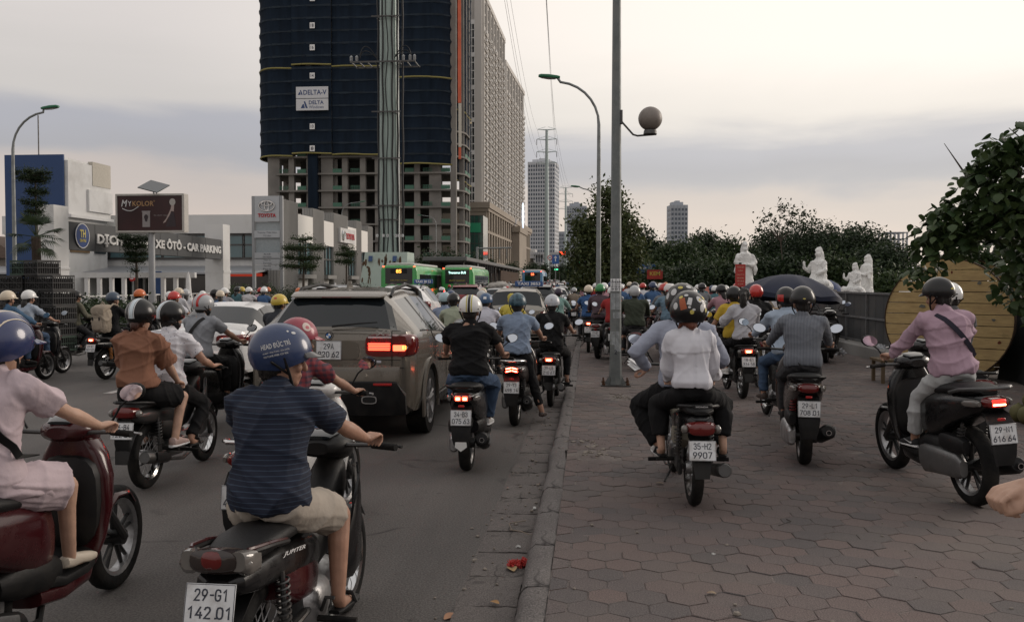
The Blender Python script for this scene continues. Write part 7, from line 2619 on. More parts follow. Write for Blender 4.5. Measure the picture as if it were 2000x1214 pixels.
def broad_leaf(L):
 """heart shaped leaf, hanging along -z from the stalk, a little folded"""
 v,f=[],[]
 prof=[(0.0,.02),(.10,.30),(.28,.43),(.52,.36),(.76,.20),(.93,.07),(1.0,.01)]
 for t,w in prof:
  dz=-t*L
  b=.10*L*math.sin(t*2.6)
  for s in (-1,0,1):
   v.append((s*w*L,b+(-.09*L*w*2 if s else 0),dz))
 for i in range(len(prof)-1):
  for j in range(2):
   f.append((i*3+j,i*3+j+1,(i+1)*3+j+1,(i+1)*3+j))
 return np.array(v),f
r8=np.random.default_rng(21)
vol=np.array([b[1][0]**2.2 for b in bb_])
NL=6500
pk=r8.choice(len(bb_),NL,p=vol/vol.sum())
allL=[]
for i in range(NL):
 c,R=bb_[pk[i]]
 d=r8.normal(size=3); d /= np.linalg.norm(d)
 p=np.array(c)+d*np.array(R)*r8.random()**.38
 yaw,pit=r8.uniform(0,2*PI),r8.uniform(.15,1.15)
 M=Matrix.Translation(p) @ Matrix.Rotation(yaw,4,'Z') @ Matrix.Rotation(pit,4,'X') @ Matrix.Rotation(r8.normal()*.4,4,'Y')
 allL.append((p[1]+r8.random()*.3,M,r8.uniform(.09,.185)))
allL.sort(key=lambda k: k[0])
lv0,lf0=broad_leaf(1.0)
lme=mesh('leaf',lv0,lf0,LF_BIG,180,fixn=False)
for _,M,L in allL[:300]:
 o=link('leaf',lme,bt)
 o.matrix_local=M @ Matrix.Diagonal((L,L,L,1))
VV,FF=[],[]
for k,(_,M,L) in enumerate(allL[300:]):
 VV.append(xf(lv0*L,M))
 FF+=[tuple(q+k*len(lv0) for q in f) for f in lf0]
o=link('leaves',mesh('leaves',np.concatenate(VV),FF,LF_BIG,180,fixn=False),bt)
o['kind']='stuff'
# bare dead stick above it
x0,z0=AT(1880,332,13)
x1,z1=AT(1844,280,13)
put(bt,'bare_twig',MB().tube([(x0-9.3+.2,-2.2,z0-KZ-.35),(x0-9.3,-2.2,z0-KZ),(x1-9.3,-2.2,z1-KZ)],[.014,.014,.004],5),BARK)
# layered trees on the left verge
def tiered(label,px,Y,pybase,tiers,seed,lm_=LF_DK,size=.13,dens=1.0):
 x,_=AT(px,560,Y)
 t=thing('tiered_tree',label,'tree',(x,Y,.1))
 zt=max(AT(px,k[0],Y)[1] for k in tiers)
 tr=MB().tube([(0,0,0),(.04,0,zt*.5),(0,0,zt)],[.10,.08,.025],8)
 bl,n=[],0
 rr=random.Random(seed)
 for py,hw,hh in tiers:
  z=AT(px,py,Y)[1]-.1
  w=hw/1750*Y
  for k in range(10):
   a=2*PI*k/10+rr.uniform(-.3,.3)
   q=w*rr.uniform(.25,1.0)
   bl.append(((q*math.cos(a),q*math.sin(a),z+.12*q+rr.uniform(-.05,.05)),(w*.27,w*.27,.42*hh/1750*Y)))
   tr.tube([(0,0,z-.1),(q*math.cos(a),q*math.sin(a),z)],[.03,.01],4)
  n+=int(1300*dens*max(.5,w))
 put(t,'trunk',tr,BARK)
 V,F=leaves_np(bl,n,size,seed,.75,1,.45)
 link('crown',mesh('crown',V,F,lm_,0,fixn=False),t)
tiered('layered young tree in front of the ribbed showroom wall',592,60,580,[(468,20,6),(488,40,8),(506,34,7),(522,38,8)],5,LF_MD,.12,1.7)
tiered('small layered tree between the showroom and the cable column',676,70,580,[(486,14,5),(498,22,6),(512,20,6)],6,LF_MD,.12,1.7)
tiered('dark layered tree standing behind the billboard post',266,48,590,[(468,34,6),(482,30,6),(497,26,6),(510,20,5),(528,10,4)],7,LF_DK,.10,2.2)
tiered('tall slim layered tree in front of the blue wall at the far left',72,41,590,[(340,34,6),(352,34,7),(376,26,6),(398,24,6),(415,20,6),(432,10,5)],8,LF_DK,.095,2.4)
def fan_palm(label,px,pyc,Y,R,trunk=True,seed=1,n=20,low=-.5):
 x,z=AT(px,pyc,Y)
 t=thing('fan_palm',label,'palm',(x,Y,.1))
 z-=.1
 if trunk:
  R_=[]
  put(t,'trunk',MB().tube([(0,0,0),(.03,0,z*.5),(0,0,z)],[.19,.16,.17],10),mat('palm_trunk',(.06,.045,.035),.95,var=.35,scale=12,bump=.5))
 r=random.Random(seed)
 for k in range(n):
  a=2*PI*k/n*2.4+r.uniform(-.3,.3)
  el=r.uniform(low,1.25)
  d=Vector((math.cos(a)*math.cos(el),math.sin(a)*math.cos(el),math.sin(el)))
  tip=Vector((0,0,z))+d*R*.55
  m=MB().tube([(0,0,z),tip],.012,4)
  sd=d.cross(Vector((0,0,1)))
  sd=sd.normalized() if sd.length>.01 else Vector((1,0,0))
  nb=13
  for j in range(nb):
   q=(j/(nb-1)-.5)*2.5
   dd=(d*math.cos(q)+sd*math.sin(q)).normalized()
   L=R*.5*(1-.12*abs(q))
   e=tip+dd*L+Vector((0,0,-.14*R*abs(math.cos(el))))
   mid=tip+dd*L*.5
   w=dd.cross(d.cross(sd)).normalized()*R*.022
   m.add([tip,mid-w,e,mid+w],[(0,1,2,3)])
  put(t,'frond',m,LF_DK,angle=0,fixn=False)
fan_palm('fan palm with drooping skirt in front of the white gateway pillar',70,462,33,1.15,True,3,26,-.9)
def sago(label,px,py,Y,R,seed,n=16,z0=.14):
 x,_=AT(px,py,Y)
 t=thing('sago_palm',label,'plant',(x,Y,z0))
 r=random.Random(seed)
 put(t,'stem',MB().tube([(0,0,0),(0,0,.35)],[.12,.10],8),BARK)
 for k in range(n):
  a=2*PI*k/n+r.uniform(-.2,.2)
  el=r.uniform(.25,1.2)
  P=[]
  for q in np.linspace(0,1,7):
   rr=R*q
   P.append(Vector((math.cos(a)*rr*math.cos(el),math.sin(a)*rr*math.cos(el),.35+rr*math.sin(el)-.55*R*q*q*math.cos(el))))
  m=MB().tube(P,[.012,.012,.011,.01,.008,.006,.003],4)
  for i in range(1,7):
   for h in (0,.5):
    p=P[i-1].lerp(P[i],.5+h*.5)
    tg=(P[i]-P[i-1]).normalized()
    sd=tg.cross(Vector((0,0,1))).normalized()
    for s in (-1,1):
     e=p+(sd*s*.85+tg*.55)*R*.26*(1-.5*abs(i/6-.4))+Vector((0,0,.03))
     w=tg*R*.022
     m.add([p-w,e,p+w],[(0,1,2)])
  put(t,'frond',m,LF_MD if seed%2 else LF_DK,angle=0,fixn=False)
sago('spiky sago palm on the verge behind the backpack rider',205,590,24,1.15,2,22)
sago('sago palm on the verge left of the crates gap',178,590,26,.9,3)
sago('sago palm on the verge left of the pylon sign base',452,575,47,.95,5)
sago('sago palm on the verge right of the gateway pillar',425,578,43,.8,4)
sago('sago palm at the foot of the pylon sign',548,578,52,.9,7)
def bush(label,px,Y,w,h,seed,lm_=LF_MD,n=700,size=.10):
 x,_=AT(px,570,Y)
 t=thing('bush',label,'bush',(x,Y,.12))
 r=random.Random(seed)
 bl=[((r.uniform(-.7,.7)*w,r.uniform(-.4,.4),h*r.uniform(.35,.7)),(w*.38,.45,h*.42)) for _ in range(6)]
 put(t,'stems',limbs((0,0,0),bl,.03,seed,.3),BARK)
 V,F=leaves_np(bl,n,size,seed,.35)
 link('foliage',mesh('foliage',V,F,lm_,0,fixn=False),t)['kind']='stuff'
for i,(px,Y,w,h,lab) in enumerate(((182,27,1.2,1.15,'dark bush behind the crate rider'),(232,29,1.3,1.05,'bush on the verge right of the sago palm'),(300,36,1.5,.9,'low bush below the billboard post'),(388,40,1.4,.9,'low bush by the white sedan roof'),(432,46,1.2,1.0,'bush by the gateway pillar foot'),(462,50,1.0,1.5,'dark rounded bush left of the pylon sign'),(490,52,1.2,1.1,'low bush behind the yellow helmet'),(540,56,1.6,1.5,'bush right of the pylon sign'),(585,60,1.8,1.5,'bush under the layered young tree'),(640,66,2.0,1.6,'bush between the layered trees'),(690,72,1.6,1.7,'bush left of the stained concrete block'),(150,30,1.3,1.0,'low bush behind the crate stack'))):
 bush(lab,px,Y,w,h,100+i,LF_MD if i%2 else LF_DK,1700,.13)
# trees farther along the avenue
for i,(px,py,hw,Y,lab) in enumerate(((835,500,26,130,'dark street tree behind the green buses'),(872,492,24,150,'street tree beside the green glass block'),(900,500,18,140,'street tree over the second green bus'),(1042,512,16,170,'street tree above the blue bus'),(1060,516,14,200,'street tree left of the nearest pylon foot'),(1100,516,16,230,'street tree right of the nearest pylon foot'),(1078,520,12,300,'small far street tree between the pylons'),(1120,508,16,150,'street tree left of the roadside tree'),(930,498,16,170,'street tree under the brown podium'),(960,505,16,190,'street tree along the brown podium'),(1000,512,14,210,'street tree at the podium end'))):
 x,zt=AT(px,py,Y)
 w=hw/1750*Y
 h=max(1.5,zt*.4)
 tree(lab,x,Y,0,crown_blobs(w,h,zt-h*.9,300+i,6),3000,.5,LF_DK,300+i,.14,'tree','tree','trees along the avenue',fork=.4)
# ---------------------------------------------------------------- cars and buses (rear at y=0, forward +y)
CAR={
 'suv': dict(L=4.85,r=.385,wr=.95,wf=3.88,bot=.30,
    top=[(0,1.18),(.04,1.25),(.09,1.29),(.40,1.63),(.55,1.69),(1.5,1.735),(2.3,1.70),(2.7,1.60),(3.4,1.16),(3.6,1.12),(4.5,1.0),(4.75,.86),(4.85,.7)],
    belt=[(0,1.15),(.09,1.25),(1.0,1.22),(3.2,1.08),(3.6,1.04),(4.5,.92),(4.85,.62)],
    hw=[(0,.80),(.03,.85),(.08,.89),(.22,.935),(.9,.967),(3.8,.967),(4.4,.92),(4.75,.80),(4.85,.70)],
    rw=[(0,.76),(.09,.76),(.25,.69),(.40,.615),(.55,.59),(1.4,.585),(2.3,.57),(2.7,.60),(3.4,.75),(3.6,.80),(4.85,.62)],
    rg=(.10,.40),ws=(2.72,3.38),side=[(.62,1.18),(1.28,2.02),(2.12,2.86)]),
 'sedan': dict(L=4.65,r=.325,wr=1.0,wf=3.72,bot=.22,
     top=[(0,.92),(.04,.99),(.12,1.02),(.72,1.07),(1.38,1.38),(1.8,1.44),(2.4,1.42),(2.75,1.34),(3.4,.98),(3.6,.95),(4.3,.84),(4.58,.72),(4.65,.6)],
     belt=[(0,.88),(.1,.97),(.8,.99),(3.3,.92),(3.6,.89),(4.3,.78),(4.65,.52)],
     hw=[(0,.78),(.05,.83),(.2,.87),(.9,.90),(3.7,.90),(4.3,.85),(4.55,.74),(4.65,.64)],
     rw=[(0,.74),(.12,.76),(.72,.73),(1.38,.60),(1.8,.58),(2.4,.57),(2.75,.59),(3.4,.72),(3.6,.76),(4.65,.56)],
     rg=(.76,1.34),ws=(2.77,3.38),side=[(1.02,1.42),(1.5,2.12),(2.2,2.96)]),
 'hatch': dict(L=3.9,r=.31,wr=.72,wf=3.15,bot=.22,
     top=[(0,1.02),(.04,1.08),(.08,1.12),(.34,1.44),(.5,1.5),(1.3,1.53),(1.9,1.49),(2.2,1.40),(2.85,1.02),(3.0,.98),(3.6,.86),(3.82,.72),(3.9,.6)],
     belt=[(0,1.0),(.08,1.08),(.9,1.03),(2.7,.94),(3.0,.92),(3.6,.80),(3.9,.52)],
     hw=[(0,.74),(.05,.79),(.2,.82),(.7,.845),(3.1,.845),(3.6,.79),(3.8,.70),(3.9,.6)],
     rw=[(0,.70),(.08,.70),(.34,.62),(.5,.58),(1.9,.55),(2.2,.57),(2.85,.68),(3.0,.72),(3.9,.52)],
     rg=(.10,.33),ws=(2.22,2.83),side=[(.55,.95),(1.03,1.62),(1.7,2.42)]),
}
CAR['mpv']=dict(CAR['hatch'])
CAR['mpv'].update(L=4.2,top=[(a*1.08,b+(.13 if 1.3<b else .04)) for a,b in CAR['hatch']['top']],belt=[(a*1.08,b+.03) for a,b in CAR['hatch']['belt']],hw=[(a*1.08,b*1.03) for a,b in CAR['hatch']['hw']],rw=[(a*1.08,b*1.05) for a,b in CAR['hatch']['rw']],rg=(.11,.36),ws=(2.4,3.05),side=[(.6,1.02),(1.1,1.75),(1.85,2.6)],wr=.78,wf=3.4)
CGLASS=mat('car_window',(.010,.013,.015),.03,var=.1,spec=.5)
SEAM=mat('panel_gap',(.008,.008,.008),.8)
def car_kit(kind,paint,lit=1,plate=None,detail=True,lod=False,trim=None):
 T=CAR[kind]
 k=Kit()
 L,r,bot=T['L'],T['r'],T['bot']
 I=lambda key,y: float(np.interp(y,[a for a,_ in T[key]],[b for _,b in T[key]]))
 ra=r*1.16
 ys=set(np.linspace(0,L,14 if lod else 34))
 for key in ('top','hw'):
  ys |= {a for a,_ in T[key]}
 for a,b in T['side']+[T['rg'],T['ws']]:
  ys |= {a,b}
 for yw in (T['wr'],T['wf']):
  ys |= {yw+ra*q for q in ((-1,-.7,0,.7,1) if lod else (-1.0,-.98,-.9,-.75,-.5,-.25,0,.25,.5,.75,.9,.98,1.0))}
 ys=sorted(y for y in ys if 0<=y<=L)
 ys=[y for i,y in enumerate(ys) if i==0 or y-ys[i-1]>.004]
 prof=[]
 for y in ys:
  hw,top,belt,rw=I('hw',y),I('top',y),I('belt',y),I('rw',y)
  rw=min(rw,hw*.96)
  b=bot+.12*max(0,1-y/.25)+.08*max(0,1-(L-y)/.3)
  za=0
  for yw in (T['wr'],T['wf']):
   if abs(y-yw)<ra:
    za=r+math.sqrt(ra*ra-(y-yw)**2)
  z2,z3=b+.05,b+.20
  x1=.80*hw
  if za>z2:
   z2=za
   x1=.66*hw
  z3=max(z3,z2+.012)
  z4=max(.52*b+.48*belt+.05,z3+.012)
  z5=max(belt-.10,z4+.01)
  z6=max(belt,z5+.01)
  z7=max(top-(.11 if top>1.3 and kind!='sedan' else .075),z6+.004)
  P=[(0,b),(x1,b),(.965*hw if za<=b+.05 else .985*hw,z2),(hw,z3),(hw*1.0,z4),(hw*.985,z5),(hw*.945,z6),(rw,z7),(rw-.09,max(top-.028,z7+.003)),(rw*.45,max(top-.004,z7+.005)),(0,max(top,z7+.006))]
  prof.append(P)
 npt=len(prof[0])
 body,glass,dark=MB(),MB(),MB()
 V=[]
 for y,P in zip(ys,prof):
  V.append([(x,y,z) for x,z in P])
 V=np.array(V)
 fb,fg,fd=[],[],[]
 nst=len(ys)
 for i in range(nst-1):
  ym=(ys[i]+ys[i+1])/2
  for j in range(npt-1):
   q=(i*npt+j,i*npt+j+1,(i+1)*npt+j+1,(i+1)*npt+j)
   t=fb
   if j==6 and any(a<=ym<=b for a,b in T['side']):
    t=fg
   elif j in (7,8,9) and (T['rg'][0]<=ym<=T['rg'][1] or T['ws'][0]<=ym<=T['ws'][1]):
    t=fg
   elif j==6 and (T['side'][0][0]<=ym<=T['side'][-1][1]):
    t=fd
   elif j in (0,):
    t=fd
   elif j==1 and prof[i][1][0]<.7*prof[i][3][0]:
    t=fd
   t.append(q)
 flat=V.reshape(-1,3)
 mir=flat*np.array((-1,1,1))
 nv=len(flat)
 for mb_,fl in ((body,fb),(glass,fg),(dark,fd)):
  mb_.add(np.concatenate([flat,mir]),fl+[tuple(a+nv for a in q)[::-1] for q in fl])
 for e in (0,nst-1):
  base=e*npt
  cap=[(base+j,base+j+1,nv+base+j+1,nv+base+j) for j in range(npt-1)]
  body.f+=cap
 ib=k.add('body',clean(body),paint,angle=32)
 k.add('windows',clean(glass),CGLASS,angle=30)
 k.add('underbody',clean(dark),BLK,ib,angle=30)
 # wheels
 for yw in (T['wr'],T['wf']):
  for s in (-1,1):
   hw=I('hw',yw)
   cx_=s*(hw-.125)
   tw=.23
   prof_=[(r-.012,-tw/2),(r,-tw/2+.03),(r,tw/2-.03),(r-.012,tw/2),(r*.70,tw/2),(r*.68,tw/2-.02),(r*.68,-tw/2+.02),(r*.70,-tw/2)]
   iw=k.add('wheel',MB().lathe([(.01,-.09),(r*.67,-.09),(r*.67,.04),(r*.62,.02),(.01,.02)] if s>0 else [(.01,.09),(r*.67,.09),(r*.67,-.04),(r*.62,-.02),(.01,-.02)],12 if lod else 28,'x',(cx_,yw,r)),STEEL if not lod else BLK)
   k.add('tyre',MB().lathe(prof_,14 if lod else 32,'x',(cx_,yw,r),True),RUB,iw)
   if not lod:
    sp=MB()
    for n_ in range(5):
     for d_ in (-.13,.13):
      a=2*PI*n_/5+.3
      sp.tube([(cx_+s*.075,yw+.05*math.cos(a),r+.05*math.sin(a)),(cx_+s*.095,yw+r*.66*math.cos(a+d_),r+r*.66*math.sin(a+d_))],[.03,.022],6)
    sp.lathe([(r*.62,s*.06),(r*.70,s*.10),(r*.70,s*.118),(r*.66,s*.11)],28,'x',(cx_,yw,r),True)
    sp.sph((cx_+s*.09,yw,r),(.02,.05,.05),nu=10,nv=6)
    k.add('rim',sp,ALU,iw)
 hw0=I('hw',.05)
 zt=I('top',.04)
 # rear lamps
 sfx=LITS if lit else LENS
 for s in (-1,1):
  if kind=='suv':
   a=MB().loft_y([(-.012,1.095,.19,.115,s*.60),(.03,1.10,.205,.128,s*.61),(.10,1.10,.19,.12,s*.62)],20,4.5)
   a.loft_y([(-.008,1.095,.07,.115,s*.80),(.05,1.10,.095,.125,s*.835),(.16,1.10,.07,.12,s*.885),(.30,1.09,.02,.095,s*.925)],18,3.6)
   i_=k.add('tail_light',a,LENS)
   if lit:
    for n_ in range(4):
     k.add('lit_strip',MB().box((s*.565,-.016,1.055+n_*.022),(.24,.01,.011),None,.002),LITS if n_%2 else LIT,i_)
    k.add('lit_lamp',MB().box((s*.785,-.014,1.075),(.13,.014,.065),None,.004),LIT,i_)
    k.add('amber_lamp',MB().box((s*.845,-.010,1.08),(.045,.014,.045),Matrix.Rotation(s*.5,3,'Z'),.004),mat('amber_glow',(.8,.3,.05),.3,emit=4,ecol=(1,.35,.06)),i_)
    k.add('white_lens',MB().box((s*.57,-.0135,1.19),(.26,.01,.022),None,.002),mat('clear_lens',(.5,.45,.45),.15,coat=.5),i_)
  elif kind=='sedan':
   a=MB().loft_y([(-.014,.84,.15,.07,s*.55),(.03,.845,.17,.082,s*.56),(.10,.85,.16,.08,s*.58)],18,3.6).loft_y([(.0,.845,.05,.072,s*.73),(.07,.85,.07,.076,s*.77),(.24,.855,.03,.06,s*.845)],16,3.2)
   i_=k.add('tail_light',a,LENS)
   if lit:
    k.add('lit_lamp',MB().box((s*.60,-.016,.84),(.20,.012,.06),None,.004),LITC if s>0 else LITS,i_)
  else:
   a=MB().loft_y([(-.012,zt-.24,.05,.14,s*(hw0-.09)),(.04,zt-.23,.07,.155,s*(hw0-.08)),(.16,zt-.23,.04,.14,s*(hw0-.01))],14,3.4)
   i_=k.add('tail_light',a,LENS)
   if lit:
    k.add('lit_lamp',MB().box((s*(hw0-.09),-.014,zt-.27),(.07,.012,.17),None,.004),LIT if lit>1 else LITS,i_)
 # bumper
 bz0,bz1=(.42,.87) if kind=='suv' else (bot+.1,.55 if kind!='sedan' else .62)
 bu=MB()
 R=[]
 for x in np.linspace(-1,1,17):
  hwb=hw0+.035
  yy=-.105+.15*abs(x)**4+(.10 if abs(x)==1 else 0)
  R.append([(x*hwb,yy+.09,bz1+.03),(x*hwb,yy+.01,bz1),(x*hwb,yy,bz1-.05),(x*hwb,yy,bz0+.14),(x*hwb,yy+.02,bz0),(x*hwb,yy+.2,bz0)])
 k.add('bumper',bu.rings(np.array(R)),paint,angle=35)
 if kind=='suv':
  lb=MB()
  R=[]
  for q_ in np.linspace(-1,1,21):
   x=q_*.85
   yy=-.108+.15*abs(x/(hw0+.035))**4
   tz=.735-.16*max(0,(abs(q_)-.86)/.14)**2
   R.append([(x,yy+.02,tz),(x,yy-.010,tz-.03),(x,yy-.010,.46),(x,yy+.03,.34),(x,yy+.22,.34),(x,yy+.22,tz)])
  k.add('bumper_valance',lb.rings(np.array(R)),BLK,angle=35)
  for s in (-1,1):
   e=k.add('exhaust_tip',MB().loft_y([(-.138,.52,.085,.044,s*.48),(-.02,.52,.085,.044,s*.48)],18,3.4),CHR)
   k.add('exhaust_hole',MB().loft_y([(-.140,.52,.072,.033,s*.48),(-.1385,.52,.072,.033,s*.48)],18,3.4),SEAM,e)  # closed pipe end, dark disc paints the shade inside the bore
   k.add('reflector',MB().box((s*.62,-.098,.685),(.20,.03,.026),None,.003),mat('red_reflector',(.35,.012,.012),.2,coat=.5))
   k.add('roof_rail',MB().tube([(s*.555,.62,1.625),(s*.555,.78,1.715),(s*.55,1.5,1.765),(s*.535,2.2,1.715),(s*.53,2.38,1.63)],[.02,.022,.022,.022,.02],8),BLK if trim is None else trim)
   k.add('sill_trim',MB().b2(s*.955,s*.985,1.45,3.38,.33,.42,.01),STEEL)
   for yw in (T['wr'],T['wf']):
    fl=[]
    for a in np.linspace(-.25,PI+.25,17):
     y,z=yw+math.cos(a)*(ra+.0),r+math.sin(a)*(ra+.0)
     y2,z2=yw+math.cos(a)*(ra+.075),r+math.sin(a)*(ra+.075)
     fl.append([(s*.955,y,z),(s*.985,y,z),(s*.98,y2,z2),(s*.955,y2,z2)])
    k.add('arch_trim',MB().rings(np.array(fl)),paint if trim is None else trim)
  k.add('roof_spoiler',MB().loft_y([(.31,1.622,.50,.008),(.35,1.632,.545,.016),(.48,1.662,.55,.026),(.66,1.69,.50,.018)],24,5),paint)
  k.add('brake_strip',MB().box((0,.308,1.622),(.34,.01,.010),None,.002),LENS)
  k.add('rear_wiper',MB().tube([(.02,.055,1.305),(.3,.085,1.335),(.52,.095,1.35)],[.014,.010,.007],6),BLK)
  fin=MB().prism([(.78,1.715),(1.02,1.725),(.86,1.80),(.80,1.80)],-.012,.012,'x')
  k.add('antenna_fin',fin,paint)
  if not lod:
   # emblem and model mark
   e=k.add('round_emblem',MB().lathe([(.001,-.006),(.043,-.004),(.046,.0),(.046,.03),(.001,.03)],24,'y',(0,-.006,1.205)),BLK)
   EB=mat('emblem_blue',(.05,.16,.42),.3)
   for q in range(4):
    a=[(0,0)]+[(.028*math.cos(b),.028*math.sin(b)) for b in np.linspace(q*PI/2,(q+1)*PI/2,7)]
    k.add('emblem_quarter',MB().add([(x,-.0135,1.205+z) for x,z in a],[tuple(range(8))]),WHT if q%2==0 else EB,e,angle=0,fixn=False)
   k.add('emblem_ring',MB().lathe([(.040,-.0125),(.045,-.0125),(.045,-.005),(.040,-.005)],24,'y',(0,0,1.205),True),CHR,e)
   k.add('model_mark',text_mb('X5',.062,.19,.004,bold=.0).xform(Matrix.Translation((.555-.12+.18,-.006,1.245-.01))),CHR)
   k.add('plate_recess',MB().loft_y([(-.0035,1.045,.34,.105),(.01,1.045,.35,.11)],16,5),paint)
   for z in (1.262,.945,.86):
    k.add('panel_gap',MB().b2(-.80 if z>.9 else -.84,.80 if z>.9 else .84,-.0045,.01,z-.003,z+.003),SEAM)
   for s in (-1,1):
    k.add('panel_gap',MB().b2(s*.705-.003,s*.705+.003,-.0165,.01,.86,1.26),SEAM)
   k.add('dealer_sticker',MB().box((.52,-.006,.925),(.13,.003,.026)),mat('sticker',(.45,.46,.5),.5))
 if plate and not lod:
  plate_parts(k,(0,-.012 if kind=='suv' else -.112,1.045 if kind=='suv' else .78),math.radians(-4),plate,.285,.205)
 else:
  k.add('number_plate',MB().box((0,-.016 if kind in ('suv',) else -.016,1.0 if kind=='suv' else (.72 if kind=='sedan' else .80)),(.28,.008,.19),None,.003),PLATE)
 # sides
 for s in (-1,1):
  ym=T['side'][-1][1]-.12
  hwm=I('hw',ym)
  mm=MB().sph((s*(hwm+.11),ym+.03,I('belt',ym)+.10),(.115,.075,.085),nu=16,nv=10).tube([(s*(hwm-.06),ym+.05,I('belt',ym)+.02),(s*(hwm+.06),ym+.04,I('belt',ym)+.07)],.025,8)
  i_=k.add('side_mirror',mm,paint)
  k.add('mirror_glass',MB().lathe([(.001,0),(1,0),(1,.004),(.001,.004)],16,'y').xform(Matrix.Translation((s*(hwm+.11),ym-.042,I('belt',ym)+.10)) @ Matrix.Diagonal((.095,1,.068,1))),MIRG,i_)
  if not lod:
   for a,b in T['side'][-2:]:
    y=a+.10
    k.add('door_handle',MB().tube([(s*(I('hw',y)*.99+.02),y-.02,I('belt',y)-.13),(s*(I('hw',y)*.99+.03),y+.08,I('belt',y)-.125),(s*(I('hw',y)*.99+.02),y+.18,I('belt',y)-.12)],.013,6),paint)
    yy=a-.05
    zl=bot+.25
    pts=[]
    for z in np.linspace(zl,I('belt',yy),6):
     pts.append((s*(I('hw',yy)*(1.0 if z<I('belt',yy)-.1 else 1.0-.05*(z-I('belt',yy)+.1)/.1)+.0005),yy,z))
    k.add('door_gap',MB().tube(pts,.004,4),SEAM)
   k.add('window_trim',MB().tube([(s*(I('hw',y)*.945+.004),y,I('belt',y)+.004) for y in np.linspace(T['side'][0][0],T['side'][-1][1],14)],.007,5),CHR if kind=='sedan' else BLK)
 return k
def clean(mb):
 """drop vertices no face uses"""
 v,f=mb.arr()
 used=sorted({i for q in f for i in q})
 mp_={a: b for b,a in enumerate(used)}
 return v[used],[tuple(mp_[i] for i in q) for q in f]
def car(label,x,y,kind,paint,rz=0.0,**kw):
 t=thing('car',label,'car',(x,y,road_z(y)),rz)
 car_kit(kind,paint,**kw).objects(t)
 return t
def carpaint(name,col,rough=.28,dirt=None):
 return mat('car_paint_'+name,col,rough,.35 if name not in ('white','black') else 0,var=.05,scale=2,coat=.5,dirt=dirt or tuple(c*.7+.05 for c in col),dscale=1.6)
CP_BRZ=carpaint('bronze',(.135,.119,.098),.24,(.155,.138,.114))
CP_WHT=carpaint('white',(.66,.66,.655),.25,(.55,.54,.52))
CP_SIL=carpaint('silver',(.36,.37,.38))
CP_BLK=carpaint('black',(.016,.016,.018))
CP_RED=carpaint('red',(.17,.012,.014))
CP_GRY=carpaint('grey',(.11,.115,.12))
CP_BEI=carpaint('champagne',(.27,.25,.22))
CAR_PAINTS=dict(white=CP_WHT,silver=CP_SIL,black=CP_BLK,red=CP_RED,grey=CP_GRY,champagne=CP_BEI)
def bus(label,x,y,col,led,ledm,sub,L=10.5,glow=None):
 t=thing('bus',label,'bus',(x,y,road_z(y)))
 W,H=1.22,3.0
 pm=mat('bus_'+label[:5],col,.35,coat=.5,var=.06,dirt=tuple(c*.6+.03 for c in col),dscale=.8)
 b=MB().loft_y([(0,1.62,W-.10,H/2-.28),(.04,1.62,W-.04,H/2-.2),(.14,1.62,W,H/2-.16),(L-.3,1.62,W,H/2-.16),(L,1.62,W-.08,H/2-.24)],28,9)
 put(t,'body',b,pm,angle=35)
 put(t,'roof_cover',MB().loft_y([(.5,2.98,.95,.10),(.9,3.0,1.05,.14),(L-1.5,3.0,1.05,.14),(L-1,2.96,.9,.08)],16,4),mat('bus_roof',(.42,.42,.40),.5,var=.1))
 rw=put(t,'rear_window',MB().b2(-.92,.92,-.014,.05,1.72,2.80,.04),CGLASS)
 put(rw,'led_panel',MB().b2(-.55,.55,-.022,-.015,2.42,2.72),BLK)
 if led:
  face_text(led,.24 if len(led)<4 else .17,.36 if len(led)<4 else 1.3,ledm,rw,(0.0,-.026,2.57),ex=.001,bold=.03)
 if sub:
  face_text(sub,.10,1.15,mat('bus_yellow_print',(.45,.36,.06),.5),rw,(0,-.018,1.98),ex=.001,bold=.01)
 for s in (-1,1):
  tl_=put(t,'tail_light',MB().b2(s*1.0-.08,s*1.0+.08,-.012,.05,.95,1.4,.02),LENS)
  put(tl_,'lit_lamp',MB().b2(s*1.0-.06,s*1.0+.06,-.02,-.013,1.15,1.35),LITS)
  put(t,'marker_lamp',MB().b2(s*1.02-.05,s*1.02+.05,-.01,.05,2.84,2.92),LIT)
  n=7
  for k in range(n):
   ya=.9+k*(L-1.6)/n
   put(t,'side_window',MB().b2(s*(W-.02),s*(W+.012),ya,ya+(L-1.6)/n-.09,1.4,2.38,.008),CGLASS)
  for yw in (2.6,L-2.6):
   w_=put(t,'wheel',MB().lathe([(.01,-.1),(.47,-.12),(.47,.12),(.01,.1)],22,'x',(s*(W-.16),yw,.47)),RUB)
   put(w_,'rim',MB().lathe([(.01,s*.125),(.27,s*.115),(.27,s*.135),(.01,s*.14)],18,'x',(s*(W-.16),yw,.47)),ALU)
 put(t,'bumper',MB().b2(-1.18,1.18,-.06,.12,.35,.72,.04),pm)
 put(t,'engine_grille',MB().b2(-.7,.7,-.016,.03,.85,1.42,.01),BLK)
 put(t,'number_plate',MB().b2(-.23,.23,-.075,-.06,.46,.62),PLATE)
 return t
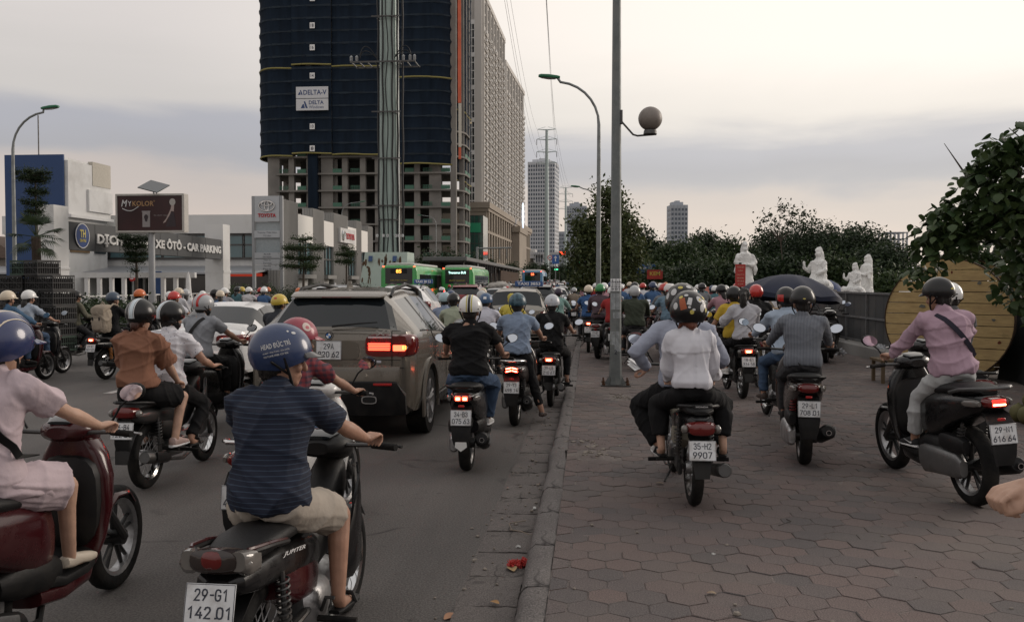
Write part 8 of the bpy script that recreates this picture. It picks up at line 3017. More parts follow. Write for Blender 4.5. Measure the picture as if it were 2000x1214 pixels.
# ---------------------------------------------------------------- placing the traffic
# near cars
suv=car('dusty bronze suv with lit tail lamps and plate ending 820.62',-2.85,9.62,'suv',CP_BRZ,plate=('29A','820.62'))
sed=car('white sedan with one bright tail lamp left of the bronze suv',-6.62,14.5,'sedan',CP_WHT,plate=None)
TEE=lambda m,**k: dict(m=m,sleeve=.68,collar=True,**k)
LONG=lambda m,**k: dict(m=m,sleeve=1.93,collar=True,**k)
JEAN=cloth('jean',(.045,.075,.13))
BKT=cloth('black',(.006,.006,.0068))
GRT=cloth('grey_trouser',(.030,.030,.033))
WHITE_C=cloth('white',(.62,.62,.64))
HW=mat('helmet_white',(.66,.66,.64),.25,coat=.4,var=.04)
HB=mat('helmet_black',(.007,.007,.0075),.3,coat=.25,spec=.3)
HNAVY=mat('helmet_navy',(.016,.033,.092),.3,coat=.5,var=.08,dirt=(.05,.07,.14),dscale=7)
HMAR=mat('helmet_rose',(.27,.045,.065),.35,coat=.3)
HGRY=mat('helmet_silver',(.36,.37,.38),.3,coat=.4)
HRED=mat('helmet_red',(.42,.025,.02),.25,coat=.5)
HORG=mat('helmet_orange',(.50,.11,.02),.3,coat=.4)
HYEL=mat('helmet_yellow',(.50,.36,.05),.35,coat=.3)
HPUR=mat('helmet_blue_violet',(.030,.040,.105),.25,coat=.6)
HTEAL=dotted('helmet_teal_camo',(.05,.10,.13),(.02,.05,.07),18,.45,.35)
HGRN=mat('helmet_green',(.03,.20,.06),.35,coat=.3)
CREAM=mat('helmet_cream',(.55,.47,.36),.3,coat=.3)
LSH=dict(shoe='shoe',shoe_m=BLK)
WSH=dict(shoe='shoe',shoe_m=mat('white_shoe',(.55,.54,.52),.6),sole_m=WHT)
PRED=mat('bike_dark_red',(.038,.0035,.0055),.22,coat=.4,spec=.3,dirt=(.055,.018,.018),dscale=4)
PBLK=mat('bike_black',(.005,.005,.0056),.24,coat=.3,spec=.3,dirt=(.022,.021,.020),dscale=4)
PGRY=mat('bike_grey',(.035,.035,.036),.3,.4,coat=.3,dirt=(.05,.046,.042),dscale=4)
PWHT=mat('bike_white',(.60,.59,.57),.25,coat=.5)
PBRN=mat('bike_brown',(.022,.014,.0125),.25,coat=.35,spec=.3,dirt=(.034,.029,.026),dscale=4)
# 1 man in navy on the left foreground
b,i1=motorbike('black and red motorbike with plate 29-G1 in the near left foreground','motorbike',-1.35,3.52,-.03,'wave',PBLK,plate=('29-G1','142.01'),lit=0,side_text='JUPITER',accent=PRED,td=.17,mirrors=(0,0))
NAVYS=striped('cloth_navy_stripe',(.008,.012,.027),(.028,.043,.072),2,.021,.18)
person('man in a navy striped polo and blue helmet in the left foreground',i1,
  dict(s=.89,wide=.99,vox=.006,seed=11,top=TEE(NAVYS,hem=-.12,add=.020,crease=.0045),bottom=dict(m=cloth('beige_short',(.33,.29,.245)),length=.86,loose=.012,add=.016),shoe='sandal',shoe_m=BLK,hair='short',eyes=True,
   helmet=dict(m=HNAVY,size=1.0,style='3q',visor_m=mat('visor_smoke',(.05,.05,.055),.3,coat=.4),brim=.06,marks=[('text',1.95,.30,.125,.032,.28,'HEAD ĐỨC TRÍ',WPR),('text',1.92,.06,.115,.010,.28,'XE MÁY - PHỤ TÙNG - SỬA CHỮA',WPR),('text',1.92,-.06,.105,.009,.28,'HOTLINE 0988 123 456',WPR),('disc',1.25,.75,.02,.016,0,WPR),('disc',1.5,.82,.009,.012,0,WPR)])),
  ride(i1,lean=.19,head=(-.95,.05,0),elbow=.3))
# 2 woman in lilac dress, far left foreground
b,i2=motorbike('glossy dark red scooter ridden by the woman in lilac at the left edge','scooter',-2.73,3.66,.035,'sh',PRED,plate=('29-D2','345.16'),lit=1)
LIL=cloth('lilac',(.46,.375,.40))
w=person('woman in a lilac dress and blue violet helmet at the left edge',i2,
   dict(s=.90,fem=True,vox=.0065,seed=21,skin=SKIN_L,top=dict(m=LIL,name='dress',sleeve=.62,hem=-.17,skirt=.78,bag=.018,add=.018,blouse=.02,crease=.006),bottom=dict(m=LIL,length=.80,loose=.025,add=.022,skirt=True,name='skirt'),
    shoe='flat',shoe_m=mat('cream_shoe',(.50,.44,.36),.5),hair='long',strap=(1,BLK),
    helmet=dict(m=HPUR,size=1.16,style='3q',brim=.07,marks=[('band',-.10,.10,CREAM)])),
   ride(i2,lean=.12,dz=-.02,head=(-.30,.0,0),elbow=.6))
# 3 couple on 36-B4
x3,y3=G(287,952)
b,i3=motorbike('grey motorbike with plate 36-B4 carrying the couple on the left','motorbike',x3,y3,.02,'wave',PGRY,plate=('36-B4','122.01'),lit=0,mirrors=(0,0))
DOT=dotted('cloth_dotted',(.60,.59,.62),(.10,.10,.16),34,.16)
BANDH=[('band',-.028,-.022,WHT),('band',-.018,.018,mat('stripe_pale',(.55,.62,.66),.4)),('band',.022,.028,WHT)]
person('man in a white dotted shirt driving the couple on the left',i3,
  dict(vox=.011,seed=31,top=TEE(DOT),bottom=dict(m=BKT,length=1.9),shoe='sandal',shoe_m=BLK,hair='short',mask=BLK,helmet=dict(m=HB,style='3q',brim=.05,marks=BANDH)),
  ride(i3,lean=.16,dy=.24,head=(-.5,.05,0),elbow=.7))
person('woman in a rust brown blouse and black shorts riding pillion with a striped black helmet',i3,
  dict(fem=True,s=.92,vox=.009,seed=32,skin=SKIN_L,top=dict(m=cloth('rust',(.205,.098,.062)),sleeve=.95,hem=.04,bag=.028,blouse=.03,add=.02,crease=.006),bottom=dict(m=BKT,length=.80,loose=.02,add=.016),
   shoe='shoe',shoe_m=mat('rose_trainer',(.40,.29,.26),.6),sole_m=WHT,hair='bun',hair_m=mat('brown_hair',(.05,.018,.012),.5,var=.3,scale=30),helmet=dict(m=HB,style='3q',visor=False,size=1.03,marks=BANDH)),
  ride(i3,passenger=True,lean=.06,dy=.02,head=(-.12,.05,0),hand=[(-.18,.24,.86),(.20,.26,.86)],apole=.25))
# 4 grey shirt rider
x4,y4=-4.75,10.3
b,i4=motorbike('dark scooter under the man in the grey shirt','scooter',x4,y4,-.12,'scooter',PBLK,plate=('30-F4','221.75'),lit=0,mirrors=(0,1))
person('man in a grey shirt and silver red helmet beside the white sedan',i4,
  dict(vox=.011,seed=41,wide=1.05,top=TEE(cloth('grey',(.235,.245,.265))),bottom=dict(m=BKT,length=1.9),hair='short',mask=BLK,strap=(-1,BLK),helmet=dict(m=HGRY,style='3q',brim=.05,marks=[('band',.03,.06,HRED),('band',-.06,-.03,HRED)]),**LSH),
  ride(i4,lean=.15,head=(-.35,.05,0),elbow=.7))
# 5 rucksack rider
x5,y5=G(207,740)
b,i5=motorbike('black motorbike with a red tail lamp and yellowed plate under the rucksack rider','motorbike',x5,y5,-.12,'wave',PBLK,plate=('29-K1','507.32'),lit=1,coil=mat('orange_coil',(.45,.16,.02),.5),td=.15,mirrors=(0,0))
person('rider in a black printed t-shirt and navy helmet with a rucksack',i5,
  dict(vox=.013,seed=51,top=dict(m=BKT,sleeve=.65),bottom=dict(m=BKT,length=1.9),hair='short',helmet=dict(m=mat('helmet_slate',(.03,.05,.08),.35,coat=.4),brim=.05),**LSH),ride(i5,lean=.12,head=(-.4,0,0)))
bp_=thing('backpack','beige canvas rucksack worn by the rider in black','backpack',(x5,y5,0),-.12)
CAN=cloth('canvas_beige',(.28,.235,.185))
m_=MB().loft_y([(-.235,1.10,.08,.17),(-.22,1.10,.13,.22),(-.12,1.11,.155,.245),(-.02,1.12,.15,.25),(.02,1.12,.12,.22)],22,3.4)
V,F,N=remesh(m_,.014,3)
o=link('bag_body',mesh('bag_body',folds(V,N,.006,5,16),F,CAN,180,fixn=False),bp_)
put(bp_,'pocket',MB().loft_y([(-.265,1.02,.07,.08),(-.25,1.02,.10,.11),(-.20,1.02,.11,.12)],16,3.4),CAN,angle=60)
put(bp_,'flap',MB().loft_y([(-.245,1.27,.08,.06),(-.235,1.275,.13,.075),(-.1,1.33,.15,.06),(.0,1.35,.13,.04)],18,3.2),CAN,angle=60)
for s in (-1,1):
 put(bp_,'shoulder_strap',MB().tube([(s*.10,-.02,1.33),(s*.115,.08,1.395),(s*.125,.20,1.36),(s*.13,.26,1.2)],.018,6),CAN,angle=60)
 put(bp_,'buckle',MB().b2(s*.07-.012,s*.07+.012,-.275,-.258,1.10,1.16,.003),SEAT)
put(bp_,'handle',MB().tube([(-.05,-.06,1.38),(0,-.07,1.44),(.05,-.06,1.38)],.01,6),CAN)
# 6 two women at the far left
xf1,yf1=G(92,740)
b,i6=motorbike('red scooter with chrome wheel ridden by the woman in the cream helmet','scooter',xf1-.1,yf1-1.28,-.06,'scooter',PRED,plate=('29-S6','118.40'),lit=0)
person('woman in a blue jacket and cream helmet at the far left',i6,dict(fem=True,vox=.014,seed=61,top=LONG(cloth('denim_blue',(.05,.10,.17))),bottom=dict(m=JEAN,length=1.9),hair='long',helmet=dict(m=CREAM),**LSH),ride(i6,head=(-.3,0,0)))
xf2,yf2=G(122,728)
b,i6b=motorbike('black scooter beside the red one at the far left','scooter',xf2-.08,yf2-1.25,-.06,'scooter',PBLK,plate=('29-H5','902.27'),lit=0)
person('woman in a pale blue blouse and white helmet at the far left',i6b,dict(fem=True,vox=.014,seed=62,top=dict(m=cloth('pale_blue',(.30,.345,.41)),sleeve=1.25),bottom=dict(m=JEAN,length=1.9),hair='long',helmet=dict(m=HW),**LSH),ride(i6b,head=(-.3,0,0)))
# 7 crate carrier
xc,yc=G(112,712)
b,i7=motorbike('old motorbike loaded with a high stack of black crates','motorbike',xc,yc,-.30,'wave',PBLK,plate=('29-X3','640.11'),lit=0)
person('rider in a khaki jacket hidden behind the stack of black crates',i7,dict(vox=.016,seed=71,top=LONG(cloth('khaki',(.10,.095,.07))),bottom=dict(m=GRT,length=1.9),hair='short',helmet=dict(m=HB),**LSH),ride(i7,dy=.28))
CRT=mat('crate_black',(.020,.021,.022),.55,var=.3,dirt=(.055,.05,.045),dscale=3)
CRG=mat('crate_green',(.025,.050,.035),.55,var=.3)
def crate_mb(w=.42,d=.56,h=.315):
 m=MB()
 t=.012
 for z0,z1 in ((0,.035),(h*.47,h*.53),(h-.035,h)):
  m.b2(-w/2,w/2,-d/2,-d/2+t,z0,z1).b2(-w/2,w/2,d/2-t,d/2,z0,z1)
  m.b2(-w/2,-w/2+t,-d/2+t,d/2-t,z0,z1).b2(w/2-t,w/2,-d/2+t,d/2-t,z0,z1)
 for k in range(9):
  x=-w/2+.012+(w-.024)*k/8
  m.b2(x-.006,x+.006,-d/2+.002,-d/2+.010,.035,h-.035).b2(x-.006,x+.006,d/2-.010,d/2-.002,.035,h-.035)
 for k in range(11):
  y=-d/2+.014+(d-.028)*k/10
  m.b2(-w/2+.002,-w/2+.010,y-.006,y+.006,.035,h-.035).b2(w/2-.010,w/2-.002,y-.006,y+.006,.035,h-.035)
 for sx_ in (-1,1):
  m.tube([(sx_*(w/2-.02),-d/2+.006,.04),(-sx_*(w/2-.02),-d/2+.006,h-.04)],.006,4)
 m.b2(-w/2+.013,w/2-.013,-d/2+.013,d/2-.013,.004,.012)
 return m
crate_body=mesh('crate_sides',*crate_mb().arr(),CRT,30)
crate_in=mesh('crate_lining',*MB().b2(-.19,.19,-.255,.255,.014,.25).arr(),mat('crate_inside',(.010,.010,.010),.9),30)  # solid near-black block filling the crate
cr0=None
ux_,uy_=math.cos(-.30),math.sin(-.30)
rc=random.Random(8)
for row in range(6):
 for colu in range(4):
  if row==5 and colu in (0,3):
   continue
  cxl=(colu-1.5)*.43+rc.uniform(-.02,.02)
  cyl=-.52+rc.uniform(-.04,.04)
  wx,wy=xc+cxl*ux_-cyl*uy_,yc+cxl*uy_+cyl*ux_
  o=thing('crate','black lattice crate in the '+('bottom','second lowest','third','fourth','fifth','topmost')[row]+' row of the stack, '+('outer left','inner left','inner right','outer right')[colu]+' column','crate',(wx,wy,.36+row*.318),-.30+rc.uniform(-.06,.06),'black crates stacked on the motorbike')
  a=link('crate_sides',crate_body,o)
  c_=link('crate_lining',crate_in,o)
  if row==0 or rc.random()<.15:
   setmat(a,CRG)
rk=thing('carrying_rack','steel rack that bears the crate stack behind the rider','rack',(xc,yc,0),-.30)
rm=MB()
for y_ in (-.75,-.3):
 rm.b2(-.88,.88,y_-.02,y_+.02,.325,.355)
for x_ in (-.8,-.15,.15,.8):
 rm.b2(x_-.015,x_+.015,-.75,-.25,.29,.325)
for s in (-1,1):
 rm.tube([(s*.13,-.25,.31),(s*.12,.0,.5),(s*.10,.15,.60)],.016,6)
put(rk,'rack_frame',rm,STEEL)
# 8 rose helmet rider in check shirt, behind the navy man
b,i8=motorbike('white scooter with chrome front between the navy man and the suv','scooter',-2.02,5.5,-.08,'sh',PWHT,plate=('29-T1','448.09'),lit=0,mirrors=(0,1),trim=CHR)
CHK=striped('cloth_check',(.20,.035,.042),(.055,.03,.045),2,.035,.45,axis2=0,period2=.035)
person('rider in a maroon check shirt and rose helmet in front of the suv',i8,dict(s=.82,vox=.008,seed=81,top=TEE(CHK),bottom=dict(m=JEAN,length=1.9),hair='short',helmet=dict(m=HMAR,brim=.055,marks=[('disc',1.45,.55,.062,.075,0,mat('sticker_cream',(.55,.47,.42),.5)),('disc',1.42,.50,.03,.03,0,mat('sticker_pink',(.45,.12,.14),.5))]),**LSH),
  ride(i8,lean=.50,head=(-.75,.1,0),elbow=.8))
# 9 black polo
x9,y9=G(912,917)
b,i9=motorbike('black scooter with lit tail lamps and plate 34-B3','scooter',x9,y9,.015,'scooter',PBLK,plate=('34-B3','075.63'),lit=1)
put(b,'mudguard_badge',MB().prism([(-.05,.345),(.05,.345),(.055,.30),(.0,.26),(-.055,.30)],-.455,-.447,'y'),HW)
person('man in a black polo shirt and blue jeans with a white helmet striped in yellow',i9,
  dict(wide=1.1,deep=1.1,s=.915,vox=.010,seed=91,top=TEE(BKT,add=.02),bottom=dict(m=JEAN,length=1.93,loose=.01),hair='short',
   helmet=dict(m=HW,size=1.03,style='half',brim=.05,marks=[('band',-.030,-.020,mat('stripe_yellow',(.45,.38,.05),.4)),('band',-.012,.012,HB),('band',.020,.030,mat('stripe_yellow',(.45,.38,.05),.4)),('disc',2.3,-.12,.02,.012,0,HB),('disc',3.98,-.12,.02,.012,0,HB)]),**WSH),
  ride(i9,lean=.14,elbow=1.1,knee=.6,head=(0,.06,0)))
# 10 blue shirt man
x10,y10=G(1006,830)
b,i10=motorbike('brown black scooter with a chevron tail lamp and plate 29-Y3','scooter',x10,y10,-.02,'sh',PBRN,plate=('29-Y3','498.14'),lit=4,trim=CHR,mirrors=(1,1))
person('man in a blue grey short sleeved shirt and teal patterned helmet near the kerb',i10,dict(wide=1.05,vox=.011,seed=101,top=TEE(striped('cloth_blue_check',(.17,.22,.31),(.21,.27,.36),0,.012,.4,axis2=2,period2=.012)),bottom=dict(m=BKT,length=1.75),hair='short',helmet=dict(m=HTEAL),shoe='flat',shoe_m=mat('brown_shoe',(.05,.035,.03),.5)),
  ride(i10,lean=.13,elbow=.9,feet=[(-.135,.66,.335),(.34,.18,.05)],head=(.05,.05,0)))
# 11 black shirt rider with pale helmet ahead of him
b,i11=motorbike('tall black motorbike ahead of the man in blue grey','motorbike',-.55,12.9,-.03,'wave',PBLK,plate=('29-L5','210.67'),lit=1)
person('rider in a black shirt and pale silver helmet ahead of the man in blue grey',i11,dict(vox=.013,seed=111,top=TEE(BKT),bottom=dict(m=BKT,length=1.85),hair='short',helmet=dict(m=mat('helmet_pale',(.42,.44,.47),.35,coat=.3),visor=False,marks=[('text',PI,.32,.03,.05,0,'99',GPR)]),strap=(1,BLK),shoe='sandal',shoe_m=BLK),
  ride(i11,lean=.14,elbow=.9))
# 12 mint jacket
x12,y12=G(1088,683)
b,i12=motorbike('dark scooter with a lit tail lamp under the rider in mint','scooter',x12,y12,-.08,'scooter',PBRN,plate=('29-C1','371.25'),lit=1)
person('rider in a mint green jacket with hood and dark helmet by the kerb',i12,dict(fem=True,vox=.015,seed=121,top=LONG(cloth('mint',(.20,.33,.30)),add=.026),bottom=dict(m=cloth('plum',(.07,.045,.055)),length=1.9),hair='short',helmet=dict(m=mat('helmet_plum',(.04,.03,.05),.3)),**LSH),ride(i12,elbow=1.0))
# 13 white shirt rider left of the blue shirt man
x13,y13=-1.72,14.6
b,i13=motorbike('black motorbike with a small red lamp under the rider in white','motorbike',x13,y13,0,'wave',PBLK,plate=('29-M7','803.15'),lit=1)
person('rider in a white short sleeved shirt and blue white helmet behind the suv mirror',i13,dict(vox=.014,seed=131,top=TEE(cloth('offwhite',(.50,.50,.56))),bottom=dict(m=GRT,length=1.9),hair='short',helmet=dict(m=mat('helmet_blue',(.05,.10,.19),.3),marks=[('patch',PI,.35,.06,.05,0,WHT)]),**LSH),ride(i13))
# 14 yellow raincoat
b,i14=motorbike('dark motorbike under the rider in the yellow raincoat','motorbike',-1.55,17.6,0,'wave',PBLK,plate=('29-V2','055.28'),lit=1)
person('rider wearing a yellow hooded raincoat in the traffic',i14,dict(vox=.016,seed=141,fem=True,top=dict(m=cloth('rain_yellow',(.45,.37,.06),.6),sleeve=1.9,hem=-.17,add=.03,name='raincoat'),bottom=dict(m=GRT,length=1.9),hair='short',hair_m=cloth('rain_yellow',(.45,.37,.06),.6),**LSH),ride(i14))
# 15 tan jacket
x15,y15=G(1121,640)
b,i15=motorbike('small motorbike with a white plate under the tan jacket rider','motorbike',x15,y15,0,'wave',PGRY,plate=('29-P8','166.90'),lit=0)
person('rider in a tan jacket and grey helmet far along the kerb',i15,dict(vox=.018,seed=151,wide=1.1,top=LONG(cloth('tan',(.20,.165,.13)),add=.03),bottom=dict(m=JEAN,length=1.9),hair='short',helmet=dict(m=HGRY),**LSH),ride(i15))
# extra riders beside the suv mirror
for k,(px,Y,col,hm,lab) in enumerate(((868,16.0,(.20,.24,.33),mat('helmet_ice',(.30,.40,.43),.3),'rider in pale blue with an ice blue helmet beyond the suv mirror'),(885,15.2,(.30,.33,.25),HB,'rider in pale green with a black helmet by the suv mirror'),(880,20.5,(.12,.17,.25),HNAVY,'rider in a blue coat and helmet farther beyond the suv mirror'),(940,20,(.04,.04,.045),HGRY,'rider in dark clothes and silver helmet left of the white shirt'))):
 d=ray(px,600)
 x=d.x*Y/d.y
 b,ii=motorbike('bike of the '+lab,'motorbike',x,Y-.2,0,'wave',PBLK,plate=('29-Z%d'%(k+2),'31%d.0%d'%(k,k+4)),lit=1,mirrors=(0,1))
 person(lab,ii,dict(vox=.017,seed=160+k,fem=k<3,top=LONG(cloth('side%d'%k,col),add=.024),bottom=dict(m=GRT,length=1.9),hair='short',helmet=dict(m=hm),**LSH),ride(ii))
# 16 riders left of and behind the sedan
for k,(px,Y,col,hm,lab) in enumerate(((268,19.0,(.03,.035,.045),HORG,'rider in a dark shirt and orange helmet left of the couple'),(338,17.8,(.50,.51,.55),HRED,'rider in a white shirt and red helmet behind the couple'),(436,25.0,(.3,.3,.32),HW,'rider in a plain white helmet beyond the sedan roof'),(418,24.0,(.05,.05,.05),HB,'rider in a black helmet beyond the sedan roof'),(484,30.0,(.45,.44,.45),HW,'rider in a white helmet right of the sedan roof'),(508,34.0,(.45,.30,.34),HRED,'rider in pink with a red helmet beyond the sedan'),(464,33.0,(.2,.25,.3),mat('helmet_ice',(.30,.40,.43),.3),'rider in a pale blue helmet beyond the sedan'),(543,13.15,(.035,.038,.045),HYEL,'rider in a dark jacket and yellow helmet between sedan and suv'))):
 d=ray(px,590)
 x=d.x*Y/d.y
 b,ii=motorbike('bike of the '+lab,'motorbike',x,Y-.2,0,'wave' if k%2 else 'scooter',(PBLK,PGRY,PRED)[k%3],plate=('29-R%d'%(k+1),'27%d.5%d'%(k,k)),lit=0,mirrors=(0,0) if k==7 else (1,1))
 person(lab,ii,dict(vox=.016,seed=170+k,top=(LONG if k in (0,7) else TEE)(cloth('back%d'%k,col),add=.02),bottom=dict(m=GRT,length=1.9),hair='short',helmet=dict(m=hm,marks=[('patch',PI-.3,.5,.05,.03,0,HRED)] if hm is HYEL else []),**LSH),ride(ii,head=(-.4,0,0)))
# ---------------- on the pavement
# 17 white shirt woman and her driver
x17,y17=G(1354,985,KZ)
b,i17=motorbike('old black motorbike with plate 35-H2 on the pavement carrying two','motorbike',x17,y17,.03,'wave',PBLK,z=KZ,plate=('35-H2','9907'),lit=0,trim=mat('old_cream_cover',(.33,.31,.25),.5),tailtext='HONDA',td=0.03,mirrors=(1,0))
HST=[('patch',3.72,.30,.045,.085,.25,mat('sticker_rust',(.30,.07,.02),.5)),('patch',3.32,.42,.030,.055,-.25,WPR),('disc',2.72,.52,.040,.052,.2,WPR),('disc',2.62,.08,.038,.058,-.2,WPR),('disc',2.68,.50,.018,.02,0,YEP),('disc',3.55,.78,.03,.022,0,WPR),('disc',3.9,.66,.03,.024,.4,YEP),('disc',3.22,-.12,.03,.03,0,YEP),('disc',2.3,-.02,.026,.03,0,YEP),('disc',3.12,.0,.024,.016,0,WPR),('disc',2.45,.32,.03,.025,0,WPR),('disc',3.35,.12,.02,.016,0,WPR),('disc',2.2,.62,.034,.03,0,YEP),('disc',4.15,.2,.04,.05,.2,WPR)]
WSAT=mat('cloth_white_blouse',(.60,.60,.645),.6,var=.04,bump=.2,bscale=12,spec=.3)
person('woman in a loose white blouse and sticker covered black helmet on the pavement',i17,
  dict(fem=True,s=.825,vox=.008,seed=181,skin=SKIN_L,wide=.98,top=dict(m=WSAT,sleeve=1.9,hem=.03,bag=.016,add=.018,blouse=.03,collar=True,yoke=.64,crease=.0055,freq=11,squash=(1.4,1,.5)),bottom=dict(m=BKT,length=1.72,loose=.016,add=.018),
   shoe='sandal',shoe_m=BLK,hair='bun',hair_m=mat('auburn_hair',(.12,.035,.018),.5,var=.3,scale=30),helmet=dict(m=HB,style='3q',size=1.2,visor=False,marks=HST)),
  ride(i17,passenger=True,lean=.04,dy=.04,hx=-.03,roll=-.05,knee=.45,hand=[(-.17,.22,.90),(.17,.22,.90)],head=(.08,.08,0),apole=.12))
person('man in blue grey driving the pillion in white, left hand held out',i17,
  dict(vox=.0065,s=.93,seed=182,wide=1.1,top=LONG(striped('cloth_fine_blue',(.27,.295,.37),(.33,.35,.42),0,.009,.4)),bottom=dict(m=BKT,length=1.9,loose=.015),hair='short',helmet=dict(m=HB,style='3q',visor=False,size=1.18,marks=[('disc',PI-.2,.42,.075,.04,0,YEP),('disc',PI+.75,.55,.05,.06,.2,WPR),('disc',PI-.9,.5,.05,.05,0,WPR),('disc',PI+.3,.85,.04,.03,0,YEP),('disc',PI-.5,.9,.045,.035,0,WPR),('disc',PI+1.2,.3,.04,.05,0,WPR)]),**WSH),
  ride(i17,lean=.12,dy=.24,hx=-.03,knee=.9,hand=[dict(hand=(-.36,.50,.93),u=(-.2,1,0),v=(-1,.25,-.3),w=(.2,0,1),pole=(-.9,-.5,-.6),curl=.55),None]))
# the papers in his hand
pc=thing('folded_papers','folded white and blue papers held out by the driver in blue grey','paper',(x17-.39,y17+.54,KZ+.98),.3)
pm_=MB()
for k in range(3):
 pm_.box((.0,.0,.02+k*.006),(.12-.02*k,.15,.002),Euler((.3+.1*k,-.35+.2*k,.3*k)).to_matrix())
put(pc,'sheets',pm_,WHT)
put(pc,'blue_cover',MB().box((.03,.0,.035),(.07,.12,.003),Euler((.35,-.3,.2)).to_matrix()),NAVY)
# 18 plate 29-L1
x18,y18=G(1570,905,KZ)
b,i18=motorbike('dark scooter with plate 29-L1 and a muddy mudguard on the pavement','scooter',x18,y18,-.14,'scooter',PBRN,z=KZ,plate=('29-L1','708.01'),lit=0,coil=mat('red_coil',(.20,.02,.02),.5))
person('man in a grey pinstriped shirt and black helmet in the middle of the pavement',i18,dict(wide=1.05,s=.865,vox=.009,seed=191,top=LONG(striped('cloth_pinstripe',(.10,.11,.13),(.20,.215,.245),0,.013,.32)),bottom=dict(m=GRT,length=1.93),hair='short',helmet=dict(m=HB,size=1.03,marks=[('disc',PI,.02,.03,.012,0,YEP),('patch',2.75,-.22,.025,.015,0,GPR)]),shoe='shoe',shoe_m=BLK),
  ride(i18,lean=.13,elbow=.8,head=(.03,.05,0)))
# 19 plate 29-N1
x19,y19=G(1903,985,KZ)
x19f,y19f=G(1762,920,KZ)
b,i19=motorbike('big black scooter with bright tail strip and plate 29-N1 at the right','scooter',x19,y19,math.atan2(-(x19f-x19),y19f-y19),'sh',PBLK,z=KZ,plate=('29-N1','616.64'),lit=2,lift=.085,trim=mat('grey_rail',(.10,.10,.10),.4,.5),mirrors=(1,0))
PINK=cloth('pink',(.385,.265,.325))
person('man in a pink shirt, pale trousers and a black crossbody strap on the right',i19,dict(s=.88,wide=1.05,vox=.0065,seed=201,top=LONG(PINK,crease=.006,freq=10,yoke=.72),bottom=dict(m=cloth('pale_trouser',(.42,.43,.43)),length=1.82,loose=.012),shoe='shoe',shoe_m=mat('black_trainer',(.02,.02,.022),.7),sole_m=WHT,tick=True,hair='short',strap=(1,mat('strap_navy',(.015,.013,.025),.8)),helmet=dict(m=HB,brim=.04,size=.93,marks=[('disc',PI,.12,.045,.016,0,YEP)])),
  ride(i19,lean=.16,elbow=.8,head=(.42,.08,0),roll=-.03)).rotation_euler.y=-.075
b.rotation_euler.y=-.075
# 20 white helmet ahead of him
b,i20=motorbike('grey scooter half hidden ahead of the pink shirt man','scooter',3.58,8.9,.08,'scooter',PGRY,z=KZ,plate=('29-N6','208.44'),lit=0,mirrors=(0,0))
person('rider in a white helmet half hidden ahead of the pink shirt man',i20,dict(vox=.013,seed=205,s=.93,top=TEE(cloth('ash',(.10,.10,.105))),bottom=dict(m=GRT,length=1.9),hair='short',helmet=dict(m=HW,marks=[('disc',PI,.05,.035,.014,0,HB),('patch',PI,-.25,.02,.03,0,BLK)]),**LSH),ride(i20))
# 21 couple 18-E1
x21,y21=G(1450,778,KZ)
b,i21=motorbike('black motorbike with a glowing lamp and plate 18-E1 on the pavement','motorbike',x21,y21,.03,'wave',PBLK,z=KZ,plate=('18-E1','334.58'),lit=1)
person('man in a yellow jersey and black helmet driving the girl in the hoodie',i21,dict(vox=.012,seed=211,top=TEE(cloth('jersey_yellow',(.47,.32,.04))),bottom=dict(m=BKT,length=1.9),hair='short',helmet=dict(m=HB,style='3q'),**WSH),ride(i21,dy=.25,hx=-.04))
person('girl in a pale grey hoodie with a long black ponytail and no helmet',i21,dict(fem=True,vox=.011,seed=212,skin=SKIN_L,top=dict(m=cloth('hoodie',(.40,.40,.43)),sleeve=1.93,hem=-.05,add=.026,bag=.012,collar=True),bottom=dict(m=BKT,length=1.9),hair='pony',**WSH),ride(i21,passenger=True,dy=.03,lean=.05,head=(-.3,-.02,0),hand=[(-.25,.30,1.10),(.20,.34,.95)]))
# 22 rider in pale blue left of 29-L1
b,i22=motorbike('grey motorbike left of the pinstriped shirt man','motorbike',2.27,10.35,.02,'wave',PGRY,z=KZ,plate=('29-U4','551.38'),lit=1,mirrors=(1,0))
person('rider in a pale blue shirt, jeans and red black helmet beside the pinstriped man',i22,dict(vox=.012,seed=221,top=LONG(cloth('sky',(.30,.36,.44))),bottom=dict(m=JEAN,length=1.9),hair='short',helmet=dict(m=HB,style='3q',marks=[('patch',4.0,-.05,.10,.09,0,HRED)]),shoe='shoe',shoe_m=mat('brown_shoe',(.05,.035,.03),.5)),ride(i22))
